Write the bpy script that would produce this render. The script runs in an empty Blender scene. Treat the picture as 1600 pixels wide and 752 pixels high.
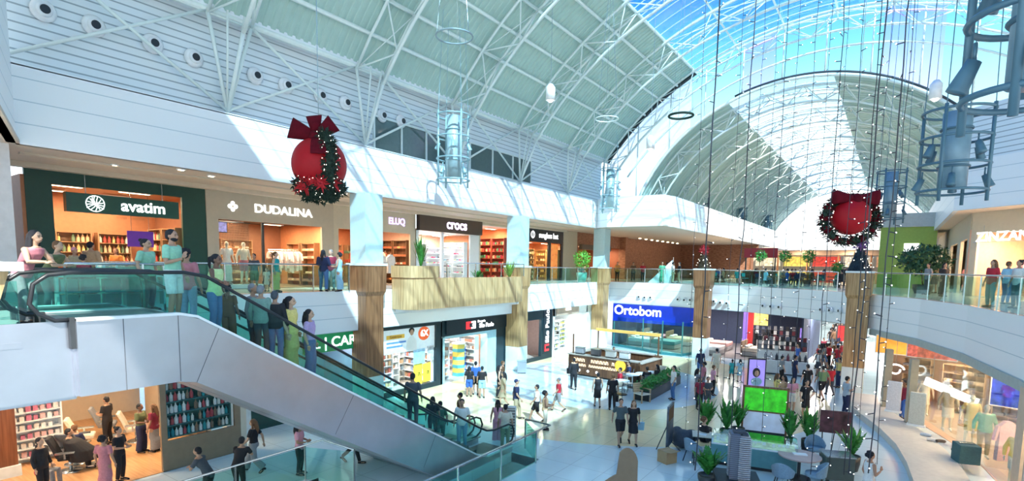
import bpy, math, random
from mathutils import Vector, Matrix
random.seed(7)
PI=math.pi; R=math.radians
sc=bpy.context.scene; col=sc.collection
# ---------------- camera ----------------
F=848.; CX=800.; CY=500.; PITCH=R(5.7); ROLL=R(0.9); YAW=R(34.9); EYE=Vector((0,0,6.6))
M3=(Matrix.Rotation(YAW,3,'Z')@Matrix.Rotation(PI/2-PITCH,3,'X')@Matrix.Rotation(ROLL,3,'Z'))
cd=bpy.data.cameras.new('camera'); cam=bpy.data.objects.new('camera',cd); col.objects.link(cam)
cam.matrix_world=Matrix.Translation(EYE)@M3.to_4x4()
cd.sensor_fit='HORIZONTAL'; cd.sensor_width=36; cd.lens=36*F/1600.; cd.shift_x=0; cd.shift_y=(500.-376.)/1600.
cd.clip_start=.05; cd.clip_end=900
sc.camera=cam
# ---------------- look, sky, sun ----------------
vs=sc.view_settings; vs.view_transform='Standard'; vs.look='None'; vs.gamma=1; vs.use_curve_mapping=False; vs.exposure=0.62
w=bpy.data.worlds.new('sky'); sc.world=w; w.use_nodes=True; nt=w.node_tree; nt.nodes.clear()
N=nt.nodes.new; L=nt.links.new
tc=N('ShaderNodeTexCoord'); sep=N('ShaderNodeSeparateXYZ'); L(tc.outputs['Generated'],sep.inputs[0])
cr=N('ShaderNodeValToRGB'); L(sep.outputs['Z'],cr.inputs[0])
e=cr.color_ramp.elements; e[0].position=0; e[0].color=(.85,.88,.9,1); e[1].position=1; e[1].color=(.03,.18,.55,1)
x=e.new(.14); x.color=(.86,.97,1,1)
x=e.new(.33); x.color=(.20,.52,.74,1)
x=e.new(.42); x.color=(.03,.21,.62,1)
nz=N('ShaderNodeTexNoise'); nz.inputs['Scale'].default_value=2.2; nz.inputs['Detail'].default_value=7
mp=N('ShaderNodeMapping'); mp.inputs['Scale'].default_value=(1,1,2.5); L(tc.outputs['Generated'],mp.inputs[0]); L(mp.outputs[0],nz.inputs[0])
c2=N('ShaderNodeValToRGB'); L(nz.outputs[0],c2.inputs[0]); c2.color_ramp.elements[0].position=.60; c2.color_ramp.elements[1].position=.85
mx=N('ShaderNodeMix'); mx.data_type='RGBA'; L(c2.outputs[0],mx.inputs[0]); L(cr.outputs[0],mx.inputs[6]); mx.inputs[7].default_value=(.6,.85,1,1)
bg=N('ShaderNodeBackground'); L(mx.outputs[2],bg.inputs[0]); bg.inputs[1].default_value=1.5
ow=N('ShaderNodeOutputWorld'); L(bg.outputs[0],ow.inputs[0])
sl=bpy.data.lights.new('sun','SUN'); so=bpy.data.objects.new('sun',sl); col.objects.link(so)
sl.energy=7.5; sl.angle=R(.6); sl.color=(1,.96,.88)
so.rotation_euler=Vector((-.56,.42,-.72)).to_track_quat('-Z','Y').to_euler(); so.location=(20,-10,60)

# ---------------- helpers ----------------
def ray(px,py):
    return M3@Vector(((px-CX)/F,-(py-CY)/F,-1.))
def at(px,py,ax,v):
    d=ray(px,py); i='xyz'.index(ax); t=(v-EYE[i])/d[i]; return EYE+d*t
def depth(p): return -(M3.transposed()@(Vector(p)-EYE)).z
MATS={}
def mat(name,c,rough=.5,metal=0,var=.06,scale=6,emit=0,ec=None,spec=.5):
    if name in MATS: return MATS[name]
    m=bpy.data.materials.new(name); m.use_nodes=True; t=m.node_tree; b=t.nodes['Principled BSDF']
    b.inputs['Roughness'].default_value=rough; b.inputs['Metallic'].default_value=metal
    b.inputs['Specular IOR Level'].default_value=spec
    n=t.nodes.new('ShaderNodeTexNoise'); n.inputs['Scale'].default_value=scale; n.inputs['Detail'].default_value=4
    g=t.nodes.new('ShaderNodeTexCoord'); t.links.new(g.outputs['Object'],n.inputs[0])
    r=t.nodes.new('ShaderNodeValToRGB'); t.links.new(n.outputs[0],r.inputs[0])
    r.color_ramp.elements[0].position=.3; r.color_ramp.elements[1].position=.7
    r.color_ramp.elements[0].color=tuple(max(0,k*(1-var)) for k in c)+(1,); r.color_ramp.elements[1].color=tuple(min(1,k*(1+var)) for k in c)+(1,)
    t.links.new(r.outputs[0],b.inputs['Base Color'])
    if emit:
        b.inputs['Emission Color'].default_value=tuple(ec or c)+(1,); b.inputs['Emission Strength'].default_value=emit
    MATS[name]=m; return m
def striped(name,c1,c2,axis,period,width,rough=.5,metal=0,bump=.0,noise=0):
    """repeating grooves along one object axis"""
    m=bpy.data.materials.new(name); m.use_nodes=True; t=m.node_tree; b=t.nodes['Principled BSDF']
    b.inputs['Roughness'].default_value=rough; b.inputs['Metallic'].default_value=metal
    g=t.nodes.new('ShaderNodeTexCoord'); s=t.nodes.new('ShaderNodeSeparateXYZ'); t.links.new(g.outputs['Object'],s.inputs[0])
    d=t.nodes.new('ShaderNodeMath'); d.operation='DIVIDE'; t.links.new(s.outputs['XYZ'.index(axis)],d.inputs[0]); d.inputs[1].default_value=period
    f=t.nodes.new('ShaderNodeMath'); f.operation='FRACT'; t.links.new(d.outputs[0],f.inputs[0])
    l=t.nodes.new('ShaderNodeMath'); l.operation='LESS_THAN'; t.links.new(f.outputs[0],l.inputs[0]); l.inputs[1].default_value=width/period
    x=t.nodes.new('ShaderNodeMix'); x.data_type='RGBA'; t.links.new(l.outputs[0],x.inputs[0]); x.inputs[6].default_value=tuple(c1)+(1,); x.inputs[7].default_value=tuple(c2)+(1,)
    t.links.new(x.outputs[2],b.inputs['Base Color']); MATS[name]=m; return m
def woodmat(name,c1,c2,rough=.45,sc_=(14,14,.7)):
    m=bpy.data.materials.new(name); m.use_nodes=True; t=m.node_tree; b=t.nodes['Principled BSDF']; b.inputs['Roughness'].default_value=rough
    g=t.nodes.new('ShaderNodeTexCoord'); p=t.nodes.new('ShaderNodeMapping'); p.inputs['Scale'].default_value=sc_; t.links.new(g.outputs['Object'],p.inputs[0])
    n=t.nodes.new('ShaderNodeTexNoise'); n.inputs['Scale'].default_value=1.; n.inputs['Detail'].default_value=5; t.links.new(p.outputs[0],n.inputs[0])
    r=t.nodes.new('ShaderNodeValToRGB'); t.links.new(n.outputs[0],r.inputs[0]); r.color_ramp.elements[0].position=.35; r.color_ramp.elements[1].position=.65
    r.color_ramp.elements[0].color=tuple(c1)+(1,); r.color_ramp.elements[1].color=tuple(c2)+(1,); t.links.new(r.outputs[0],b.inputs['Base Color'])
    MATS[name]=m; return m
def glassmat(name,tint,gl=.08,rough=.02):
    m=bpy.data.materials.new(name); m.use_nodes=True; t=m.node_tree; t.nodes.clear()
    o=t.nodes.new('ShaderNodeOutputMaterial'); a=t.nodes.new('ShaderNodeBsdfTransparent'); a.inputs[0].default_value=tuple(tint)+(1,)
    g=t.nodes.new('ShaderNodeBsdfGlossy'); g.inputs['Roughness'].default_value=rough; g.inputs[0].default_value=(.9,1,1,1)
    lw=t.nodes.new('ShaderNodeLayerWeight'); lw.inputs[0].default_value=.5; fr=t.nodes.new('ShaderNodeMath'); fr.operation='POWER'; t.links.new(lw.outputs['Facing'],fr.inputs[0]); fr.inputs[1].default_value=4.5
    n=t.nodes.new('ShaderNodeTexNoise'); n.inputs['Scale'].default_value=.8
    ma=t.nodes.new('ShaderNodeMath'); ma.operation='MULTIPLY_ADD'; t.links.new(n.outputs[0],ma.inputs[0]); ma.inputs[1].default_value=gl; t.links.new(fr.outputs[0],ma.inputs[2])
    x=t.nodes.new('ShaderNodeMixShader'); t.links.new(ma.outputs[0],x.inputs[0]); t.links.new(a.outputs[0],x.inputs[1]); t.links.new(g.outputs[0],x.inputs[2]); t.links.new(x.outputs[0],o.inputs[0])
    MATS[name]=m; return m
class MB:
    def __init__(s,xf=None): s.v=[];s.f=[];s.xf=xf
    def add(s,vs,fs):
        k=len(s.v)
        s.v+= [tuple(s.xf@Vector(p)) for p in vs] if s.xf is not None else [tuple(p) for p in vs]
        s.f+=[tuple(i+k for i in f) for f in fs]; return s
    def box(s,x0,x1,y0,y1,z0,z1):
        return s.add([(x0,y0,z0),(x1,y0,z0),(x1,y1,z0),(x0,y1,z0),(x0,y0,z1),(x1,y0,z1),(x1,y1,z1),(x0,y1,z1)],
            [(0,3,2,1),(4,5,6,7),(0,1,5,4),(1,2,6,5),(2,3,7,6),(3,0,4,7)])
    def quad(s,a,b,c,d): return s.add([a,b,c,d],[(0,1,2,3)])
    def loft(s,rings,cap=True,closed=False):
        n=len(rings[0]); vs=[p for r in rings for p in r]; fs=[]
        m=len(rings)
        for i in range(m if closed else m-1):
            for j in range(n):
                a=i*n+j;b=i*n+(j+1)%n;c=((i+1)%m)*n+(j+1)%n;d=((i+1)%m)*n+j; fs.append((a,b,c,d))
        if cap and not closed: fs.append(tuple(range(n-1,-1,-1))); fs.append(tuple((m-1)*n+j for j in range(n)))
        return s.add(vs,fs)
    def path(s,pts,rad,n=6,closed=False,ref=None,flat=1.):
        pts=[Vector(p) for p in pts]; m=len(pts)
        if not hasattr(rad,'__len__'): rad=[rad]*m
        rings=[]; prev=None
        for i,p in enumerate(pts):
            a=pts[(i-1)%m] if (i>0 or closed) else p; b=pts[(i+1)%m] if (i<m-1 or closed) else p
            d=(b-a); d=d.normalized() if d.length>1e-9 else Vector((0,0,1))
            if prev is None:
                h=Vector(ref) if ref else (Vector((0,0,1)) if abs(d.z)<.9 else Vector((0,1,0)))
                u=d.cross(h).normalized()
            else: u=(prev-d*prev.dot(d)).normalized()
            prev=u; v=d.cross(u)
            r=rad[i]; rx,ry=(r if hasattr(r,'__len__') else (r,r*flat))
            rings.append([p+u*math.cos(2*PI*j/n)*rx+v*math.sin(2*PI*j/n)*ry for j in range(n)])
        return s.loft(rings,True,closed)
    def tube(s,a,b,r,n=6): return s.path([a,b],r,n)
    def cyl(s,x,y,z0,z1,r,n=16,r1=None):
        r1=r if r1 is None else r1
        return s.loft([[(x+rr*math.cos(2*PI*j/n),y+rr*math.sin(2*PI*j/n),z) for j in range(n)] for rr,z in((r,z0),(r1,z1))])
    def lathe(s,x,y,prof,n=16):
        return s.loft([[(x+rr*math.cos(2*PI*j/n),y+rr*math.sin(2*PI*j/n),z) for j in range(n)] for rr,z in prof])
    def ball(s,c,r,n=12,m=8):
        rx,ry,rz=r if hasattr(r,'__len__') else (r,r,r)
        rings=[]
        for i in range(m+1):
            t=PI*(i+.02)/(m+.04); rings.append([(c[0]+rx*math.sin(t)*math.cos(2*PI*j/n),c[1]+ry*math.sin(t)*math.sin(2*PI*j/n),c[2]-rz*math.cos(t)) for j in range(n)])
        return s.loft(rings)
    def torus(s,c,RR,r,n=32,k=6,ry=None):
        return s.path([(c[0]+RR*math.cos(2*PI*i/n),c[1]+(ry or RR)*math.sin(2*PI*i/n),c[2]) for i in range(n)],r,k,closed=True,ref=(0,0,1))
    def prism(s,poly,z0,z1):
        n=len(poly); vs=[(x,y,z0) for x,y in poly]+[(x,y,z1) for x,y in poly]
        return s.add(vs,[tuple(range(n-1,-1,-1)),tuple(range(n,2*n))]+[(i,(i+1)%n,n+(i+1)%n,n+i) for i in range(n)])
    def wallpath(s,pts,z0,z1,th):
        """thin upright strip following pts"""
        P=[Vector((p[0],p[1],0)) for p in pts]; o=[]
        for i,p in enumerate(P):
            d=(P[min(i+1,len(P)-1)]-P[max(i-1,0)]).normalized(); o.append(p+Vector((-d.y,d.x,0))*th)
        a=[(p.x,p.y) for p in P]; b=[(p.x,p.y) for p in o]
        for i in range(len(a)-1): s.prism([a[i],a[i+1],b[i+1],b[i]],z0,z1)
        return s
    def mesh(s,name):
        me=bpy.data.meshes.new(name); me.from_pydata(s.v,[],s.f); me.validate(); 
        import bmesh
        b=bmesh.new(); b.from_mesh(me); bmesh.ops.recalc_face_normals(b,faces=b.faces); b.to_mesh(me); b.free(); return me
    def build(s,name,m,parent=None,smooth=False,bevel=0):
        me=s.mesh(name); return obj(name,me,m,parent,smooth,bevel)
def obj(name,me,m,parent=None,smooth=False,bevel=0):
    if not me.materials: me.materials.append(m)
    if smooth:
        for p in me.polygons: p.use_smooth=True
    o=bpy.data.objects.new(name,me); col.objects.link(o); o.parent=parent
    if bevel:
        b=o.modifiers.new('bevel','BEVEL'); b.width=bevel; b.segments=2; b.limit_method='ANGLE'
    return o
def tag(o,label,cat,group=None,kind=None):
    o['label']=label; o['category']=cat
    if group:o['group']=group
    if kind:o['kind']=kind
    return o
def thing(name,label,cat,loc=(0,0,0),rz=0,group=None,scale=1):
    o=bpy.data.objects.new(name,None); o.empty_display_size=.2; col.objects.link(o); o.location=loc; o.rotation_euler=(0,0,rz); o.scale=(scale,)*3
    return tag(o,label,cat,group)
def struct(name,mb,m,smooth=False):
    o=mb.build(name,m,None,smooth); o['kind']='structure'; return o
KIDS={}
def dup(o,loc,rz=0,label=None,group=None,scale=None,parent=None):
    c=o.copy(); col.objects.link(c); c.location=loc; c.rotation_euler=(0,0,rz)
    if scale: c.scale=(scale,)*3 if not hasattr(scale,'__len__') else scale
    if label:c['label']=label
    if group:c['group']=group
    for ch in (KIDS.get(o.name) or list(o.children)):
        d=ch.copy(); col.objects.link(d); d.parent=c
        for g in ch.children:
            q=g.copy(); col.objects.link(q); q.parent=d
    return c
def text(s,size,m,parent,loc,rz=0,ext=.03,name='lettering',bold=0,align='CENTER',rx=PI/2,sx=1):
    cu=bpy.data.curves.new('t','FONT'); cu.body=s; cu.size=size; cu.extrude=ext; cu.align_x=align; cu.align_y='CENTER'; cu.offset=bold
    t=bpy.data.objects.new('t',cu); col.objects.link(t); bpy.context.view_layer.update()
    me=bpy.data.meshes.new_from_object(t.evaluated_get(bpy.context.evaluated_depsgraph_get())); bpy.data.objects.remove(t)
    me.materials.clear(); me.materials.append(m)
    o=bpy.data.objects.new(name,me); col.objects.link(o); o.parent=parent; o.location=loc; o.rotation_euler=(rx,0,rz); o.scale=(sx,1,1); return o
def marks(w,h,n,m,parent,loc,r=.02,name='lettering',seed=1):
    """row of small looped strokes standing for writing too blurred to read"""
    q=random.Random(seed); mb=MB(); x=-w/2; dx=w/n
    for i in range(n):
        if q.random()<.15: x+=dx; continue
        k=q.choice((1,1,.7)); mb.path([(x+dx*.1,0,-h/2),(x+dx*.15,0,h/2*k),(x+dx*.6,0,h/2*k*.8),(x+dx*.7,0,-h/2)],r,5); x+=dx
    o=mb.build(name,m,parent); o.location=loc; return o
# ---------------- materials ----------------
WHITE=mat('white_paint',(.86,.91,.94),.45,var=.02)
FASC=striped('fascia_white',(.88,.92,.94),(.52,.62,.68),'Z',.6,.025,.4)
SLAT=striped('slat_white',(.76,.84,.88),(.34,.42,.46),'Z',.24,.045,.45)
STEEL=mat('white_steel',(.78,.88,.86),.4,var=.03)
BEIGE=mat('beige_soffit',(.62,.54,.45),.7,var=.03)
CREAM=mat('cream_wall',(.68,.60,.48),.7,var=.03)
MINT=mat('mint_corrugated',(.44,.62,.57),.45,var=.05,scale=1.5)
COLM=mat('pale_blue_column',(.50,.68,.72),.5,var=.04)
BASEM=mat('white_column_base',(.74,.84,.86),.4,var=.03)
WOOD=woodmat('oak_slats',(.30,.17,.07),(.55,.36,.17))
WOODD=woodmat('brown_wood',(.16,.07,.03),(.30,.15,.07))
BRICK=woodmat('brick_red',(.26,.11,.06),(.46,.22,.13),.7,(3,9,9))
BRUSH=mat('brushed_steel',(.52,.54,.60),.30,.85,var=.05,scale=2)
CHROME=mat('rail_steel',(.55,.60,.62),.25,.9)
RIG=mat('rig_grey_blue',(.08,.17,.23),.45,.2)
BLACK=mat('black_rubber',(.02,.022,.025),.35)
DARK=mat('dark_panel',(.04,.045,.05),.5)
DGREEN=mat('dark_green_panel',(.008,.06,.045),.5)
NAVY=mat('ink_panel',(.008,.03,.04),.4)
GLASS=glassmat('balustrade_glass',(.70,.92,.88),.06)
GLASSE=glassmat('escalator_glass',(.58,.88,.83),.08)
GLASSC=glassmat('clear_glass',(.93,.97,.97),.0)
SKYG=glassmat('blue_skylight_glass',(.45,.70,.88),.02)
GABG=glassmat('gable_glass',(.66,.84,.88),.02)
LAVG=glassmat('lavender_glass',(.85,.68,.95),.02)
FROST=mat('frosted_white_panel',(.85,.88,.9),.6,emit=.0)
LETW=mat('white_letters',(.95,.95,.95),.4,emit=1.2,ec=(1,1,1))
LAMPW=mat('warm_lamp',(1,.8,.55),.4,emit=9,ec=(1,.78,.5))
LAMPC=mat('cool_lamp',(1,1,1),.4,emit=7,ec=(1,.96,.9))
GREENL=mat('leaf_green',(.05,.26,.04),.5,var=.4,scale=9)
LEAFD=mat('dark_leaf',(.02,.09,.035),.5,var=.4,scale=9)
RED=mat('red_velvet',(.30,.004,.012),.75,var=.15,scale=14)
DRED=mat('dark_red_velvet',(.11,.002,.01),.85,var=.2,spec=.2)
GARL=mat('garland_green',(.012,.035,.022),.8,var=.6,scale=30)
GOLD=mat('gold_bauble',(.85,.72,.5),.25,.6)
TILE=mat('store_floor',(.60,.56,.50),.25,var=.04)
# ================= STRUCTURE =================
def floormat():
    m=bpy.data.materials.new('polished_tile'); m.use_nodes=True; t=m.node_tree; b=t.nodes['Principled BSDF']; Nn=t.nodes.new; l=t.links.new
    g=Nn('ShaderNodeTexCoord'); s=Nn('ShaderNodeVectorMath'); s.operation='SUBTRACT'; l(g.outputs['Object'],s.inputs[0]); s.inputs[1].default_value=(-13.5,28.5,0)
    ln=Nn('ShaderNodeVectorMath'); ln.operation='LENGTH'; l(s.outputs[0],ln.inputs[0])
    r=Nn('ShaderNodeValToRGB'); d=Nn('ShaderNodeMath'); d.operation='DIVIDE'; l(ln.outputs['Value'],d.inputs[0]); d.inputs[1].default_value=20; l(d.outputs[0],r.inputs[0])
    e=r.color_ramp.elements; r.color_ramp.interpolation='CONSTANT'; W=(.66,.80,.84,1); B=(.88,.74,.46,1)  # W: white tile with the skylight's cyan reflection mixed into its colour
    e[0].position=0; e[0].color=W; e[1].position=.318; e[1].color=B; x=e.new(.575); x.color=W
    br=Nn('ShaderNodeTexBrick'); br.offset=0; br.inputs['Scale'].default_value=1; br.inputs['Mortar Size'].default_value=.008; br.inputs['Brick Width'].default_value=1.2; br.inputs['Row Height'].default_value=1.2
    br.inputs['Color1'].default_value=(1,1,1,1); br.inputs['Color2'].default_value=(.93,.93,.93,1); br.inputs['Mortar'].default_value=(.55,.58,.6,1); l(g.outputs['Object'],br.inputs[0])
    mx=Nn('ShaderNodeMix'); mx.data_type='RGBA'; mx.blend_type='MULTIPLY'; mx.inputs[0].default_value=1; l(r.outputs[0],mx.inputs[6]); l(br.outputs[0],mx.inputs[7]); l(mx.outputs[2],b.inputs['Base Color'])
    n=Nn('ShaderNodeTexNoise'); n.inputs['Scale'].default_value=.6; l(g.outputs['Object'],n.inputs[0]); mr=Nn('ShaderNodeMapRange'); mr.inputs[3].default_value=.06; mr.inputs[4].default_value=.2; l(n.outputs[0],mr.inputs[0]); l(mr.outputs[0],b.inputs['Roughness'])
    b.inputs['Specular IOR Level'].default_value=.7
    return m
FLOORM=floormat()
WFLOOR=woodmat('warm_wood_floor',(.55,.28,.12),(.72,.42,.2),.3,(1,12,1))
CEILZ=9.66; UP=5.4; SL=3.6
# lower floor: leaves the escalator void open (x -14.1..-9.6, y 3..10.3)
VX0,VX1,VY0,VY1=-14.1,-9.5,2,15.4
mb=MB()
for a in ((-40,VX0,-8,110),(VX1,16,-8,110),(VX0,VX1,VY1,110),(VX0,VX1,-8,VY0),(VX0,-10.68,9.9,VY1)): mb.box(a[0],a[1],a[2],a[3],-.35,0)
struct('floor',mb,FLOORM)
mb=MB().box(-18,-6,0,18,-5.2,-5.0); struct('floor_basement',mb,mat('basement_tile',(.30,.22,.18),.4))
mb=MB(); mb.box(VX0-.02,VX0,VY0,VY1,-5,-.02); mb.box(VX1,VX1+.02,VY0,VY1,-5,-.02); mb.box(VX0,VX1,VY1,VY1+.02,-5,-.02); struct('wall_void',mb,mat('void_wall',(.5,.55,.55),.5))
# upper slab edge curve
curve=[(3.3,-.3),(3.35,8),(3.3,16),(3.2,20.6),(2.35,26.1),(1.1,30.4),(-.77,34.0),(-2.6,36.6),(-4.8,38.7),(-8.2,40.7),(-11.5,41.7),(-15.5,42.2),(-19.5,42.3)]
def slabpieces(z0,z1,mb):
    for i in range(3,len(curve)-1):
        a,b=curve[i],curve[i+1]
        if i<6: mb.prism([a,(16,a[1]),(16,b[1]),b],z0,z1)
        else: mb.prism([a,(a[0]+(14.77+1.2)*0+0,100) ,(b[0],100),b],z0,z1)
    mb.prism([(-.77,34.0),(16,34.0),(16,100),(-.77,100)],z0,z1)
    for i in range(0,3): a,b=curve[i],curve[i+1]; mb.prism([a,(16,a[1]),(16,b[1]),b],z0,z1)
    mb.prism([(-30,42.3),(-19.5,42.3),(-19.5,100),(-30,100)],z0,z1)
    mb.prism([(-30,6.3),(-19.5,6.3),(-19.5,42.3),(-30,42.3)],z0,z1)
    zz=max(z0,4.35); mb.prism([(-30,-7),(-10.9,-7),(-10.9,3.2),(-14.2,3.2),(-14.2,6.3),(-19.5,6.3),(-30,6.3)],zz,z1)
    mb.prism([(-10.9,-7),(16,-7),(16,-.3),(-10.9,-.3)],zz,z1)
    return mb
struct('ceiling_lower',slabpieces(SL,UP-.01,MB()),FASC)
struct('trim_7',MB().box(-10.9,-10.86,-7,3.08,4.35,UP+.2).box(-30,-10.9,-7,3.1,4.3,4.35),BRUSH)
struct('floor_upper',slabpieces(UP-.01,UP,MB()),mat('upper_tile',(.62,.60,.56),.18,var=.04,scale=.8))
# ---- left bulkhead ----
mb=MB(); mb.box(-19.7,-19.5,4.6,40,CEILZ,11.75)
mb.wallpath([(-13.6,2.8),(-19.5,4.6)],CEILZ,15.9,.2); 
mb.wallpath([(-19.5,39.5),(-18.2,38.6),(-14,38.9),(-13.6,40.5),(-13.6,100)],CEILZ,11.9,.2)
struct('wall_left',mb,FASC)
mb=MB(); mb.box(-20.15,-20.0,4,41,11.75,15.2); struct('wall_left_upper',mb,SLAT)
mb=MB(); mb.box(-20.15,-19.5,4.6,40,11.72,11.78); mb.box(-20.4,-19.42,-6,41,15.02,15.28); mb.box(-20.9,-20.3,4,41,15.3,15.6); struct('trim_1',mb,WHITE)
mb=MB(); mb.prism([(-23.4,-6),(-19.6,-6),(-19.6,39.6),(-18.2,38.8),(-13.8,39),(-13.8,100),(-23.4,100)],CEILZ,CEILZ+.1)
mb.prism([(-19.6,-6),(-19.6,4.7),(-13.7,2.9),(-13.7,-6)],CEILZ,CEILZ+.1)
struct('ceiling_walkway',mb,BEIGE)
mb=MB(); mb.box(-23.2,-22.8,5,40.6,9.5,9.66); mb.box(-21.1,-20.9,5,39,9.6,9.67); struct('trim_2',mb,CREAM)
mb=MB(); 
for y0,y1,z0,z1 in ((17.3,22.4,11.9,13.3),(24.2,30.5,12.0,13.4)): mb.box(-20.02,-19.97,y0,y1,z0,z1)
struct('window_1',mb,mat('dark_pane',(.10,.16,.16),.1))
mb=MB()
for y0,y1,z0,z1 in ((17.3,22.4,11.9,13.3),(24.2,30.5,12.0,13.4)):
    for k in range(4): y=y0+(y1-y0)*k/3; mb.box(-20.0,-19.9,y-.04,y+.04,z0,z1)
    mb.box(-20,-19.9,y0,y1,z1,z1+.08); mb.box(-20,-19.9,y0,y1,z0-.08,z0)
o=struct('window_2',mb,STEEL)
# near end wall of the walkway
mb=MB(); mb.box(-20.9,-19.75,2.2,4.5,UP,CEILZ); mb.box(-30,-20.9,2.2,2.6,UP,CEILZ); struct('wall_near',mb,mat('pale_grey_wall',(.62,.63,.64),.6))
# ---- right side upper ----
mb=MB(); rb=[(2.2,100),(2.2,34.5),(4.5,32.3),(8,28),(10.5,22),(11.5,14)]
mb.wallpath(rb,CEILZ-.05,11.9,.2); struct('wall_right',mb,FASC)
mb=MB(); mb.wallpath([(p[0]+.15,p[1]) for p in rb[1:]],11.9,14.4,.2); struct('wall_right_upper',mb,SLAT)
mb=MB(); mb.prism([(2.25,100),(2.25,34.5),(4.5,32.4),(8,28.1),(10.5,22.1),(11.5,14),(16,14),(16,100)],CEILZ,CEILZ+.1); struct('ceiling_right',mb,CREAM)
# ---- vault ----
VC=(-4.,3.64); VR=19.25
def vp(t,r,y,c=VC): return (c[0]+r*math.sin(t),y,c[1]+r*math.cos(t))
TL=-53.8*PI/180; TG=27*PI/180; Y0=-6; YE=41.2
def corr(t0,t1,nt,y0,y1,c,r,name,period=.34,amp=.045):
    mb=MB(); ys=[]; y=y0
    while y<y1-1e-3: ys+=[(y,0),(y+period*.5,0),(y+period*.6,amp),(y+period*.9,amp)]; y+=period
    ys.append((y1,0)); vs=[];fs=[]
    for i,(y,d) in enumerate(ys):
        for k in range(nt+1): vs.append(vp(t0+(t1-t0)*k/nt,r+d,y,c))
    for i in range(len(ys)-1):
        for k in range(nt): a=i*(nt+1)+k; fs.append((a,a+1,a+nt+2,a+nt+1))
    mb.add(vs,fs); return struct(name,mb,MINT)
YG=4.8; corr(-TG,TG,12,Y0,YG,VC,VR,'ceiling_vault_sunblock'); corr(TL,-TG,14,Y0,YE,VC,VR,'ceiling_vault_left'); corr(TG,-TL,14,Y0,YE,VC,VR,'ceiling_vault_right')  # near cap is unseen, added to keep sun off the near left wall
# skylight glass
def glasssheet(t0,t1,nt,y0,y1,c,r,name,m):
    mb=MB(); vs=[vp(t0+(t1-t0)*k/nt,r,y,c) for y in (y0,y1) for k in range(nt+1)]
    mb.add(vs,[(k,k+1,nt+2+k,nt+1+k) for k in range(nt)]); return struct(name,mb,m,True)
glasssheet(-TG,TG,24,YG,YE,VC,VR+.05,'window_3',SKYG)
mb=MB()
y=YG
while y<YE:
    mb.path([vp(-TG+2*TG*k/20,VR+.02,y) for k in range(21)],.03,4); y+=1.03
for k in range(7): t=-TG+2*TG*k/6; mb.tube(vp(t,VR,YG),vp(t,VR,YE),.06,4)
fr=mb.build('glazing_bar',STEEL,bpy.data.objects['window_3'])
mb=MB()
for k in range(7):
    t=TL+(-TG-TL)*k/6
    for s_ in (1,-1): mb.tube(vp(t*s_,VR-.08,Y0),vp(t*s_,VR-.08,YE),.085,6)
struct('trim_3',mb,STEEL)
# ---- trusses ----
NT=12
def arch_truss(c,r,t0,t1,y,dep,hw,n,rad,feet,label,name='roof_truss',grp='arched roof trusses of the main vault'):
    th=thing(name,label,'roof truss',(c[0],y,c[1]),0,grp)
    q=lambda t,rr,dy:(rr*math.sin(t),dy,rr*math.cos(t))
    for s_ in (-1,1):
        MB().path([q(t0+(t1-t0)*k/(2*n),r,s_*hw) for k in range(2*n+1)],rad,6).build('top_chord',STEEL,th,True)
    MB().path([q(t0+(t1-t0)*k/(2*n),r-dep,0) for k in range(2*n+1)],rad*1.15,6).build('bottom_chord',STEEL,th,True)
    mb=MB()
    for k in range(n+1):
        t=t0+(t1-t0)*k/n; a,b=q(t,r,-hw),q(t,r,hw)
        mb.tube(a,b,rad*.6,5)
        for tt in (t-(t1-t0)/n/2,t+(t1-t0)/n/2):
            if t0-1e-6<=tt<=t1+1e-6:
                cc=q(tt,r-dep,0); mb.tube(a,cc,rad*.55,5); mb.tube(b,cc,rad*.55,5)
        if k<n:
            t2=t0+(t1-t0)*(k+1)/n; mb.tube(a,q(t2,r,hw),rad*.4,4)
    mb.build('lattice',STEEL,th,True)
    if feet:
        mb=MB(); 
        for sx,tt in ((-1,t0),(1,t1)):
            foot=(sx*(19.75+c[0]) if sx<0 else q(tt,r,0)[0],0,11.9-c[1])
            if sx>0: continue
            foot=(-19.72-c[0],0,11.85-c[1])
            mb.tube(foot,q(tt,r-dep,0),rad*1.1,6)
            for s_ in(-1,1): mb.tube(foot,q(tt,r,s_*hw),rad*1.0,6); mb.tube(foot,(q(tt,r-dep,0)[0]-.4,s_*hw*.4,15-c[1]),rad*.6,5)
        mb.build('foot_strut',STEEL,th,True)
    return th
TY=[4.4,10.45,16.6,22.75,28.9,35.05,40.9]
words=['nearest the camera','second from the camera, ending above the first store','third from the camera, above the red bauble','fourth from the camera','fifth from the camera, beside the white pendant','sixth from the camera','last one against the glazed end gable']
for i,y in enumerate(TY):
    if i==0: continue
    arch_truss(VC,VR-.25,TL,-TL,y,1.0,.75,12,.066,True,'white arched roof truss, '+words[i])
# wall braces between feet
mb=MB()
for i in range(len(TY)-1):
    a,b=TY[i],TY[i+1]
    th=thing('wall_brace','white crossed tube brace on the slatted left wall, bay %s'%('nearest the camera','second from the camera','third, behind the red bauble','fourth, beside the first lamp cage','fifth from the camera','farthest from the camera')[i],'brace',(-19.72,(a+b)/2,11.9),0,'crossed braces of the left wall')
    h=(b-a)/2
    MB().tube((.3,h-.7,3.1),(0,-h,0),.055,6).build('tube',STEEL,th,True); MB().tube((.3,-h+.7,3.1),(0,h,0),.055,6).build('tube',STEEL,th,True)
mb=MB().tube((-19.45,4,15.0),(-19.45,41,15.0),.1,8); struct('trim_4',mb,STEEL,True)
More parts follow.
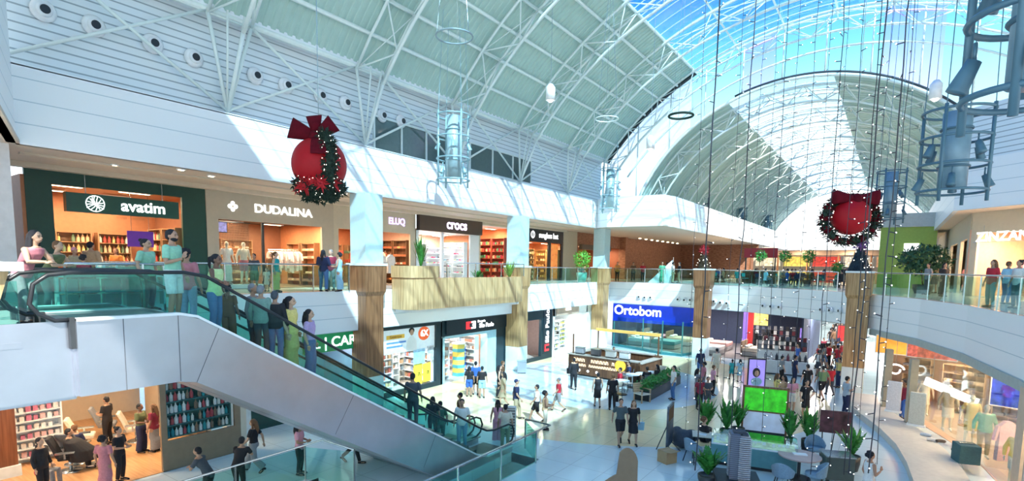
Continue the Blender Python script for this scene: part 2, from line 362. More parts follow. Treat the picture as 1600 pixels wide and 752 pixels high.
# ---- end gable ----
C2=(-5.8,7.3); R2=11.9
def frostmat():
    m=bpy.data.materials.new('frosted_glass'); m.use_nodes=True; t=m.node_tree; t.nodes.clear(); o=t.nodes.new('ShaderNodeOutputMaterial'); a=t.nodes.new('ShaderNodeBsdfTransparent'); b=t.nodes.new('ShaderNodeBsdfTranslucent'); b.inputs[0].default_value=(.95,.97,1,1); d=t.nodes.new('ShaderNodeBsdfDiffuse'); d.inputs[0].default_value=(.95,.95,.97,1)
    n=t.nodes.new('ShaderNodeTexNoise'); n.inputs['Scale'].default_value=.3; x=t.nodes.new('ShaderNodeMixShader'); x.inputs[0].default_value=.5; y=t.nodes.new('ShaderNodeMixShader'); t.links.new(n.outputs[0],y.inputs[0]); t.links.new(b.outputs[0],x.inputs[1]); t.links.new(d.outputs[0],x.inputs[2]); t.links.new(x.outputs[0],y.inputs[1]); t.links.new(a.outputs[0],y.inputs[2]); t.links.new(y.outputs[0],o.inputs[0]); return m
FROSTG=frostmat()
def a1(x): d=VR**2-(x-VC[0])**2; return VC[1]+math.sqrt(max(0,d))
def a2(x):
    d=R2**2-(x-C2[0])**2; return C2[1]+math.sqrt(d) if d>0 else 10.4
xs=[-19.5+31*k/62 for k in range(63)]
def strip(i0,i1,lo,hi,name,m):
    mb=MB()
    for i in range(i0,i1):
        a,b=xs[i],xs[i+1]
        za,zb=max(10.4,lo(a)),max(10.4,lo(b)); ya,yb=hi(a),hi(b)
        if ya<=za+.02 and yb<=zb+.02: continue
        mb.quad((a,YE,za),(b,YE,zb),(b,YE,max(yb,zb)),(a,YE,max(ya,za)))
    if mb.v: return struct(name,mb,m)
FROST=MATS['frosted_white_panel']
for k,(i0,i1) in enumerate(((0,13),(13,20),(20,24),(24,36),(36,42),(42,62))):
    strip(i0,i1,a2,a1,'window_%d'%(4+k),(FROSTG if k==0 else (LAVG if k in(2,4) else GABG)))
mb=MB()
for i in range(0,63,5):
    x=xs[i]; z0,z1=max(10.4,a2(x)),a1(x)
    if z1>z0: mb.tube((x,YE-.05,z0),(x,YE-.05,z1),.05,6)
for rr in (VR-.1,VR-2.2):
    pts=[vp(TL+(-TL-TL)*k/40,rr,YE-.1) for k in range(41)]; mb.path([p for p in pts if p[2]>10],.07,6)
mb.path([(C2[0]+R2*math.sin(t),YE-.1,C2[1]+R2*math.cos(t)) for t in [-1.3+2.6*k/40 for k in range(41)]],.12,6)
struct('window_frame',mb,STEEL,True)
mb=MB(); mb.path([vp(TL+(-TG-TL)*k/20,VR-.12,YE-.2) for k in range(21)],.12,6); mb.path([(C2[0]+(R2+.16)*math.sin(t),YE-.12,C2[1]+(R2+.16)*math.cos(t)) for t in [-.35+1.55*k/30 for k in range(31)]],.08,6); struct('trim_5',mb,mat('dark_gasket',(.04,.05,.06),.5),True)
# ---- second vault ----
YF=98
t2l=-1.3; g0=math.asin((-10.4-C2[0])/R2); g1=math.asin((-4.0-C2[0])/R2)
corr(t2l,g0,10,YE,YF,C2,R2,'ceiling_vault_far_left',.6,.05); corr(g1,1.3,14,YE,YF,C2,R2,'ceiling_vault_far_right',.6,.05)
glasssheet(g0,g1,12,YE,YF,C2,R2+.05,'window_10',SKYG2 if 'SKYG2' in globals() else GLASSC)
mb=MB(); y=YE
while y<YF: mb.path([vp(g0+(g1-g0)*k/8,R2,y,C2) for k in range(9)],.06,4); y+=2.1
mb.build('glazing_bar',STEEL,bpy.data.objects['window_10'])
y=43; k=0
wf=['first','second','third','fourth','fifth','sixth','seventh','eighth','ninth']
while y<YF-5:
    arch_truss(C2,R2-.2,-1.2,1.2,y,.9,.7,12,.07,False,'white arched truss under the far vault, %s beyond the gable'%wf[k],grp='arched roof trusses of the far vault'); y+=6.1; k+=1
# far gable, clear
mb=MB(); mb.quad((-18,YF,5.4),(7,YF,5.4),(7,YF,8.5),(-18,YF,8.5)); struct('wall_far',mb,WHITE)
# ================= PEOPLE =================
def V(*a): return Vector(a)
BASE=dict(dz=0,lean=0,  # torso offset
 hip=((-.095,0,.90),(.095,0,.90)), knee=((-.10,.03,.49),(.10,.03,.49)), ank=((-.11,-.02,.085),(.11,-.02,.085)), toe=(0,0),
 el=((-.25,-.03,1.13),(.25,-.03,1.13)), wr=((-.27,.06,.89),(.27,.06,.89)), hd=((0,.15,-1),(0,.15,-1)))
def PZ(**k): d=dict(BASE); d.update(k); return d
POSE={
 'stand':PZ(),
 'walk':PZ(knee=((-.09,-.04,.47),(.09,.20,.50)),ank=((-.09,-.34,.19),(.09,.31,.10)),toe=(-.7,.15),el=((-.24,.07,1.14),(.25,-.16,1.15)),wr=((-.22,.24,.96),(.26,-.20,.90)),hd=((0,.5,-1),(0,-.1,-1))),
 'stroll':PZ(knee=((-.09,.14,.49),(.09,-.02,.47)),ank=((-.10,.16,.09),(.09,-.24,.14)),toe=(.05,-.5),el=((-.25,-.12,1.14),(.24,.03,1.13)),wr=((-.27,-.12,.89),(.24,.19,.94)),hd=((0,0,-1),(0,.5,-1))),
 'phone':PZ(el=((-.25,-.02,1.12),(.23,.02,1.12)),wr=((-.24,.10,.88),(.10,.25,1.20)),hd=((0,.2,-1),(-.25,.3,.9))),
 'hold':PZ(el=((-.24,.03,1.12),(.24,.03,1.12)),wr=((-.10,.25,1.10),(.10,.25,1.10)),hd=((.5,.8,.2),(-.5,.8,.2))),
 'rail':PZ(lean=.20,el=((-.25,.30,1.13),(.25,.30,1.13)),wr=((-.04,.44,1.13),(.06,.46,1.13)),hd=((.9,.3,-.1),(-.9,.3,-.1)),hip=((-.095,-.06,.90),(.095,-.06,.90))),
 'akimbo':PZ(el=((-.40,-.10,1.15),(.25,-.03,1.13)),wr=((-.19,.06,1.00),(.27,.06,.89)),hd=((.6,.5,-.4),(0,.15,-1))),
 'reach':PZ(lean=.06,el=((-.25,-.02,1.13),(.36,.18,1.22)),wr=((-.26,.08,.90),(.44,.42,1.14)),hd=((0,.15,-1),(.1,.9,-.2))),
 'handoff':PZ(el=((-.25,-.03,1.13),(.33,.02,1.15)),wr=((-.27,.06,.89),(.42,.20,.97)),hd=((0,.15,-1),(.3,.6,-.5))),
 'sit':PZ(dz=-.42,hip=((-.095,0,.50),(.095,0,.50)),knee=((-.12,.42,.52),(.12,.42,.52)),ank=((-.12,.44,.085),(.12,.44,.085)),el=((-.25,.05,1.12),(.25,.05,1.12)),wr=((-.14,.26,1.08),(.14,.26,1.08)),hd=((.5,.8,0),(-.5,.8,0))),
 'mann':PZ(el=((-.27,-.04,1.14),(.27,-.04,1.14)),wr=((-.30,.04,.90),(.30,.04,.90))),
}
def torso(p,inf=0,z0=.84,z1=1.46,female=False):
    """elliptic rings hip to neck, in the pose"""
    dz=p['dz']; prof=[(.84,.150,.105),(.92,.168,.120),(1.00,.150,.110),(1.10,.135,.100),(1.22,.155,.115),(1.32,.170,.118),(1.38,.178,.105),(1.43,.135,.085),(1.46,.08,.07)]
    if female: prof=[(z,a*(1.03 if z<1 else .93),b*(1.04 if z<1.0 or 1.2<z<1.35 else .92)) for z,a,b in prof]
    rings=[]
    for z,a,b in prof:
        if z<z0-1e-6 or z>z1+1e-6: continue
        ly=p['lean']*max(0,(z-.9)/.5)**1.2+p['hip'][0][1]*max(0,1-(z-.84)/.5); n=18
        rings.append([((a+inf)*math.cos(2*PI*j/n),ly+(b+inf)*math.sin(2*PI*j/n),z+dz-(.06*p['lean']/.2 if z>1.2 else 0)) for j in range(n)])
    return rings
def sh(p,i): s=-1 if i==0 else 1; return V(s*.172,p['lean']*.95,1.395+p['dz']-.06*p['lean']/.2)
def remeshed(mb,vox,name,smooth=4):
    me=mb.mesh('tmp'); o=bpy.data.objects.new('tmp',me); col.objects.link(o)
    r=o.modifiers.new('r','REMESH'); r.mode='VOXEL'; r.voxel_size=vox; r.use_smooth_shade=True
    s=o.modifiers.new('s','SMOOTH'); s.factor=.5; s.iterations=smooth
    bpy.context.view_layer.update()
    m2=bpy.data.meshes.new_from_object(o.evaluated_get(bpy.context.evaluated_depsgraph_get())); m2.name=name
    bpy.data.objects.remove(o); bpy.data.meshes.remove(me); m2.materials.clear(); return m2
CACHE={}
def body_mesh(pose,fine,female):
    k=('body',pose,fine,female)
    if k in CACHE: return CACHE[k]
    p=POSE[pose]; mb=MB(); mb.loft(torso(p,0,female=female))
    ly=p['lean']; dz=p['dz']-.06*ly/.2; hy=ly*1.15
    mb.path([(0,ly*.95,1.40+dz),(0,ly*1.02+.0,1.48+dz),(0,hy+.01,1.56+dz)],[.062,.053,.052],10)
    # head: skull, jaw, nose, ears
    mb.ball((0,hy+.015,1.635+dz),(.074,.092,.098),16,12); mb.ball((0,hy+.045,1.575+dz),(.055,.062,.055),14,10)
    mb.ball((0,hy+.115,1.605+dz),(.013,.018,.022),8,6)
    mb.ball((0,hy+.098,1.572+dz),(.025,.014,.012),8,6)
    for s in(-1,1): mb.ball((s*.077,hy+.005,1.61+dz),(.012,.022,.03),8,6)
    for i in(0,1):
        s_=sh(p,i); e=V(*p['el'][i]); w_=V(*p['wr'][i]);
        if p['dz'] : e.z+=p['dz']; w_.z+=p['dz']+.0
        mb.path([s_+V(0,0,.0),s_.lerp(e,.35),s_.lerp(e,.8),e,e.lerp(w_,.3),e.lerp(w_,.8),w_],[.052,.047,.040,.038,.038,.028,.025],10)
        mb.ball(tuple(s_),(.055,.055,.05),10,8)
        hd=V(*p['hd'][i]).normalized(); side=V(0,1,0) if abs(hd.y)<.7 else V(0,0,1)
        side=(side-hd*side.dot(hd)).normalized(); nrm=hd.cross(side)
        palm=w_+hd*.05
        mb.path([w_,w_+hd*.03,w_+hd*.085],[(.024,.018),(.038,.015),(.036,.012)],10,ref=tuple(nrm)) if False else mb.ball(tuple(palm),.034,8,6)
        for f in range(4):
            b=w_+hd*.08+side*(.027-.018*f); ln=(.068,.078,.072,.055)[f]
            cdir=(hd+nrm*(.25 if i else -.25)).normalized()
            mb.path([w_+hd*.045+side*(.02-.014*f),b,b+hd*ln*.5,b+hd*ln*.5+cdir*ln*.5],[.012,.0095,.009,.0075],6)
        tb=w_+hd*.03+side*.028; mb.path([w_+hd*.02+side*.01,tb,tb+(side*.7+hd).normalized()*.035,tb+(side*.3+hd).normalized()*.065],[.014,.012,.010,.008],6)
        h=V(*p['hip'][i]); kn=V(*p['knee'][i]); a=V(*p['ank'][i])
        mb.path([h+V(0,0,.03),h.lerp(kn,.25),h.lerp(kn,.75),kn,kn.lerp(a,.3),kn.lerp(a,.8),a],[.092,.088,.063,.056,.056,.040,.036],12)
        t=p['toe'][i]; td=V(0,math.cos(t),math.sin(t))
        mb.path([a+V(0,-.035,-.035),a+td*.06+V(0,0,-.042),a+td*.17+V(0,0,-.055)],[(.036,.035),(.042,.03),(.036,.02)],10)
    m=remeshed(mb,.0065 if fine else .0115,'body',2 if fine else 1); CACHE[k]=m; return m
def top_mesh(pose,kind,female):
    k=('top',pose,kind,female)
    if k in CACHE: return CACHE[k]
    p=POSE[pose]; mb=MB(); z0={'crop':1.02}.get(kind,.90 if not p['dz'] else .92)
    inf=.020 if kind!='jacket' else .034
    rs=torso(p,inf,.84 if z0<.95 else 1.0,1.43,female); mb.loft(rs)
    for i in(0,1):
        s_=sh(p,i); e=V(*p['el'][i]); w_=V(*p['wr'][i]); e.z+=p['dz']; w_.z+=p['dz']
        if kind=='tank': mb.ball(tuple(s_+V(-.03 if i else .03,0,.0)),(.05,.06,.05),10,8); continue
        mb.ball(tuple(s_),(.072,.072,.066),10,8)
        if kind=='tee' or kind=='crop': mb.path([s_,s_.lerp(e,.35),s_.lerp(e,.72)],[.070,.066,.064],10)
        else: mb.path([s_,s_.lerp(e,.5),e,e.lerp(w_,.5),e.lerp(w_,.93)],[.070,.060,.055,.050,.042],10)
    m=remeshed(mb,.014,'top',2); CACHE[k]=m; return m
def bottom_mesh(pose,kind,female):
    k=('bot',pose,kind,female)
    if k in CACHE: return CACHE[k]
    p=POSE[pose]; mb=MB()
    if kind in('trousers','shorts','wide'):
        mb.loft(torso(p,.022 if kind!='trousers' else .016,.84,1.0,female))
        for i in(0,1):
            h=V(*p['hip'][i]); kn=V(*p['knee'][i]); a=V(*p['ank'][i])
            if kind=='shorts': mb.path([h+V(0,0,.02),h.lerp(kn,.4),h.lerp(kn,.88)],[.105,.100,.090],12)
            elif kind=='trousers': mb.path([h+V(0,0,.02),h.lerp(kn,.3),kn,kn.lerp(a,.5),kn.lerp(a,.96)],[.103,.098,.072,.066,.056],12)
            else: mb.path([h+V(0,0,.02),h.lerp(kn,.3),kn,kn.lerp(a,.5),kn.lerp(a,.98)],[.105,.105,.098,.105,.112],12)
    else:
        L={'skirt':.52,'dress':.50,'long_skirt':.12,'long_dress':.10}[kind]; n=20; rings=[]
        if p['dz']:
            mb.loft(torso(p,.02,.84,1.0,female))
            for i in(0,1): h=V(*p['hip'][i]); kn=V(*p['knee'][i]); a=V(*p['ank'][i]); mb.path([h,kn]+([kn.lerp(a,.8)] if L<.3 else []),[.12,.10]+([.10] if L<.3 else []),12)
            mb.box(-.12,.12,.02,.38,.44,.58)
        else:
            ks=[V(*q) for q in p['knee']]; an=[V(*q) for q in p['ank']]
            for t in range(9):
                z=1.0-(1.0-L)*t/8; q=t/8; fl=(.0+.20*q if L<.3 else .10*q)
                if z>.49: cy=(ks[0].y+ks[1].y)/2*(.9-z)/.41 if z<.9 else 0; sp=abs(ks[0].y-ks[1].y)/2*max(0,(.9-z)/.41)
                else: cy=(an[0].y+an[1].y)/2; sp=abs(an[0].y-an[1].y)/2*.8
                rings.append([((.168 if q>.1 else .15)*math.cos(2*PI*j/n)*(1+fl*1.1)*(1+.04*math.sin(5*2*PI*j/n)*q),cy+p['hip'][0][1]*(1-q)+(.128+sp+fl*.12)*math.sin(2*PI*j/n)*(1+.04*math.cos(7*2*PI*j/n)*q),z) for j in range(n)])
            mb.loft(rings)
    m=remeshed(mb,.014,'bottom',2); CACHE[k]=m; return m
def hair_mesh(kind,pose):
    p=POSE[pose]; ly=p['lean']; k=('hair',kind,ly,p['dz'])
    if k in CACHE: return CACHE[k]
    dz=p['dz']-.06*ly/.2; hy=ly*1.15; mb=MB()
    mb.ball((0,hy-.010,1.662+dz),(.086,.095,.088),16,12)
    if kind!='cap': mb.ball((0,hy-.04,1.62+dz),(.080,.068,.085),14,10)
    if kind=='long': 
        mb.path([(0,hy-.05,1.66+dz),(0,hy-.085,1.54+dz),(0,hy-.105,1.42+dz),(0,hy-.10,1.27+dz)],[(.085,.06),(.088,.05),(.085,.04),(.05,.025)],12,ref=(1,0,0))
        for s in(-1,1): mb.path([(s*.06,hy+.0,1.66+dz),(s*.082,hy-.01,1.58+dz),(s*.085,hy-.02,1.46+dz),(s*.075,hy-.03,1.36+dz)],[.03,.028,.03,.02],8)
    if kind=='curly':
        random.seed(3)
        for q in range(40):
            t=random.random()*2*PI; u=random.uniform(-.5,1); r=math.sqrt(max(0,1-u*u)); y_=math.sin(t)*r
            if y_>.35 and u<.5: continue
            mb.ball((.1*math.cos(t)*r,hy-.025+.1*y_,1.645+dz+.1*u),.035,7,5)
    if kind=='bun': mb.ball((0,hy-.10,1.71+dz),(.05,.045,.045),10,8)
    if kind=='pony': mb.path([(0,hy-.08,1.68+dz),(0,hy-.14,1.66+dz),(0,hy-.15,1.52+dz),(0,hy-.13,1.40+dz)],[.03,.035,.032,.012],8)
    if kind=='cap': mb.ball((0,hy+.09,1.672+dz),(.065,.07,.010),12,6)
    m=remeshed(mb,.009,'hair',2); CACHE[k]=m; return m
def shoe_mesh(pose,i):
    k=('shoe',pose,i)
    if k in CACHE: return CACHE[k]
    p=POSE[pose]; a=V(*p['ank'][i]); t=p['toe'][i]; td=V(0,math.cos(t),math.sin(t)); mb=MB()
    mb.path([a+V(0,-.055,-.04),a+V(0,0,-.036),a+td*.09+V(0,0,-.045),a+td*.18+V(0,0,-.058),a+td*.21+V(0,0,-.06)],[(.034,.04),(.042,.045),(.047,.036),(.040,.026),(.02,.018)],12,ref=(1,0,0))
    CACHE[k]=mb.mesh('shoe'); return CACHE[k]
def eyes_mesh(pose,s,kind):
    p=POSE[pose]; ly=p['lean']; dz=p['dz']-.06*ly/.2; hy=ly*1.15; k=('eye',kind,s,ly,p['dz'])
    if k in CACHE: return CACHE[k]
    mb=MB()
    if kind=='eye': mb.ball((s*.030,hy+.094,1.622+dz),(.014,.008,.0075),10,6)
    elif kind=='brow': mb.path([(s*.015,hy+.103,1.640+dz),(s*.032,hy+.102,1.646+dz),(s*.050,hy+.088,1.640+dz)],.0045,5)
    elif kind=='beard': mb.ball((0,hy+.044,1.560+dz),(.062,.068,.048),14,8)
    else: mb.path([(-.022,hy+.108,1.570+dz),(0,hy+.113,1.571+dz),(.022,hy+.108,1.570+dz)],[.003,.0055,.003],6)
    CACHE[k]=mb.mesh(kind); return CACHE[k]
def cmat(c,kind='cloth'):
    if isinstance(c,str): c=CL[c]
    c=tuple(round(float(x),3) for x in c); return mat('%s_%02x%02x%02x'%(kind,int(c[0]*255),int(c[1]*255),int(c[2]*255)),c,.8 if kind!='skin' else .5,var=.10 if kind!='skin' else .04,scale=22)
SK={'l':(.66,.42,.31),'m':(.46,.26,.17),'d':(.20,.10,.065),'t':(.55,.34,.23)}
CL=dict(black=(.015,.015,.02),navy=(.02,.03,.09),white=(.78,.78,.76),grey=(.25,.26,.28),red=(.5,.02,.04),maroon=(.25,.02,.05),pink=(.75,.35,.45),blue=(.05,.15,.5),lblue=(.35,.6,.75),jean=(.08,.18,.38),ljean=(.28,.45,.6),green=(.08,.34,.2),mint=(.3,.62,.45),lime=(.62,.80,.38),yellow=(.82,.66,.22),mustard=(.62,.5,.18),khaki=(.42,.34,.22),tan=(.5,.33,.2),purple=(.38,.26,.55),teal=(.02,.42,.45),cream=(.75,.68,.55),olive=(.14,.17,.08),dgrey=(.07,.08,.1),brown=(.16,.08,.04),orange=(.7,.25,.06),rose=(.55,.20,.24))
def person(loc,rz,label,pose='stand',top=('tee','white'),bot=('trousers','jean'),hair=('short','black'),skin='m',h=1.70,fem=False,fine=False,group=None,shoes='black',cat='person',bulk=1.):
    s=h/1.73; o=thing('person' if cat=='person' else 'mannequin',label,cat,loc,rz,group,1); o.scale=(s*bulk,s*bulk,s)
    sk=cmat(SK[skin],'skin') if skin in SK else cmat(CL[skin],'skin')
    def part(n,me,m):
        if not me.materials: me.materials.append(m)
        c=bpy.data.objects.new(n,me); col.objects.link(c); c.parent=o; c.material_slots[0].link='OBJECT'; c.material_slots[0].material=m
        for q in (me.polygons if not me.get('sm') else []): q.use_smooth=True
        me['sm']=1; return c
    part('body',body_mesh(pose,fine,fem),sk)
    cc=lambda c: cmat(CL[c] if isinstance(c,str) else c)
    if bot: part({'trousers':'trousers','wide':'trousers','shorts':'shorts'}.get(bot[0],'skirt'),bottom_mesh(pose,bot[0],fem),cc(bot[1]))
    if top: part('top',top_mesh(pose,top[0],fem),cc(top[1]))
    if hair: part('hair' if hair[0]!='cap' else 'cap',hair_mesh(hair[0],pose),cc(hair[1]))
    if shoes:
        for i in(0,1): part('shoe',shoe_mesh(pose,i),cc(shoes))
    if fine:
        for s_ in(-1,1): part('eye',eyes_mesh(pose,s_,'eye'),cc('black')); part('eyebrow',eyes_mesh(pose,s_,'brow'),cc('black'))
        part('mouth',eyes_mesh(pose,0,'mouth'),cc((.35,.1,.09)))
    if 'beard' in label and 'bearded man in' in label: part('beard',eyes_mesh(pose,0,'beard'),cc('black'))
    return o
DIR={'away':YAW,'cam':YAW+PI,'left':YAW+PI/2,'right':YAW-PI/2}
def dr(d): return DIR[d] if isinstance(d,str) else YAW+R(d)
def pf(px,py,label,face='away',z=0,**k):
    """person whose feet are seen at px,py on the floor of height z"""
    p=at(px,py,'z',z); return person(p,dr(face),label,k.pop('pose','stand'),**k)
def ph(px,py,label,face='away',z=0,h=1.70,**k):
    """person whose head top is seen at px,py"""
    p=at(px,py,'z',z+h*.985); return person((p.x,p.y,z),dr(face),label,k.pop('pose','stand'),h=h,**k)
# ================= ESCALATORS =================
def prof(off,y0,yb,yl,y1,zt,zl):
    return [(y0,zt+off),(yb,zt+off),(yl,zl+off),(y1,zl+off)]
def escalator(x0,x1,label):
    th=thing('escalator',label,'escalator',((x0+x1)/2,3.1,0),0,'pair of escalators'); ox=(x0+x1)/2; xf=Matrix.Translation((-ox,-3.1,0))
    w=.09
    for xa in (x0,x1-w):
        mb=MB(xf); pts=[(3.1,5.62),(4.64,5.62),(4.95,5.55),(13.5,.42),(14.0,.24),(15.5,.22),(15.5,0.01),(12.05,0.01),(4.9,4.30),(4.6,4.36),(3.1,4.36)]
        a=[(xa,y,z) for y,z in pts]; b=[(xa+w,y,z) for y,z in pts]; n=len(pts)
        # quads strip by pairing top and bottom to keep it planar
        mb.add(a+b,[tuple(range(n)),tuple(range(2*n-1,n-1,-1))]+[(i,(i+1)%n,n+(i+1)%n,n+i) for i in range(n)])
        mb.build('side_cladding',BRUSH,th)
        m2=MB(xf); tp=[(3.1,5.62),(4.64,5.62),(4.95,5.55),(13.5,.42),(14.0,.24),(15.5,.22)]
        m2.loft([[(xa-.012,y,z-.02),(xa+w+.05,y,z-.02),(xa+w+.05,y,z+.03),(xa-.012,y,z+.03)] for y,z in tp]); m2.build('deck_trim',mat('white_trim',(.82,.86,.88),.3),th)
        seam=MB(xf)
        for (ya,za,yb,zb) in ((3.75,4.36,3.75,5.6),(4.62,4.37,4.62,5.6),(4.9,4.3,5.35,5.3),(8.0,2.5,8.55,3.35),(11.0,.75,11.5,1.6)):
            seam.path([(xa-.004 if xa==x0 else xa+w+.004,ya,za),(xa-.004 if xa==x0 else xa+w+.004,yb,zb)],.006,4)
        seam.build('panel_seam',mat('seam_grey',(.10,.11,.13),.6),th)
    mb=MB(xf); mb.loft([[(x0+w,y,z),(x1-w,y,z),(x1-w,y,z+.06),(x0+w,y,z+.06)] for y,z in ((3.1,4.36),(4.6,4.36),(4.9,4.30),(12.05,.01))]); mb.box(x0+w,x1-w,3.06,3.1,4.36,5.4); mb.build('soffit_panel',BRUSH,th)
    # steps
    mb=MB(xf); mb.box(x0+.25,x1-.25,3.1,5.25,5.3,5.42); mb.box(x0+.25,x1-.25,14.55,15.6,-.05,.02)
    y=5.25; z=5.4; n=23; dy=(14.6-5.25)/n; dz=5.4/n
    for i in range(n): mb.box(x0+.3,x1-.3,y+dy*i,y+dy*(i+1)+.02,z-dz*(i+1)-.25,z-dz*(i+1))
    mb.build('steps',mat('step_grey',(.16,.17,.18),.4,.6),th)
    for xa in (x0+.1,x1-.1):
        sk=MB(xf); sk.loft([[(xa-.1,y,z),(xa+.1,y,z),(xa+.1,y,z+.04),(xa-.1,y,z+.04)] for y,z in ((3.1,5.6),(4.7,5.6),(5.0,5.5),(13.5,.4),(14.1,.22),(15.5,.22))]); sk.build('skirt',mat('skirt_grey',(.3,.33,.35),.35,.5),th)
        ln=[(2.56,5.9),(2.62,6.2),(2.80,6.34),(3.1,6.38),(4.8,6.38),(5.2,6.30),(13.6,1.33),(14.1,1.08),(14.5,1.0),(15.35,1.0),(15.6,.90),(15.72,.65),(15.6,.38),(15.35,.27),(15.1,.24)]
        lo=[(2.56,5.9),(2.62,5.75),(2.80,5.66),(3.1,5.62)]
        g=MB(xf); poly=ln[0:1]+ln[1:]+[(14.0,.24),(13.5,.42),(4.95,5.55),(4.64,5.62),(3.1,5.62),(2.8,5.66),(2.62,5.75)]
        # glass as vertical panels
        def zr(y):
            for (a,b),(c,d) in zip(ln[:10],ln[1:11]):
                if a<=y<=c: return b+(d-b)*(y-a)/(c-a)
            return .7
        def zb(y):
            p=[(2.56,5.85),(3.1,5.62),(4.64,5.62),(4.95,5.55),(13.5,.42),(14.0,.24),(15.7,.24)]
            for (a,b),(c,d) in zip(p,p[1:]):
                if a<=y<=c: return b+(d-b)*(y-a)/(c-a)
            return .24
        ys=[2.6,2.8,3.1,4.64,4.8,4.95,5.2,6.6,8.0,9.4,10.8,12.2,13.5,13.6,14.1,14.5,15.35,15.6]
        for a,b in zip(ys,ys[1:]): g.quad((xa,a,zb(a)),(xa,b,zb(b)),(xa,b,zr(b)),(xa,a,zr(a)))
        g.build('glass_balustrade',GLASSE,th)
        h=MB(xf); loop=[(3.1,5.62),(2.86,5.62),(2.66,5.74)]+ln
        h.path([(xa,y,z) for y,z in loop],.034,8,ref=(1,0,0)); h.build('handrail',BLACK,th,True)
        nw=MB(xf); nw.box(xa-.05,xa+.05,3.03,3.10,5.15,5.66); nw.build('newel_post',DARK,th)
    return th
escalator(-12.35,-10.7,'near escalator with brushed steel side descending from the upper landing to the lower floor')
escalator(-14.1,-12.5,'farther escalator of the pair, next to the railing over the void')
# small info frame on newel of lower landing
t=thing('sign_stand','striped notice panel on a post at the foot of the escalators','sign',(-11.3,16.15,0),YAW)
MB().box(-.2,.2,-.02,.02,.25,1.35).build('notice_panel',striped('notice_stripes',(.62,.58,.52),(.15,.13,.12),'Z',.11,.05),t); MB().box(-.24,-.2,-.03,.03,0,1.42).box(.2,.24,-.03,.03,0,1.42).box(-.24,.24,-.03,.03,1.35,1.42).build('frame',mat('frame_white',(.8,.8,.8),.4),t)

# ================= RAILINGS =================
def railing(pts,z,h,label,step=1.8,glass=GLASS,gname='glass_panel',name='glass_railing',grp=None,cap=.03,below=0):
    P=[Vector((p[0],p[1])) for p in pts]; th=thing(name,label,'railing',(P[0].x,P[0].y,z),0,grp); xf=Matrix.Translation((-P[0].x,-P[0].y,-z))
    MB(xf).path([(p.x,p.y,z+h) for p in P],cap,8).build('handrail',CHROME,th,True)
    # resample
    segs=[(b-a).length for a,b in zip(P,P[1:])]; L_=sum(segs); n=max(1,round(L_/step))
    def pt(s):
        for a,b,l in zip(P,P[1:],segs):
            if s<=l+1e-6: return a.lerp(b,s/l)
            s-=l
        return P[-1]
    q=[pt(L_*i/n) for i in range(n+1)]
    for i in range(n):
        a,b=q[i],q[i+1]; d=(b-a).normalized()*.03; a2,b2=a+d,b-d
        nn=Vector((-d.y,d.x)).normalized()*.006
        g=MB(xf); g.prism([tuple(a2+nn),tuple(b2+nn),tuple(b2-nn),tuple(a2-nn)],z+.04-below,z+h-.06); g.build(gname,glass,th)
    for i,p in enumerate(q):
        m=MB(xf).box(p.x-.02,p.x+.02,p.y-.02,p.y+.02,z-below,z+h); m.build('post',CHROME,th)
    return th
railing([(-19.45,6.4),(-19.45,15.4)],UP,1.12,'long glass railing along the left walkway before the beige clothing store')
railing([(-19.45,28.9),(-19.45,40.2)],UP,1.12,'glass railing along the left walkway in front of the sunglasses store')
railing([(p[0],p[1]) for p in curve[7:][::-1]],UP,1.12,'glass railing on the far side, in front of the food court and brick front',1.6)
railing([(-1.2,34.3),(1.0,30.8),(2.25,26.3),(3.1,20.8),(3.2,16),(3.25,9)],UP,1.12,'curved glass railing on the right, in front of the white ZINZANE letters',1.7)
railing([(-19.4,6.2),(-14.3,6.2),(-14.3,4.0)],UP,1.1,'short glass railing across the upper landing, in front of the dark green store',1.6)
t=thing('edge_glass','frameless glass panel at the landing edge below the marble counter','glass panel',(-10.88,1.2,UP-.15),0); MB().box(-.008,.008,-1.4,1.25,0,1.0).build('pane',GLASSE,t); MB().box(-.03,.03,-1.4,1.25,-.03,.06).build('shoe_rail',BRUSH,t)
railing([(-14.2,1),(-14.2,10.15),(-12.7,10.15)],0,1.1,'lower glass railing with steel posts where people lean over the escalator void',2.2)
railing([(-9.4,3),(-9.4,15.9),(-10.5,16.0)],0,1.1,'green glass guard around the foot of the near escalator',2.0,GLASSE)
# ================= COLUMNS =================
def column(x,y,zt,label,top=True,w=1.0,wd=WOOD):
    th=thing('column',label,'column',(x,y,0),0,'mall columns')
    MB().box(-w/2,w/2,-w/2,w/2,0,1.5).build('base',BASEM,th,bevel=.03)
    MB().prism([(-w/2,-w/2),(w/2,-w/2),(w/2,w/2),(-w/2,w/2)],1.5,5.25).build('wood_cladding',wd,th)
    MB().loft([[(s*k,t*k,z) for s,t in((-1,-1),(1,-1),(1,1),(-1,1))] for k,z in ((w/2+.0,5.15),(w/2+.09,5.35),(w/2+.12,6.5))]).build('wood_cap',wd,th)
    MB().box(-w/2-.15,w/2+.15,-w/2-.15,w/2+.15,6.5,6.6).build('ledge',BASEM,th)
    if top: MB().box(-w/2,w/2,-w/2,w/2,6.6,zt).build('shaft',COLM,th)
    return th
for px,lab in ((572,'pale blue upper column with brown wood cladding below, left of the oak planter'),(808,'pale blue column at the right end of the oak planter'),(939,'column beside the bright blue mattress store sign')):
    p=at(px,400,'x',-19.5); column(-19.45,p.y,CEILZ,lab,True,wd=WOODD if px==572 else WOOD)
p=at(1097,500,'y',41.0); column(p.x,41.0,0,'wood column with a small red tree on top, right of the mattress store',False,wd=WOODD)
p=at(1344,500,'y',34.2); column(p.x-.15,34.2,0,'wood column with a dark blue tree on top, near the curved shop',False)
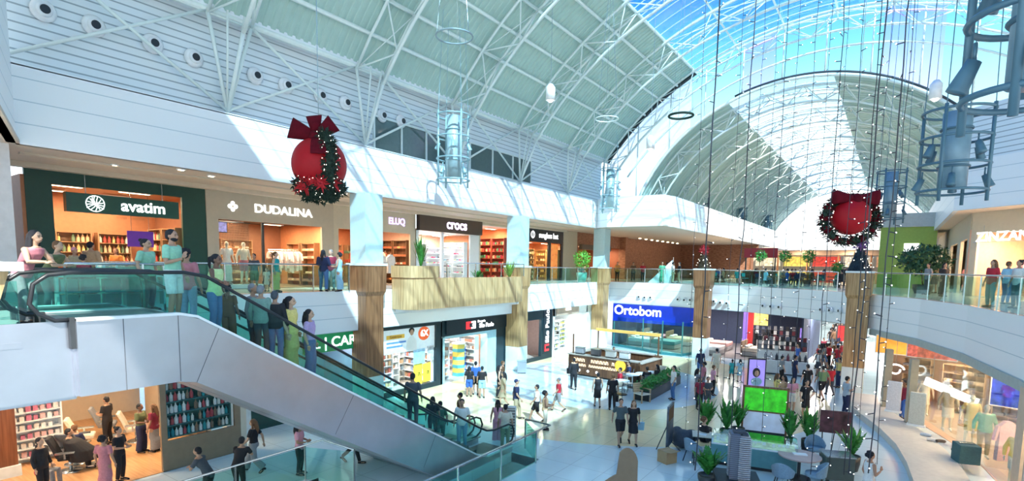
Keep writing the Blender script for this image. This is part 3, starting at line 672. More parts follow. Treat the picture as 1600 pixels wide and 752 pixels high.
# ================= PLANTER BALCONY =================
t=thing('planter_box','long curved oak planter box hanging from the walkway edge in front of the shoe store','planter',(-19.45,18,4.5))
def rnd(x0,x1,y0,y1,r,n=6):
    o=[(x0,y0),]
    for k in range(n+1): a=-PI/2+PI/2*k/n; o.append((x1-r+r*math.cos(a),y0+r+r*math.sin(a)))
    for k in range(n+1): a=PI/2*k/n; o.append((x1-r+r*math.cos(a),y1-r+r*math.sin(a)))
    o.append((x0,y1)); return o
ow_=woodmat('light_oak',(.42,.27,.12),(.66,.46,.24))
xf=Matrix.Translation((19.45,-18,-4.5))
def ring(y0,y1,x1,z0,z1,r):
    m=MB(xf); a=rnd(-19.48,x1,y0,y1,r); b=rnd(-19.46,x1-.08,y0+.08,y1-.08,r-.08); n=len(a)
    for i in range(n-1): m.prism([a[i],a[i+1],b[i+1],b[i]],z0,z1)
    return m
ring(17.9,27.6,-18.2,4.45,5.95,.7).build('lower_box',ow_,t); ring(17.85,20.2,-18.15,5.96,6.52,.7).build('raised_end',ow_,t)
MB(xf).prism(rnd(-19.45,-18.3,18.0,27.5,.6),4.46,4.6).build('floor_board',ow_,t)
MB(xf).prism(rnd(-19.48,-18.35,18.1,27.4,.6),4.3,4.45).build('base_trim',WHITE,t)
railing([(-18.24,20.4),(-18.24,27.3)],5.97,.72,'low glass railing on top of the oak planter',2.4,GLASSC)

# ================= PLANTS =================
def leafplant(name,label,cat,loc,h,r,n=26,pot=None,m=GREENL,group=None,blade=.05,droop=.6,seed=1):
    rnd_=random.Random(seed); th=thing(name,label,cat,loc,rnd_.random()*6,group)
    mb=MB(); z0=(pot[1] if pot else 0)
    for i in range(n):
        a=rnd_.random()*2*PI; ln=h*rnd_.uniform(.6,1.05); out=r*rnd_.uniform(.35,1.05); pts=[]; 
        for k in range(6):
            s=k/5; pts.append(V(math.cos(a)*out*s,math.sin(a)*out*s,z0+ln*(s*(1.25)-.45*droop*s*s*(out/r))))
        side=V(-math.sin(a),math.cos(a),0)
        for k in range(5):
            w0=blade*math.sin(PI*(k/5*.9+.08)); w1=blade*math.sin(PI*((k+1)/5*.9+.08)) if k<4 else .003
            u=V(0,0,.35*w0)
            mb.add([pts[k]-side*w0+u,pts[k]+side*w0+u,pts[k+1]+side*w1,pts[k+1]-side*w1,pts[k]],[(0,4,3),(4,1,2),(4,2,3)])
    mb.build('foliage',m,th)
    if pot:
        MB().lathe(0,0,[(pot[0]*.75,0),(pot[0]*.95,pot[1]*.5),(pot[0],pot[1]),(pot[0]*.9,pot[1]),(pot[0]*.88,pot[1]-.04)],16).build('pot',pot[2],th,True)
    return th
def bush(name,label,cat,loc,r,h,n=500,m=GREENL,trunk=None,pot=None,seed=1,leaf=.07,group=None):
    rnd_=random.Random(seed); th=thing(name,label,cat,loc,0,group); mb=MB(); zc=(trunk or 0)+(pot[1] if pot else 0)+h/2
    for i in range(n):
        d=V(rnd_.gauss(0,1),rnd_.gauss(0,1),rnd_.gauss(0,1)).normalized()*rnd_.uniform(.55,1); c=V(d.x*r,d.y*r,zc+d.z*h/2)*1
        a=V(rnd_.gauss(0,1),rnd_.gauss(0,1),rnd_.gauss(0,1)).normalized(); b=a.cross(d).normalized(); l=leaf*rnd_.uniform(.7,1.4)
        mb.add([c-a*l,c+b*l*.4,c+a*l,c-b*l*.4],[(0,1,2,3)])
    mb.build('foliage',m,th)
    if trunk: 
        mt=MB(); 
        for k in range(3): a=k*2.1; mt.path([(0.03*math.cos(a),.03*math.sin(a),(pot[1]-.05 if pot else 0)),(r*.3*math.cos(a),r*.3*math.sin(a),zc)],[.03,.012],6)
        mt.build('stem',WOODD,th,True)
    if pot: MB().lathe(0,0,[(pot[0]*.75,0),(pot[0]*.95,pot[1]*.5),(pot[0],pot[1]),(pot[0]*.9,pot[1]),(pot[0]*.88,pot[1]-.04)],16).build('pot',pot[2],th,True)
    return th
WPOT=mat('white_pot',(.75,.75,.72),.4); DPOT=mat('dark_pot',(.05,.05,.05),.4)
leafplant('leafy_plant','tall green leafy plant on the raised left end of the oak planter','plant',(-18.85,19.2,4.6),1.4,.42,34,(.3,1.8,DPOT),seed=2)
leafplant('leafy_plant','low fern growing inside the oak planter below the shoe store sign','plant',(-18.85,23.6,4.6),.5,.45,30,(.3,1.2,DPOT),seed=3)
leafplant('leafy_plant','spiky palm at the right end of the oak planter, by the pale column','plant',(-18.85,26.7,4.6),1.1,.5,34,(.3,1.2,DPOT),seed=4,m=mat('yellow_green_leaf',(.22,.38,.06),.5,var=.3))
bush('potted_tree','bright green ficus in a pale pot on the left walkway, beside the last tall column','potted tree',(-20.1,38.3,UP),.75,1.6,500,mat('bright_green_leaf',(.14,.45,.05),.5,var=.3),.2,(.42,.75,mat('mint_pot',(.35,.6,.5),.5)),5,.10)
for i,yy in enumerate((21.1,22.4)):
    t=thing('white_jug','small white jug standing in the oak planter, %s of the two'%('left','right')[i],'jug',(-18.85,yy,5.4),0,'white jugs in the planter'); MB().lathe(0,0,[(.12,0),(.16,.2),(.14,.4),(.05,.55),(.06,.62)],12).build('jug_body',WPOT,t,True); MB().path([(.06,0,.5),(.2,0,.45),(.15,0,.25)],.018,6).build('handle',WPOT,t,True)

# ================= CHRISTMAS ORNAMENTS =================
def clump(mb,c,r,n,rn,leaf=.05):
    for i in range(n):
        d=V(rn.gauss(0,1),rn.gauss(0,1),rn.gauss(0,1)).normalized(); p=V(*c)+d*r*rn.uniform(.5,1); a=(d+V(rn.gauss(0,.5),rn.gauss(0,.5),rn.gauss(0,.5))).normalized(); b=a.orthogonal().normalized(); l=leaf*rn.uniform(.8,1.8)
        mb.add([p-b*l*.22,p+b*l*.22,p+a*l],[(0,1,2)])
def orn1():
    c=at(499,258,'y',11.2); th=thing('christmas_bauble','giant red bauble with a dark red bow and lit garland above the escalator','ornament',c,dr('cam')); rn=random.Random(5); r=.86
    MB().ball((0,0,0),(r,r,r*1.02),36,24).build('ball',mat('red_bauble',(.40,.004,.012),.55,var=.05,spec=.3),th,True)
    MB().tube((0,0,r),(0,0,7.4),.012,5).build('cable',CHROME,th)
    g=MB(); lights=[]
    # garland: down the (viewer's right = local -x) front and around the bottom
    path=[]
    for k in range(15): t=k/14; a=R(70-150*t); path.append((-.62*r*math.cos(a)*.9-.12,(.62)*r*math.cos(a)+.2,r*math.sin(a)*1.05))
    for k in range(20): a=2*PI*k/20; path.append((.72*r*math.cos(a),.72*r*math.sin(a),-.80*r+.05*math.sin(3*a)))
    for k in range(12): a=2*PI*k/12; path.append((.45*r*math.cos(a),.45*r*math.sin(a),-1.08*r))
    for p in path:
        clump(g,p,.25,70,rn,.10); 
        for q in range(3): d=V(rn.gauss(0,1),rn.gauss(0,1)+.5,rn.gauss(0,1)).normalized(); lights.append(V(*p)+d*.29)
    g.build('garland',GARL,th)
    core=MB()
    for p in path: core.ball(p,.15,8,6)
    core.build('garland_core',GARL,th,True)
    proto=MB().ball((0,0,0),.014,6,4).mesh('bulb')
    for l in lights[:95]:
        o=obj('bulb',proto,mat('fairy_light',(1,1,.9),.3,emit=2.5,ec=(1,.95,.8)),th); o.location=l
    for p in [(-.45,.62,.05),(-.55,.45,-.5),(.3,.6,-.8)]:
        o=MB().ball(p,.085,10,8).build('small_bauble',GOLD,th,True)
    for p in [(.62,.1,-.72),(.0,.72,-.62),(.25,.7,-.75),(-.6,.4,-.62),(-.3,.75,-.7)]:
        m_=MB(); clump(m_,p,.14,40,rn,.16); m_.ball(p,.12,8,6); m_.build('red_flower',mat('red_flower',(.55,.02,.03),.7),th)
    # bow: two loops, knot, tails
    def loop(s,ang,L_,wd,name):
        mm=MB(); a=R(ang); d=V(math.cos(a)*s,0,math.sin(a)); up=V(-math.sin(a)*s,0,math.cos(a)); rings=[]
        for k in range(9):
            t=k/8; w_=wd*(.25+.75*t**.7); th_=.16*math.sin(PI*min(1,t*1.0))*.9+.03; c_=V(0,.22,r*.98)+d*L_*t
            rings.append([c_+up*w_*math.cos(2*PI*j/12)+V(0,1,0)*th_*math.sin(2*PI*j/12) for j in range(12)])
        mm.loft(rings); mm.build(name,DRED,th,True)
    loop(1,18,.88,.34,'bow_loop'); loop(-1,38,.72,.30,'bow_loop'); loop(-1,96,.66,.26,'bow_loop')
    MB().ball((0,.3,r*.95),(.2,.2,.22),12,8).build('bow_knot',DRED,th,True)
    tl=MB(); rings=[]
    for k in range(10):
        t=k/9; a=PI/2-t*1.35; cy=r*1.05*math.sin(PI/2-a)+.0; z=r*1.05*math.cos(PI/2-a)
        rings.append([V((-.05-.25*t)+u*(.16+.1*t),r*1.06*math.sin(t*1.35)+v,r*1.06*math.cos(t*1.35)+0) for u,v in((-1,0),(0,.03),(1,0),(0,-.03))])
    tl.loft(rings); tl.build('bow_tail',DRED,th)
orn1()
def orn2():
    c=at(1328,341,'y',22); th=thing('christmas_wreath','red bauble inside a dark lit wreath with a bow, hanging on the right','ornament',c,dr('cam')); rn=random.Random(6); r=.95
    MB().ball((0,0,.05),.62,28,18).build('ball',MATS['red_bauble'],th,True)
    MB().tube((0,0,.9),(0,0,9.3),.012,5).build('cable',CHROME,th)
    g=MB(); d=MB(); L_=[]
    for k in range(36):
        a=2*PI*k/36; p=(r*.92*math.cos(a),0,r*.78*math.sin(a)-.05); (clump(g if k%3 else d,p,.20,55,rn,.10)); (g if k%3 else d).ball(p,.13,7,5)
        for q in range(2): v_=V(rn.gauss(0,1),rn.gauss(0,.4)+.6,rn.gauss(0,1)).normalized(); L_.append(V(*p)+v_*.22)
    g.build('wreath_greenery',GARL,th); d.build('wreath_ribbon',DRED,th)
    for s in(-1,1):
        mm=MB(); rings=[]
        for k in range(8):
            t=k/7; rings.append([(s*(.05+.72*t),.25+.10*math.sin(2*PI*j/12),.62+(.10+.16*t)*math.cos(2*PI*j/12)+.06*t) for j in range(12)])
        mm.loft(rings); mm.build('bow_loop',DRED,th,True)
    MB().ball((0,.3,.6),(.16,.16,.2),10,8).build('bow_knot',DRED,th,True)
    proto=MB().ball((0,0,0),.016,6,4).mesh('bulb')
    for l in L_: o=obj('bulb',proto,MATS['fairy_light'],th); o.location=l
orn2()
def conetree(px,y,base,label,top,m):
    p=at(px,400,'y',y); th=thing('christmas_tree',label,'christmas tree',(p.x,y,6.6)); rn=random.Random(9); g=MB()
    for k in range(260):
        t=rn.random(); a=rn.random()*6.28; rr=base*(1-t)*1.0+.05; q=V(rr*math.cos(a),rr*math.sin(a),.08+t*1.35); l=.16
        d=V(math.cos(a),math.sin(a),-.5); s=V(-math.sin(a),math.cos(a),0); g.add([q-s*.05,q+s*.05,q+d*l],[(0,1,2)])
    g.lathe(0,0,[(base,0),(.05,1.45)],12); g.build('branches',m,th)
    t_=MB(); clump(t_,(0,0,1.35),.3,90,rn,.16); t_.ball((0,0,1.35),.22,10,8); t_.build('topper_bow',top,th)
    proto=MB().ball((0,0,0),.025,6,4).mesh('bulb')
    for k in range(24): t=rn.random(); a=rn.random()*6.28; rr=base*(1-t)+.12; o=obj('bulb',proto,MATS['fairy_light'],th); o.location=(rr*math.cos(a),rr*math.sin(a),.1+t*1.3)
conetree(1100,41.0,.42,'small dark christmas tree with a red bow on the left far wood column',RED,mat('brown_green_tree',(.06,.04,.02),.8,var=.6,scale=20))
conetree(1344,34.2,.55,'small dark blue-green christmas tree on the wood column below the hanging wreath',mat('purple_bow',(.16,.06,.25),.7),mat('blue_green_tree',(.01,.03,.05),.8,var=.6,scale=20))

def roofz(x,y):
    return VC[1]+math.sqrt(VR**2-(x-VC[0])**2)-.25 if y<YE else C2[1]+math.sqrt(max(1,R2**2-(x-C2[0])**2))-.2
# ================= LIGHT RIGS =================
def rig(x,y,zb,w,h,label,cable=6,m=RIG):
    th=thing('lamp_cage',label,'light fixture',(x,y,zb),.4,'hanging lamp cages'); r=w/2
    for k in range(4):
        a=PI/4+k*PI/2; MB().tube((r*math.cos(a),r*math.sin(a),-.28),(r*math.cos(a),r*math.sin(a),h),.042,8).build('pole',m,th,True)
    for k in range(4): MB().torus((0,0,h*k/3.15),r,.034,28).build('ring',m,th,True)
    MB().cyl(0,0,.1,h*.95,r*.42,20).build('core_drum',mat('rig_core',(.20,.33,.42),.4,.2) if m is RIG else mat('rig_core_pale',(.40,.56,.60),.4,.2),th,True)
    MB().torus((0,0,h*.3),r*.44,.03,20).build('core_band',m,th,True); MB().torus((0,0,h*.75),r*.44,.03,20).build('core_band',m,th,True)
    for k in range(8):
        a=k*PI/4+.3; z=h*(.18 if k%2 else .55); p=V(r*.85*math.cos(a),r*.85*math.sin(a),z)
        s=MB(); q=p+V(math.cos(a)*.12,math.sin(a)*.12,-.28); s.path([p,p.lerp(q,.5),q,q.lerp(p,-.06)],[.07,.085,.10,.10],10); s.path([p+V(0,0,.18),p],.02,5)
        s.build('spotlight',m,th,True)
    c=MB()
    for k in range(4): a=PI/4+k*PI/2; c.tube((r*math.cos(a),r*math.sin(a),h),(r*math.cos(a)*.7,r*math.sin(a)*.7,max(h+1,roofz(x,y)-zb)),.012,4)
    c.build('cable',m,th)
    return th
rig(-16.8,19.2,10.45,1.5,3.0,'hanging cage of spotlights over the left side, above the oak planter',4,mat('rig_pale',(.32,.50,.55),.4,.2))
rig(-18.0,38.5,11.0,1.5,3.1,'hanging cage of spotlights beside the last column on the left',3,MATS['rig_pale'])
for i,(px,py,Y,z) in enumerate(((1095,350,57,10.2),(1156,362,70,10.0),(1197,368,84,9.6))):
    p=at(px,py,'y',Y); rig(p.x,Y,p.z,1.5,2.9,'small distant cage of spotlights under the far vault, %s'%('nearest of the three in a row','middle of the three in a row','farthest of the three in a row')[i],6)
p=at(1486,300,'y',17.8); rig(p.x,17.8,p.z,1.45,2.05,'large grey cage of spotlights hanging in front of the upper right wall',8)
p=at(1388,342,'y',36); rig(p.x,36,p.z,1.4,2.6,'cage of spotlights behind the hanging wreath',8)
p=at(1618,150,'y',7.4); rig(p.x,7.4,p.z,1.15,2.4,'nearest and largest cage of spotlights, cut off by the top right corner',6)
# hoops and pendants
def hoop(px,py,Y,r,label,m,th_=.03):
    p=at(px,py,'y',Y); t=thing('hanging_hoop',label,'hoop',p,0,None); MB().torus((0,0,0),r,th_,32).build('hoop',m,t,True); c=MB()
    for k in range(3): a=k*2.1; c.tube((r*math.cos(a),r*math.sin(a),0),(0.0,0.0,roofz(p.x,Y)-p.z),.008,4)
    c.build('cable',CHROME,t)
hoop(710,57,14.5,.62,'thin grey hoop hanging under the corrugated vault at the top',mat('hoop_grey',(.25,.35,.38),.4))
hoop(948,186,25,.55,'faint pale hoop hanging above the last column',STEEL)
hoop(1064,181,26,.55,'dark garland hoop hanging in front of the white gable panels',GARL,.055)
def pendant(px,py,Y,label):
    p=at(px,py,'y',Y); t=thing('pendant_lamp',label,'pendant lamp',p,0,'white cylinder pendants'); MB().lathe(0,0,[(.10,.75),(.2,.62),(.22,.6),(.23,0),(.2,0)],16).build('shade',mat('pendant_white',(.9,.9,.88),.4),t,True); MB().ball((0,0,.03),.13,10,6).build('bulb',LAMPC,t); MB().tube((0,0,.7),(0,0,roofz(p.x,Y)-p.z),.012,5).build('cable',CHROME,t)
pendant(860,157,23.0,'white cylinder pendant lamp hanging centre top'); pendant(1016,233,30,'white cylinder pendant lamp hanging right of the last column'); pendant(1461,155,29,'white cylinder pendant lamp hanging above the large grey cage')
# ================= STRING LIGHTS =================
rn=random.Random(11); bulb=MB().ball((0,0,0),.018,6,4).mesh('bulb'); twig=MB().tube((0,0,0),(.16,0,.01),.012,4).mesh('twig')
SM=mat('string_wire',(.03,.035,.05),.5); FB=mat('string_bulb',(1,1,1),.3,emit=1.6,ec=(1,.98,.9))
ss=[(1083,22,752,.012),(1103,15,745,.03),(1140,22,735,.012),(1157,17,752,.024),(1172,25,700,.010),(1192,28,690,.010),(1207,20,745,.016),(1225,24,705,.012),(1250,21,720,.014),(1272,26,690,.012),(1290,18,752,.018),(1297,25.5,720,.012),(1320,19,740,.014),(1345,19,752,.020),(1352,17,752,.028),(1362,25,720,.014),(1385,14,752,.022),(1394,20,735,.016)]
pl=['leftmost of all','thick dark one crossing the left wood column','third from the left','thick dark one left of the purple advertising screen','thin one over the purple advertising screen','thin one right of the purple advertising screen','seventh from the left','eighth from the left','ninth from the left','tenth from the left','eleventh from the left, left of the hanging wreath','twelfth from the left, left of the hanging wreath','crossing the middle of the hanging wreath','left one of the pair at the right wood column','thick bright one in front of the right wood column','thin one right of the right wood column','second from the right','rightmost of all']
for i,(px,Y,pb,r_) in enumerate(ss):
    p=at(px,420,'y',Y); b=at(px,pb,'y',Y); zb=b.z+.1; zt=VC[1]+math.sqrt((VR-1.2)**2-(p.x-VC[0])**2)
    th=thing('light_string','hanging fairy light string, '+pl[i],'string lights',(p.x,p.y,zb),rn.random()*6,'hanging fairy light strings')
    n=20; m_=MB(); m_.path([(rn.uniform(-.03,.03),rn.uniform(-.03,.03),(zt-zb)*k/n) for k in range(n+1)],max(.008,r_*.62),5); m_.build('wire',SM,th)
    nb=34
    for k in range(nb):
        z=(zt-zb)*(k+.5*rn.random())/nb; a=rn.random()*6.28
        o=obj('twig',twig,SM,th); o.location=(0,0,z); o.rotation_euler=(0,rn.uniform(-.4,.4),a)
        o=obj('bulb',bulb,FB,o); o.location=(.15,0,.02)
# ================= AIR NOZZLES =================
nz=[(67,17),(146,41),(238,69),(302,91),(398,119),(446,134),(500,150),(539,161),(596,181),(626,190)]
ordn=['first from the left end','second from the left end','third from the left end','fourth from the left end','fifth from the left end','sixth from the left end','seventh from the left end','eighth from the left end','ninth from the left end','rightmost visible']
nzp=None
for i,(px,py) in enumerate(nz):
    p=at(px,py,'x',-19.97); lab='round white air nozzle on the slatted left wall, '+ordn[i]
    if nzp is None:
        nzp=thing('air_nozzle',lab,'air nozzle',p,0,'air nozzles on the left wall'); xf=Matrix.Rotation(PI/2,4,'Y')
        MB(xf).lathe(0,0,[(.30,0),(.31,.05),(.25,.10),(.2,.12)],20).build('flange',mat('nozzle_white',(.85,.88,.9),.3),nzp,True); MB(xf).lathe(0,0,[(.21,.05),(.19,.17),(.13,.22),(.12,.2)],18).build('ball_jet',MATS['nozzle_white'],nzp,True)
        MB(xf).cyl(0,0,.15,.225,.12,14).build('opening',BLACK,nzp)
        bpy.context.view_layer.update()
    else: dup(nzp,p,0,lab)
fn=[(929,461),(937,461),(945,461),(999,464),(1008,465),(1017,465),(1060,468),(1070,469),(1079,469),(1117,471),(1127,473),(1137,474),(1194,478),(1206,479),(1219,480),(1285,484),(1299,485),(1314,486)]
for i,(px,py) in enumerate(fn):
    # hit on slab edge curve
    best=None
    for a,b in zip(curve,curve[1:]):
        d=ray(px,py); A=V(a[0],a[1]); 
        den=d.x*(b[1]-a[1])-d.y*(b[0]-a[0])
        if abs(den)<1e-9: continue
        t_=((a[0])*(b[1]-a[1])-(a[1])*(b[0]-a[0]))/den; q=EYE+d*t_
        s_=((q.x-a[0])*(b[0]-a[0])+(q.y-a[1])*(b[1]-a[1]))/((b[0]-a[0])**2+(b[1]-a[1])**2)
        if t_>0 and -.001<=s_<=1.001: best=(q,math.atan2(b[1]-a[1],b[0]-a[0]))
    if best:
        q,an=best; q=q+V(-math.sin(an),math.cos(an),0)*.03; o=dup(nzp,q,an+PI/2,'far slab edge air nozzle, %s of the %s trio from the left'%(('left one','middle one','right one')[i%3],('first','second','third','fourth','fifth','sixth')[i//3]),'air nozzles on the far slab edge',.62)
# ================= SHOPS =================
def LW(X,y,z): return Matrix.Translation((X,y,z))@Matrix.Rotation(PI/2,4,'Z')     # left wall frame: local x = +y, local y = into the shop
def shell(xf,W,h,D,back,fl,ce,x0=0):
    struct('wall_shop',MB(xf).box(x0,W,D,D+.1,0,h).box(x0-.1,x0,.02,D,0,h).box(W,W+.1,.02,D,0,h),back)
    struct('floor_shop',MB(xf).box(x0,W,.02,D,0,.02),fl); struct('ceiling_shop',MB(xf).box(x0,W,.02,D,h-.05,h),ce)
_lamp=None
def lamps(xf,pts,warm,where,energy=60,size=.5,z=None,emitm=None):
    for i,(x,y,z) in enumerate(pts):
        p=xf@V(x,y,z); rz=xf.to_euler().z
        th=thing('ceiling_lamp','flat %s ceiling light panel inside %s'%('warm' if warm else 'white',where),'ceiling light',p,rz,'ceiling lights inside '+where)
        fr_=MB().box(-size,size,-.12,.12,-.02,.0).box(-size-.03,size+.03,-.15,-.12,-.04,0).box(-size-.03,size+.03,.12,.15,-.04,0).build('frame',WHITE,th)
        MB().box(-size,size,-.12,.12,-.035,-.021).build('diffuser',LAMPW if warm else LAMPC,fr_)
        l=bpy.data.lights.new('panel_light','AREA'); l.shape='RECTANGLE'; l.size=size*2; l.size_y=.3; l.energy=energy; l.color=(1,.74,.48) if warm else (1,.93,.85)
        lo=bpy.data.objects.new('panel_light',l); col.objects.link(lo); lo.parent=th; lo.location=(0,0,-.06)
def om(o,m): o.material_slots[0].link='OBJECT'; o.material_slots[0].material=m
GM={}
GM['bottle']=MB().lathe(0,0,[(.035,0),(.04,.02),(.04,.13),(.015,.17),(.015,.21)],8).mesh('bottle')
GM['box']=MB().box(-.06,.06,-.04,.04,0,.16).mesh('product_box')
GM['pack']=MB().prism([(-.07,-.05),(.07,-.05),(.08,0),(.07,.05),(-.07,.05),(-.08,0)],0,.11).mesh('packet')
GM['jar']=MB().lathe(0,0,[(.05,0),(.055,.02),(.055,.10),(.04,.115),(.045,.12),(.045,.14)],8).mesh('jar')
GM['tin']=MB().cyl(0,0,0,.11,.045,8).mesh('tin')
GM['carton']=MB().box(-.05,.05,-.03,.03,0,.13).box(-.03,.03,-.02,.02,.13,.14).mesh('carton')
GM['shoe']=MB().path([(-.13,0,.05),(-.06,0,.055),(.03,0,.045),(.12,0,.03),(.15,0,.028)],[(.045,.05),(.05,.05),(.05,.042),(.045,.028),(.02,.02)],8,ref=(0,1,0)).mesh('shoe')
g_=MB(); g_.loft([[(x,y,z) for x,y in((-a,-.06),(a,-.06),(a,.06),(-a,.06))] for a,z in((.20,-1.0),(.19,-.5),(.20,-.15),(.06,-.02))]); g_.path([(-.2,0,-.14),(-.27,0,-.5)],[.06,.05],6).path([(.2,0,-.14),(.27,0,-.5)],[.06,.05],6).tube((0,0,-.02),(0,0,.06),.008,4)
GM['garment']=g_.mesh('garment')
GM['folded']=MB().loft([[(x*k,y*k,z) for x,y in((-.15,-.12),(.15,-.12),(.15,.12),(-.15,.12))] for k,z in((1,0),(1.03,.05),(.97,.10))]).mesh('folded_clothes')
NAMES=dict(jar='jar',tin='tin',carton='carton',bottle='bottle',box='product_box',pack='packet',shoe='display_shoe',garment='hanging_garment',folded='folded_clothes')
CATS=dict(jar='jar',tin='tin',carton='carton',bottle='bottle',box='box',pack='packet',shoe='shoe',garment='garment',folded='folded clothes')
def goods(kind,p,rz,color,label,group,sc_=1.):
    me=GM[kind]; 
    if not me.materials: me.materials.append(WHITE)
    o=bpy.data.objects.new(NAMES[kind],me); col.objects.link(o); o.location=p; o.rotation_euler=(0,0,rz); o.scale=(sc_,)*3 if not hasattr(sc_,'__len__') else sc_
    om(o,cmat(color,'goods')); tag(o,label,CATS[kind],group)
def shelf(xf,x,y,rz,W,H,D,rows,label,kind,ncol,cols,glabel,ggroup,m=None,base=.25,sc_=1.5,seed=1,back=True):
    """open shelving unit with its goods standing on it"""
    r_=random.Random(seed); X=xf@Matrix.Translation((x,y,0))@Matrix.Rotation(rz,4,'Z'); m=m or mat('shelf_wood',(.35,.2,.1),.5)
    th=thing('shelving_unit',label,'shelving unit',X.translation,X.to_euler().z,None)
    MB().box(-W/2,-W/2+.04,0,D,0,H).build('side_panel',m,th); MB().box(W/2-.04,W/2,0,D,0,H).build('side_panel',m,th)
    if back: MB().box(-W/2+.04,W/2-.04,D-.03,D,0,H).build('back_panel',m,th)
    for k in range(rows+1):
        z=base+(H-base)*k/rows-(.02 if k==rows else 0); s_=MB().box(-W/2+.04,W/2-.04,0,D-.03,z-.03,z).build('shelf',m,th)
        if k<rows:
            for c in range(ncol):
                if r_.random()<.08: continue
                px=-W/2+.04+(W-.08)*(c+.5)/ncol; s=sc_*r_.uniform(.85,1.1)
                goods(kind,X@V(px,D*.35,z+.001),X.to_euler().z+(PI/2 if kind=='shoe' else 0),cols[(r_.randrange(len(cols)))],glabel,ggroup,s)
    return th
def sides(xf,W,ys,w,H,rows,kind,ncol,cols,where,gl,m=None,seed=1,sc_=1.4,D=.4):
    for i,y in enumerate(ys):
        shelf(xf,W-.03-D,y,-PI/2,w,H,D,rows,'side wall shelving in %s, %s'%(where,('nearest the front','second from the front','third from the front','rearmost')[i]),kind,ncol,cols,gl,'goods in '+where,m,seed=seed+i,sc_=sc_,back=True)
def garments(xf,x0,x1,y,z,n,cols,label,glabel,group,seed=1):
    r_=random.Random(seed); X=xf; a=X@V(x0,y,z); b=X@V(x1,y,z); th=thing('clothes_rail',label,'clothes rail',X@V(x0,y,0),X.to_euler().z); L_=x1-x0
    MB().tube((0,0,z+.05),(L_,0,z+.05),.015,6).build('rail',CHROME,th); 
    for q in(0,L_): MB().tube((q,0,0.02),(q,0,z+.05),.018,6).build('upright',CHROME,th)
    for i in range(n): goods('garment',X@V(x0+L_*(i+.5)/n,y,z),X.to_euler().z+PI/2+r_.uniform(-.25,.25),cols[i%len(cols)],glabel,group,(1,1,r_.uniform(.85,1.1)))
def facade(xf,W,h,ox0,ox1,oz1,m,th=.12,oz0=0,name='wall_left'):
    mb=MB(xf); mb.box(0,ox0,0,th,0,h); mb.box(ox1,W,0,th,0,h); mb.box(ox0,ox1,0,th,oz1,h)
    if oz0: mb.box(ox0,ox1,0,th,0,oz0)
    return struct(name,mb,m)
def sign(xf,x0,x1,z0,z1,d,m,txt,size,tm,label,tx=None,bold=.01,logo=None,sx=1,name='shop_sign'):
    c=xf@V((x0+x1)/2,-d,(z0+z1)/2); th=thing(name,label,'sign',c,xf.to_euler().z)
    bd=MB().box(-(x1-x0)/2,(x1-x0)/2,-.03,d-.005,-(z1-z0)/2,(z1-z0)/2).build('board',m,th) if m else th
    if not m: th.location=xf@V((x0+x1)/2,0,(z0+z1)/2)
    if txt: text(txt,size,tm,bd,(tx or 0,-.05 if m else -.012,.2 if txt=='Ortobom' else 0),0,.012,bold=bold,sx=sx)
    return th
U=5.4; HU=4.26; XS=-23.2
wallw=mat('warm_wall',(.45,.19,.09),.6); wallo=mat('orange_wall',(.62,.26,.12),.6); ceilw=mat('warm_ceiling',(.45,.26,.16),.6)
# -- avatim
xf=LW(XS,5.6,U); W=5.65
facade(xf,W,HU,.70,4.75,3.68,DGREEN)
shell(xf,W,3.9,4.5,wallw,TILE,ceilw)
lamps(xf,[(1.4,1.2,3.8),(3.6,1.2,3.8),(1.4,3.2,3.8),(3.6,3.2,3.8)],True,'the dark green fronted store',75)
s=sign(xf,.98,4.5,2.8,3.44,.25,mat('sign_green',(.005,.07,.05),.4),'avatim',.56,LETW,'dark green hanging shop board reading avatim with a round leaf logo',.55)
m_=MB(); m_.path([(-.95+.27*math.cos(2*PI*k/24),-.05,.27*math.sin(2*PI*k/24)) for k in range(24)],.014,5,closed=True)
for k in range(7):
    a=k*PI/7+.2; m_.path([(-.95+.26*math.cos(a)*q+.05*math.sin(q*3+k),-.05,.26*math.sin(a)*q) for q in (-1,-.5,0,.5,1)],.013,5)
m_.build('round_logo',LETW,s)
marks(1.0,.09,12,mat('sign_bronze',(.35,.2,.1),.4),s,(.1,-.0,-.42),.008)
m_=MB()
for q in(-1.2,1.2): m_.tube((q,0,.3),(q,0,.95),.012,5)
m_.build('hanger',CHROME,s)
GCOL=[(.5,.08,.06),(.7,.5,.3),(.75,.7,.6),(.3,.12,.06),(.15,.25,.15),(.8,.6,.25)]
for i,x in enumerate((1.0,2.4,3.8)): shelf(xf,x,4.0,0,1.2,2.3,.4,5,'wooden wall shelving with bottles at the back of the dark green fronted store, %s'%('left','middle','right')[i],'bottle',7,GCOL,'small warm coloured bottle on the shelves of the dark green fronted store','bottles in the dark green fronted store',seed=i,sc_=1.5)
sides(xf,W-.6,(1.0,2.3),1.2,2.5,5,'bottle',7,GCOL,'the dark green fronted store','small bottle on the side wall shelves of the dark green fronted store',None,3)
for i,x in enumerate((1.6,3.2)): 
    t=thing('display_table','round wooden display table of gift sets in the dark green fronted store, %s one'%('left','right')[i],'table',xf@V(x,1.6,0.02),0); MB().cyl(0,0,.85,.9,.5,20).build('table_top',wallw,t); MB().cyl(0,0,0,.85,.06,10).cyl(0,0,0,.03,.3,16).build('pedestal',DARK,t)
    for k in range(8): a=k*.785; goods('bottle',xf@V(x+.32*math.cos(a),1.6+.32*math.sin(a),.925),0,GCOL[k%6],'small bottle on a round table in the dark green fronted store','bottles on the round tables',1.6)
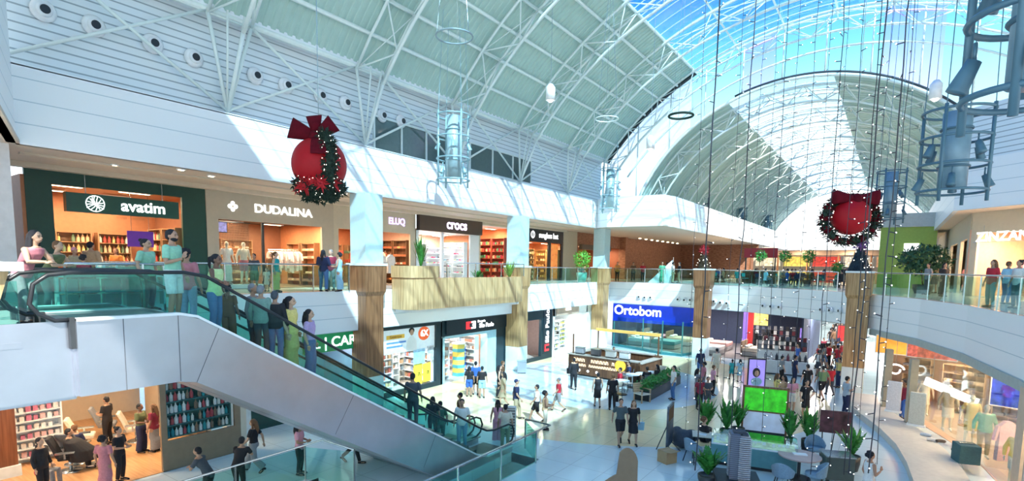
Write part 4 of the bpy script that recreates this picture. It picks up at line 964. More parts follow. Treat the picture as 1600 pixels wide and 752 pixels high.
t=thing('poster','purple hanging poster inside the dark green fronted store','poster',xf@V(3.55,.8,2.0),PI/2); MB().box(-.45,.45,0,.02,-.3,.3).build('panel',mat('purple_poster',(.13,.03,.35),.5,emit=.15),t); MB().tube((-.3,0,.3),(-.3,0,1.8),.008,4).tube((.3,0,.3),(.3,0,1.8),.008,4).build('cord',CHROME,t)
# -- dudalina
xf=LW(XS,11.27,U); W=6.2
facade(xf,W,HU,.48,5.5,2.95,mat('taupe_wall',(.50,.45,.36),.7,var=.03))
shell(xf,W,3.2,4.5,mat('dud_wall',(.30,.13,.07),.6),woodmat('dud_floor',(.32,.2,.15),(.4,.28,.2),.3,(8,.5,1)),mat('dark_ceiling',(.12,.08,.06),.7))
lamps(xf,[(1.2,.9,3.1),(3.2,.9,3.1),(5,.9,3.1),(2.5,2.8,3.1),(4.6,2.8,3.1)],True,'the beige fronted clothing store',70)
s=sign(xf,.9,5.2,3.3,3.75,.12,None,'DUDALINA',.5,LETW,'white metal letters DUDALINA with a clover emblem on the beige wall',.45,bold=.012,sx=1.15)
m_=MB(); 
for a in range(4): m_.ball((-1.95+.13*math.cos(a*PI/2),-.015,.13*math.sin(a*PI/2)),(.09,.02,.09),12,6)
m_.build('clover_emblem',LETW,s)
MB(xf).box(2.35,2.43,-.02,.1,0,2.95).box(.48,5.5,-.02,.03,2.9,2.97).box(5.44,5.5,-.02,.1,0,2.95)
t=thing('window_mullion','dark window frame post right of the dressed mannequins','frame',xf@V(2.45,.02,0),PI/2); MB().box(-.05,.05,0,.1,0,2.93).build('post',DARK,t); MB().box(-2.0,-.06,.02,.04,.2,2.9).build('pane',GLASSC,t); MB().box(-2.0,-.06,0,.6,.02,.2).build('plinth',WHITE,t)
t=thing('bead_curtain','copper bead curtain hanging behind the white dressed mannequins','curtain',xf@V(1.0,.9,2.9),PI/2); bm_=MB(); rr=random.Random(2)
for k in range(34):
    x=k*.038; 
    for q in range(26): bm_.box(x-.008,x+.008,-.006,.006,-.1*q-.08,-.1*q)
o=bm_.build('beads',mat('copper_beads',(.55,.28,.16),.25,.8),t); o['kind']='stuff'; MB().box(-.05,1.35,-.02,.02,0,.04).build('curtain_rail',DARK,t)
t=thing('poster','lilac and white screen at the top left of the beige store window','screen',xf@V(.75,.5,2.62),PI/2); MB().box(-.27,.35,0,.03,-.2,.27).build('frame',DARK,t); MB().box(-.24,.32,-.008,0,-.17,.24).build('picture',mat('lilac_screen',(.35,.3,.6),.4,emit=.5,var=.8,scale=6),t)
MD='white mannequin'
person(xf@V(1.0,.45,.2),PI/2+PI,'headed white mannequin in a long white belted dress in the beige store window','mann',('tee','white'),('long_skirt','white'),None,'cream',1.85,True,cat='mannequin',shoes='white')
person(xf@V(1.75,.45,.2),PI/2+PI,'mannequin in a cream blouse and rust shorts in the beige store window','mann',('long','cream'),('shorts','rose'),None,'cream',1.85,True,cat='mannequin',shoes='tan')
person(xf@V(.6,.75,.2),PI/2+PI,'mannequin in a peach dress at the left edge of the beige store window','mann',('tee','orange'),('dress','orange'),None,'cream',1.8,True,cat='mannequin',shoes='tan')
garments(xf,3.6,5.3,1.6,1.75,12,[(.75,.70,.66),(.75,.6,.55),(.8,.78,.76),(.7,.66,.62)],'clothes rail of pale garments in the beige fronted store','pale garment hanging on the rail in the beige fronted store','pale garments on the rail')
shelf(xf,3.4,4.0,0,1.6,2.3,.4,5,'lit wooden shelves at the back of the beige fronted store','folded',3,[(.7,.5,.35),(.6,.3,.2),(.8,.7,.6)],'folded clothes on the lit back shelves of the beige fronted store','folded clothes, beige store',seed=8,sc_=.9)

sides(xf,W,(1.6,2.9),1.1,2.2,5,'folded',4,[(.7,.5,.35),(.6,.3,.2),(.35,.2,.15)],'the beige fronted store','folded clothes on the side shelves of the beige fronted store',None,5,1.0)
# -- two-bay orange shop behind the column, white letters ELUQ
xf=LW(XS,17.47,U); W=5.72
CREAMT=mat('cream_front',(.60,.54,.42),.7,var=.03)
struct('wall_left',MB(xf).box(0,.28,0,.12,0,HU).box(.28,5.3,0,.12,2.95,HU).box(5.3,W,0,.12,0,HU).box(1.75,2.15,0,.12,0,2.95),CREAMT)
shell(xf,W,3.3,4.5,wallo,TILE,wallo)
lamps(xf,[(1,1,3.2),(3.8,1,3.2),(2.5,2.8,3.2)],True,'the orange clothing store',75)
sign(xf,3.3,5.2,3.35,3.8,.12,None,'ELUQ',.5,mat('lilac_letters',(.55,.4,.95),.4,emit=1.3,ec=(.6,.45,1)),'lilac lit letters ELUQ on the cream wall left of the shoe store',0,bold=.014)
for i,x in enumerate((2.9,3.7,4.4)): goods('garment',xf@V(x,.7,1.75),PI/2,(.8,.8,.78),'white garment displayed at the front of the orange clothing store','white garments in the orange store',(1.2,1.2,1.1))
garments(xf,2.5,5.0,1.8,1.9,16,[(.5,.12,.05),(.7,.3,.1),(.6,.5,.4),(.25,.08,.05)],'clothes rail of rust garments in the orange clothing store','rust or brown garment hanging in the orange clothing store','rust garments')
for i,x in enumerate((1,3,4.6)): shelf(xf,x,4.0,0,1.2,2.3,.4,4,'wall shelves at the back of the orange clothing store, %s'%('left','middle','right')[i],'folded',3,GCOL,'folded clothes at the back of the orange clothing store','folded clothes, orange store',seed=i+20)
sides(xf,W,(.9,2.1,3.3),1.1,2.6,5,'folded',4,[(.5,.12,.05),(.7,.3,.1),(.25,.08,.05),(.7,.6,.5)],'the orange clothing store','folded clothes on the side shelves of the orange clothing store',WOODD,15,1.0)
# -- crocs
xf=LW(XS,23.25,U); W=5.95
struct('wall_left',MB(xf).box(0,.22,0,.12,0,3.2).box(2.2,2.4,0,.12,0,3.2).box(5.0,W,0,.12,0,3.2),WHITE)
shell(xf,W,3.25,3.5,mat('peach_wall',(.8,.55,.42),.6),TILE,WHITE)
lamps(xf,[(1.1,1,3.15),(3.4,1,3.15),(2.2,2.6,3.15),(4.6,2.4,3.15)],False,'the shoe store with the brown sign',60)
sign(xf,0,W,3.2,4.19,.25,striped('dark_slats',(.10,.065,.045),(.035,.02,.015),'X',.12,.03,.5),'crocs',.85,mat('violet_letters',(.8,.65,1),.4,emit=1.6,ec=(.85,.7,1)),'dark brown slatted shop sign with lit violet letters crocs',.35,bold=.02,sx=1.05)
SH=[(.6,.05,.15),(.75,.75,.72),(.1,.1,.12),(.15,.35,.5),(.75,.4,.5),(.3,.45,.2)]
for i,x in enumerate((1.1,2.9,3.9,)): shelf(xf,x,3.0 if i else .9,0,.95 if i else 1.4,2.5,.35,6,'white shelves of clogs in the shoe store, %s'%('left behind the pane','centre','right')[i],'shoe',5,SH if i!=1 else SH[:1]+SH[:2],'clog on the white shelves of the shoe store','clogs on shelves',WHITE,seed=i+30,sc_=.9)
shelf(xf,3.35,1.8,0,1.5,2.3,.35,6,'front shelves of red and dark clogs in the shoe store','shoe',7,SH,'clog on the front shelves of the shoe store','clogs on the front shelves',WHITE,seed=37,sc_=.9)
sides(xf,W-.95,(.7,1.8),1.0,2.7,6,'shoe',4,SH,'the shoe store','clog on the side wall shelves of the shoe store',WHITE,35,.9)
# -- toy/clothes shop
xf=LW(XS,29.25,U); W=3.75
struct('wall_left',MB(xf).box(-.05,.1,0,.12,0,HU).box(W-.25,W,0,.12,0,HU).box(0,W,0,.12,3.95,HU),CREAMT)
shell(xf,W,3.95,3.5,wallo,TILE,WHITE)
lamps(xf,[(1,1,3.85),(2.6,1,3.85),(1.8,2.6,3.85)],True,'the narrow red store beside the shoe store',60)
RC=[(.6,.1,.08),(.75,.3,.1),(.5,.05,.1),(.8,.6,.4),(.1,.3,.15)]
for i,x in enumerate((.8,2.1,2.7)): shelf(xf,x,1.2+.8*i,0,1.1,2.9,.35,5,'tall shelves of red goods in the narrow red store, %s'%('left','middle','right')[i],'pack',5,RC,'small red or orange packet on the shelves of the narrow red store','packets in the narrow red store',seed=i+40,sc_=1.8)
sides(xf,W-.3,(.7,1.9,3.0),1.15,3.2,6,'jar',6,RC,'the narrow red store','red or orange jar on the side shelves of the narrow red store',mat('red_shelf',(.4,.08,.05),.5),45,1.7)
# -- sunglass hut
struct('wall_left',MB(LW(XS,33.0,U)).box(0,1.9,0,.12,0,HU).box(7.75,10.2,0,.12,0,HU),CREAMT)
xf=LW(XS,34.95,U); W=5.75
struct('wall_left',MB(xf).box(0,W,0,.12,3.1,HU-.05).box(0,.25,0,.12,0,3.1).box(3.35,3.75,0,.12,0,3.1).box(W-.3,W,0,.12,0,3.1),mat('black_front',(.006,.012,.02),.4))
shell(xf,W,3.2,3,mat('amber_wall',(.6,.3,.15),.6),TILE,wallo)
lamps(xf,[(1.8,1,3.1),(4.5,1,3.1)],True,'the black fronted sunglasses store',70)
s=sign(xf,.4,5.4,3.3,4.0,.1,None,'sunglass hut',.62,LETW,'white letters sunglass hut with a ring logo on the black front',.45,bold=.008)
m_=MB(); m_.path([(-1.95+.25*math.cos(2*PI*k/20),-.02,.25*math.sin(2*PI*k/20)) for k in range(20)],.03,5,closed=True).tube((-1.95,-.02,-.3),(-1.95,-.02,.3),.02,5); m_.build('ring_logo',LETW,s)
t=thing('poster','tall orange lit poster in the black fronted sunglasses store','poster',xf@V(4.6,.3,1.65),PI/2); MB().box(-.8,.8,0,.05,-1.5,1.4).build('light_box',mat('orange_poster',(.8,.25,.06),.5,emit=.5,var=.6,scale=3),t)
for i,x in enumerate((1.1,2.5)): shelf(xf,x,1.2,0,1.2,2.6,.3,6,'lit shelves of sunglasses boxes, %s'%('left','right')[i],'box',6,[(.75,.55,.2),(.8,.7,.4),(.1,.06,.05)],'small box on the lit sunglasses shelves','boxes on sunglasses shelves',mat('yellow_shelf',(.6,.42,.18),.5),seed=50+i,sc_=1.1)
sides(xf,W,(.8,2.0),1.1,2.6,5,'tin',5,[(.75,.55,.2),(.8,.7,.4),(.1,.06,.05)],'the sunglasses store','small tin on the side shelves of the sunglasses store',MATS['yellow_shelf'],55,1.6)
# -- brick fronts beyond
xf=LW(XS,43.2,U)
struct('wall_left',MB(xf).box(.0,.2,0,.15,0,HU).box(.2,3.2,0,.15,3.1,HU).box(3.2,9.5,0,.15,3.1,HU).box(9.3,9.9,-.6,.15,0,HU),BRICK)
shell(xf,9.5,3.2,4,mat('brick_red_inside',(.36,.12,.06),.6),TILE,wallw)
lamps(xf,[(2,1.2,3.1),(5,1.2,3.1),(8,1.2,3.1)],True,'the brick fronted restaurant',70)
sign(xf,.4,2.9,2.75,3.2,.3,mat('bronze_sign',(.12,.09,.06),.5),None,.3,LETW,'small dark hanging sign board in front of the brick restaurant, left')
sign(xf,4.6,6.4,2.75,3.2,.3,mat('bronze_sign',(.12,.09,.06),.5),None,.3,LETW,'small dark hanging sign board right of the last pale column')
for i,x in enumerate((1.4,4.6,6.6)): shelf(xf,x,1.8+.5*i,0,1.6,2.2,.35,5,'dark wood shelves inside the brick fronted restaurant, %s'%('left','middle','right')[i],'jar',7,GCOL,'jar on the shelves in the brick fronted restaurant','jars in the brick restaurant',WOODD,seed=60+i)
struct('wall_left',MB().box(XS-.2,XS,53.1,72,U,CEILZ).box(XS,-13.7,72,72.2,U,CEILZ),BRICK)
xf=LW(XS,54,U)
t=thing('lamp_row','row of small warm downlights along the top of the far brick wall','ceiling light',(XS+1.5,60,9.6),0)
for k in range(8): MB().cyl(.2*0,-6+k*1.7,-.04,.02,.12,10).build('lamp',LAMPW,t)
t=thing('banner','white triangular banner stand by the far brick wall','banner',(-16.8,44.0,U),.4); MB().add([(0,0,0),(1.9,0,0),(1.9,0,1.9),(0,.05,0),(1.9,.05,0),(1.9,.05,1.9)],[(0,1,2),(3,5,4),(0,3,4,1),(1,4,5,2),(2,5,3,0)]).build('banner_cloth',WHITE,t); MB().tube((1.95,.02,0),(1.95,.02,2.1),.03,6).build('pole',CHROME,t)

# soffit downlights on left walkway
for i,(px,py) in enumerate(((178,258),(330,275),(283,265))):
    p=at(px,py,'z',CEILZ-.01); t=thing('downlight','small recessed downlight in the beige soffit, %s'%('above the dark green store','above the beige store','between the first two stores')[i],'ceiling light',p,0,'soffit downlights'); MB().cyl(0,0,-.02,.01,.14,16).build('ring',WHITE,t); MB().cyl(0,0,-.03,-.02,.09,12).build('lens',LAMPW,t)

# ================= LOWER LEFT SHOPS (x=-20, z 0..3.6) =================
XL=-20.0
LG=mat('white_front',(.72,.78,.78),.4)
# facade header continuous
struct('wall_left',MB().box(XL-.15,XL,10.8,11.1,0,SL).box(XL-.15,XL,13.2,14.0,0,SL).box(XL-.15,XL,11.1,13.2,2.7,SL).box(XL-.15,XL,16.6,17.6,0,SL).box(XL-.15,XL,21.9,22.0,0,SL).box(XL-.15,XL,28.5,29.9,0,SL).box(XL-.15,XL,39.3,42,0,SL),LG)
struct('window_15',MB().box(XL-.08,XL-.04,11.1,13.2,0,2.7),mat('dark_green_window',(.012,.06,.05),.12))
t=thing('store_poster','dark store window picture with pale blurred shapes left of the green sign','poster',(XL-.03,12.4,1.3),PI/2); MB().box(-.6,.7,-.01,.01,-.6,.7).build('picture',mat('window_picture',(.12,.16,.16),.3,var=1.2,scale=4),t)
# green CARE front
xf=LW(XL,14.0,0)
struct('wall_left',MB(xf).box(0,2.6,.0,.15,2.75,SL),LG)
sign(xf,-.6,2.6,2.75,3.55,.12,mat('care_green',(.01,.28,.10),.4,emit=.12),'L | CARE',.62,LETW,'bright green shop sign reading L | CARE beside the brown column',.1,bold=.006,sx=1.1)
shell(xf,2.6,3.4,3,mat('lilac_wall',(.45,.40,.62),.5),TILE,WHITE); lamps(xf,[(1.3,.8,3.3)],False,'the green signed store',60)
t=thing('glass_door','frameless glass front of the green signed store','door',xf@V(0,.05,0),PI/2); MB().box(.02,1.28,0,.02,.02,2.7).build('pane',GLASS,t); MB().box(1.3,2.56,0,.02,.02,2.7).build('pane',GLASS,t); MB().tube((1.2,-.05,.8),(1.2,-.05,1.7),.02,6).build('handle',CHROME,t)
# pharmacy window
xf=LW(XL,17.6,0)
struct('wall_left',MB(xf).box(0,.18,0,.2,0,3.5).box(3.95,4.35,0,.2,0,3.5).box(.18,3.95,0,.2,3.35,3.5).box(.18,3.95,0,.2,0,.25),NAVY)
shell(xf,4.3,3.4,3.5,mat('pharm_wall',(.62,.45,.35),.6),TILE,WHITE); lamps(xf,[(1.2,.9,3.3),(3.1,.9,3.3),(2.2,2.5,3.3)],False,'the pharmacy window',42)
t=thing('window_poster','pharmacy window poster with a red 6X disc, a smiling clerk and blue bars','poster',xf@V(2.06,.12,2.75),PI/2)
MB().box(-1.86,1.86,0,.02,-.62,.6).build('sheet',mat('poster_pale_blue',(.62,.74,.80),.5,emit=.25),t)
pm=MB(); pm.loft([[(1.05+.42*math.cos(2*PI*j/24),y,.22+.36*math.sin(2*PI*j/24)) for j in range(24)] for y in(-.02,0)]); pm.build('red_disc',mat('poster_red',(.75,.12,.03),.5,emit=.3),t)
text('6X',.46,LETW,t,(1.05,-.035,.22),0,.005,bold=.012)
MB().box(-1.55,-.35,-.01,0,.12,.32).build('gold_bar',mat('poster_gold',(.65,.42,.06),.5,emit=.2),t); text('Genéricos',.19,mat('poster_brown',(.2,.08,.02),.5),t,(-.95,-.02,.22),0,.004)
for z,wd in((-.12,1.3),(-.32,1.05)): MB().box(-1.55,-1.55+wd,-.01,0,z,z+.09).build('text_bar',mat('poster_blue',(.1,.25,.6),.5,emit=.2),t)
fg=MB(); fg.ball((.15,-.02,.36),(.14,.02,.17),14,8); fg.build('clerk_face',cmat(SK['t'],'skin'),t); MB().ball((.15,-.012,.44),(.2,.02,.16),14,8).build('clerk_hair',BLACK,t); MB().loft([[(.15+a*q,y,z) for q,y in((-1,-.02),(1,-.02),(1,-.005),(-1,-.005))] for a,z in((.36,-.6),(.34,-.1),(.1,.16))]).build('clerk_coat',WHITE,t)
for i,(x,c) in enumerate(((2.85,(.3,.5,.7)),(3.35,(.8,.7,.1)),(2.55,(.75,.68,.1)))):
    pass
t=thing('window_poster','pale blue square window poster hanging right of centre in the pharmacy window','poster',xf@V(2.75,.1,1.75),PI/2); MB().box(-.42,.42,0,.02,-.42,.42).build('sheet',mat('poster_blue2',(.3,.55,.75),.5,emit=.2,var=.3,scale=5),t)
t=thing('window_poster','yellow window poster low in the pharmacy window','poster',xf@V(3.0,.1,.85),PI/2); MB().box(-.65,-.03,0,.02,-.55,.55).box(.03,.62,0,.02,-.5,.5).build('sheet',mat('poster_yellow',(.8,.7,.05),.5,emit=.25),t); marks(.35,.2,2,BLACK,t,(-.34,-.01,0),.02); marks(.35,.2,2,BLACK,t,(.33,-.01,0),.02)
t=thing('window_poster','grey poster in the pharmacy window beside the blue one','poster',xf@V(3.6,.1,1.85),PI/2); MB().box(-.25,.25,0,.02,-.4,.4).build('sheet',mat('poster_grey',(.55,.6,.65),.5,var=.4,scale=5),t)
PH=[(.7,.2,.15),(.8,.75,.7),(.5,.25,.15),(.75,.5,.3),(.3,.4,.55),(.8,.8,.78)]
for i,(x,y) in enumerate(((.9,.9),(2.0,1.6),(3.2,2.4))): shelf(xf,x,y,0,1.5,2.1,.4,5,'white pharmacy shelves seen through the poster window, %s'%('left','middle','right')[i],'carton',7,PH,'small carton on the pharmacy window shelves','cartons in the pharmacy window',WHITE,seed=70+i,sc_=1.5)
sides(xf,W-.2,(.9,2.2),1.3,2.2,5,'carton',7,PH,'the pharmacy window','small carton on the side shelves in the pharmacy window',WHITE,75,1.6) if False else None
sides(xf,4.25,(.9,2.2),1.3,2.2,5,'carton',7,PH,'the pharmacy window','small carton on the side shelves in the pharmacy window',WHITE,75,1.6)
# Drogaria Sao Paulo entrance
xf=LW(XL,21.95,0); W=6.5
struct('wall_left',MB(xf).box(0,.1,0,.15,0,2.6).box(0,W,0,.2,2.65,3.6).box(5.0,W,0,.2,0,2.65),NAVY)
struct('wall_left',MB(xf).box(.1,.25,-.02,.15,0,2.6).box(4.1,5.0,-.02,.5,0,2.65).box(.25,4.1,-.02,.15,2.5,2.65),mat('pale_cyan_front',(.45,.72,.78),.35))
s=sign(xf,.3,6.2,2.75,3.5,.08,mat('ink_board',(.006,.02,.03),.4),None,.4,LETW,'dark pharmacy sign with red and white mark reading Drogaria São Paulo')
MB().box(-1.3,-1.02,-.06,-.03,-.22,.22).box(-1.02,-.85,-.06,-.03,-.22,-.12).box(-1.02,-.85,-.06,-.03,.12,.22).build('red_mark',mat('mark_red',(.75,.03,.04),.4,emit=.8),s)
MB().box(-.62,-.44,-.06,-.03,-.22,.22).box(-.8,-.62,-.06,-.03,.12,.22).box(-.8,-.62,-.06,-.03,-.22,-.12).box(-.72,-.62,-.06,-.03,-.05,.05).build('white_mark',LETW,s)
text('Drogaria',.2,LETW,s,(.12,-.05,.17),0,.01,bold=.004); text('São Paulo',.36,LETW,s,(.62,-.05,-.10),0,.01,bold=.008)
shell(xf,W,3.5,6,mat('pharm_wall2',(.66,.42,.32),.6),TILE,WHITE); lamps(xf,[(1,1,3.4),(3.2,1,3.4),(1,3.5,3.4),(3.2,3.5,3.4),(5,3,3.4)],False,'the pharmacy entrance',36)
for i,(x,y) in enumerate(((.9,2.0),(1.0,4.6),(2.6,4.0),(4.0,4.8),(.75,.6))): shelf(xf,x,y,0,1.2,2.2,.4,5 if i<4 else 4,'pharmacy shelves inside the entrance, %s'%('front left','rear left','centre','rear right','low unit at the left jamb')[i],'pack',6,PH if i%2 else PH[:4],'small packet on the shelves inside the pharmacy entrance','packets in the pharmacy',WHITE,seed=80+i,sc_=1.4)
t=thing('display_column','yellow and teal promotional display column at the pharmacy entrance','display stand',xf@V(2.5,.9,0.02),0); MB().cyl(0,0,0,1.9,.38,6).build('sleeve',striped('promo',(.75,.62,.12),(.1,.45,.5),'Z',.48,.2),t); MB().cyl(0,0,1.9,1.98,.42,6).build('top',WHITE,t)
t=thing('display_column','blue promotional display stand deeper in the pharmacy entrance','display stand',xf@V(3.6,1.6,0.02),0); MB().cyl(0,0,0,1.6,.32,8).build('sleeve',striped('promo2',(.05,.15,.6),(.3,.5,.8),'Z',.3,.1),t); MB().cyl(0,0,1.6,1.66,.36,8).build('top',WHITE,t)
sides(xf,4.0,(1.2,2.6,4.0),1.3,2.3,5,'pack',6,PH,'the pharmacy entrance','small packet on the side shelves of the pharmacy entrance',WHITE,85,1.5)
# next: pharmacy side window with vertical lettering, cosmetics shop
xf=LW(XL,29.9,0); W=3.9
struct('wall_left',MB(xf).box(2.4,3.9,0,.2,0,SL).box(0,2.4,0,.2,2.9,SL).box(0,.12,0,.2,0,2.9).box(0,2.4,0,.2,0,.25),NAVY)
shell(xf,W,3.4,3,mat('dim_wall',(.4,.3,.28),.6),TILE,WHITE); lamps(xf,[(1.2,1,3.3)],False,'the small pharmacy side window',70)
s=thing('shop_sign','vertical dark panel with red mark and turned letters São Paulo','sign',xf@V(3.15,-.02,1.9),PI/2); MB().box(-.5,.5,0,.02,-1.5,1.6).build('board',MATS['ink_board'],s)
tt=text('São Paulo',.62,LETW,s,(.0,-.03,.45),0,.01,bold=.01); tt.rotation_euler=(PI/2,-PI/2,0)
MB().box(-.3,-.2,-.04,-.0,-1.35,-.85).box(-.2,.25,-.04,-.0,-1.35,-1.2).box(-.2,.25,-.04,0,-.98,-.85).build('red_mark',MATS['mark_red'],s)
shelf(xf,1.2,1.0,0,1.9,2.2,.4,5,'shelves behind the small pharmacy side window','tin',7,[(.5,.1,.08),(.8,.8,.8),(.15,.15,.15)],'tin behind the small pharmacy side window','tins in side window',WHITE,seed=91,sc_=1.6)
xf=LW(XL,34.0,0); W=5.3
struct('wall_left',MB(xf).box(0,.15,0,.15,0,SL).box(W-.15,W,0,.15,0,SL).box(0,W,0,.15,2.95,SL),WHITE)
sign(xf,.2,3.6,3.0,3.85,.1,mat('beige_board',(.55,.42,.33),.5),None,.45,LETW,'beige shop board with small white letters left of the mattress store',.1,bold=.006); marks(1.5,.2,7,LETW,bpy.data.objects[[o.name for o in col.objects if o.name.startswith('board')][-1]],(.1,-.06,0),.025)
shell(xf,W,3.0,3.5,WHITE,TILE,WHITE); lamps(xf,[(1.3,1,2.9),(3.8,1,2.9)],False,'the white shelved store beside the mattress store',30)
for i,x in enumerate((.9,2.5,4.2)): shelf(xf,x,.9+.4*i,0,1.4,2.3,.35,6,'white shelves in the store beside the mattress store, %s'%('left','middle','right')[i],'box' if i<2 else 'tin',7,[(.1,.1,.1),(.6,.6,.6),(.8,.8,.8),(.6,.6,.1)] if i<2 else [(.6,.65,.1),(.7,.75,.2),(.8,.8,.7)],'small product on the white shelves beside the mattress store','products beside the mattress store',WHITE,seed=95+i,sc_=1.2)
t=thing('litter_bin','small grey steel litter bin standing beside the second wood column','litter bin',at(815,583,'z',0),YAW); MB().box(-.28,.28,-.2,.2,.05,.72).build('bin_body',BRUSH,t,bevel=.02); MB().box(-.3,.3,-.22,.22,.72,.78).build('lid',CHROME,t); MB().box(-.25,.25,-.17,.17,0,.05).build('foot',BLACK,t)
# ---- bottom-left shops ----
xb=-18.25
struct('wall_left',MB().box(xb-.1,xb,7.25,7.42,0,SL).box(xb-.1,xb,9.55,9.75,0,SL).box(xb-.08,xb,7.42,9.55,0,.95).box(xb-.1,xb,7.42,9.55,3.1,SL),mat('bronze_frame',(.28,.20,.13),.45))
struct('window_13',MB().box(xb-.05,xb-.03,7.42,9.55,.95,3.1),GLASSC)
struct('wall_shop',MB().box(-26,xb-2.4,9.75,9.9,0,SL).box(-27,-26.9,0,9.9,0,SL).box(xb-.1,xb,9.75,9.95,0,SL),CREAM)
struct('wall_left',MB().box(-19.9,-19.6,9.95,10.8,0,SL),LG)
struct('floor_shop',MB().box(-27,xb,-2,9.75,0,.015),WFLOOR); struct('ceiling_shop',MB().box(-27,xb-.1,-2,9.75,3.4,3.45),WHITE)
I4=Matrix.Identity(4)
lamps(I4,[(-20,2.5,3.38),(-20,5.5,3.38),(-22.5,4,3.38),(-23,7,3.38),(-20.5,8.5,3.38)],True,'the wood floored barber shop at the bottom left',65)
struct('wall_shop',MB().box(-26.5,-23.1,5.4,5.5,0,SL),CREAM) 
wd_=at(20,700,'x',-21.8)
t=thing('wood_panel_wall','brown wooden panel wall with two white switch plates, bottom left corner','panel',(-21.4,4.55,.35),0)
MB().box(-.05,0,-2.6,.0,0,2.6).build('panel',woodmat('walnut_panel',(.14,.045,.02),(.24,.09,.04),.4),t); MB().box(0,.02,-.75,-.55,.75,.92).build('switch_plate',WHITE,t); MB().box(0,.02,-.85,-.45,.15,.32).build('socket_plate',WHITE,t)
struct('wall_left',MB().box(-21.45,-21.3,1.9,4.6,0,.35),LG)
COS=[(.75,.72,.7),(.55,.1,.12),(.8,.8,.82),(.3,.2,.15),(.05,.35,.4)]
X=LW(xb-.12,8.48,0)
for zz,kk in ((0,0),): shelf(LW(xb-.15,8.48,.95),0,0,0,2.05,1.95,.35,5,'shelves of white and teal bottles behind the bronze framed window at the bottom left','bottle',16,COS,'small bottle on the shelves behind the bronze framed window','bottles in the bronze framed window',mat('shelf_teal',(.08,.2,.2),.5),base=.05,seed=101,sc_=1.35)
shelf(LW(-22.2,4.95,0),.3,0,0,1.3,2.6,.4,8,'tall shelf of pink and white products left in the barber shop','carton',7,[(.75,.5,.5),(.8,.75,.7),(.6,.2,.3),(.85,.85,.85)],'small carton on the tall shelf in the barber shop','cartons in the barber shop',WHITE,seed=103,sc_=1.2)
shelf(I4@Matrix.Translation((-21.6,9.3,0)),0,0,0,2.2,2.3,.35,6,'shelf of red and white products at the back of the barber shop','tin',12,[(.6,.1,.1),(.8,.75,.7),(.3,.1,.1)],'small tin at the back of the barber shop','tins at the back of barber shop',mat('shelf_wood',(.35,.2,.1)),seed=104,sc_=1.4)
def salonchair(p,rz,label,col_):
    t=thing('salon_chair',label,'chair',p,rz); m=cmat(col_); MB().box(-.28,.28,-.28,.26,.42,.56).build('seat',m,t,bevel=.04); 
    MB().loft([[(x,y+q,z) for x,y in((-.27,0),(.27,0),(.27,.1),(-.27,.1))] for q,z in((-.30,.5),(-.42,.85),(-.55,1.15))]).build('backrest',m,t,bevel=.03)
    for s in(-1,1): MB().box(s*.34-.04,s*.34+.04,-.3,.2,.66,.72).box(s*.34-.02,s*.34+.02,-.1,-.05,.5,.68).build('armrest',CHROME,t)
    MB().cyl(0,0,.03,.42,.05,12).cyl(0,0,0,.04,.3,20).build('pedestal',CHROME,t,True); MB().box(-.2,.2,.45,.6,.12,.16).build('footrest',CHROME,t); return t
def bottomleft():
    c=at(122,700,'z',.0); c=V(-20.6,5.6,0)
    salonchair(c,dr(-60),'reclined barber chair under the black cape','black')
    o=person(V(c.x,c.y,.05),dr(-60),'person in a black barber cape leaning back in the barber chair','sit',('jacket','black'),('trousers','black'),('short','black'),'m',1.72)
    cp=MB(); cp.loft([[(a*math.cos(2*PI*j/20),y+b*math.sin(2*PI*j/20),z) for j in range(20)] for a,b,y,z in((.42,.40,.34,.30),(.40,.36,.26,.62),(.34,.22,.08,.92),(.22,.15,.0,1.0))]); me=remeshed(cp,.02,'cape',3); obj('cape',me,cmat(CL['black']),o,True)
    for i,(x,y) in enumerate(((-22.6,6.6),(-23.6,7.6),(-22.2,8.0))): salonchair((x,y,0),dr(-60),'empty pale barber chair further back in the barber shop, %s'%('nearest','farthest','rightmost')[i],'cream' if i!=1 else 'grey')
bottomleft()
# ================= MATTRESS STORE =================
OBL=mat('cobalt_sign',(.004,.03,.42),.35,emit=.22,var=.35,scale=.5)
a_=V(-19.0,42.2,0); b_=V(-10.9,41.9,0); ang=math.atan2(b_.y-a_.y,b_.x-a_.x); OX=Matrix.Translation(a_)@Matrix.Rotation(ang,4,'Z'); OW=(b_-a_).length
s=sign(OX,0,OW-.2,2.15,3.58,.15,OBL,'Ortobom',1.05,LETW,'long cobalt blue mattress store sign with white letters Ortobom',-1.78,bold=.02)
struct('wall_shop',MB(OX).box(0,14,9,9.1,0,SL).box(-.1,0,0,9,0,SL).box(14,14.1,1,9,0,SL),mat('navy_wall',(.05,.07,.14),.6)); struct('floor_shop',MB(OX).box(0,14,.1,9,0,.02),mat('dark_floor',(.22,.2,.2),.3))
lamps(OX,[(2,2,3.4),(5,2,3.4),(3,5.5,3.4),(7,5,3.4),(11,3,3.4)],False,'the mattress store',80)
t=thing('shopfront','green tinted glass shop front bowing out under the blue mattress sign','glass front',a_,0)
pts=[(-18.9,42.1),(-16.0,41.2),(-14.1,40.3),(-12.6,40.4),(-12.2,41.9)]
xf=Matrix.Translation(-a_)
for p,q in zip(pts,pts[1:]): MB(xf).wallpath([p,q],.2,2.5,.02).build('pane',GLASS,t)
MB(xf).wallpath(pts,0,.2,.12).build('plinth',mat('teal_plinth',(.03,.20,.22),.4),t); m_=MB(xf)
for p in pts: m_.box(p[0]-.04,p[0]+.04,p[1]-.04,p[1]+.04,0,2.6)
m_.build('post',mat('teal_frame',(.05,.22,.22),.4),t)
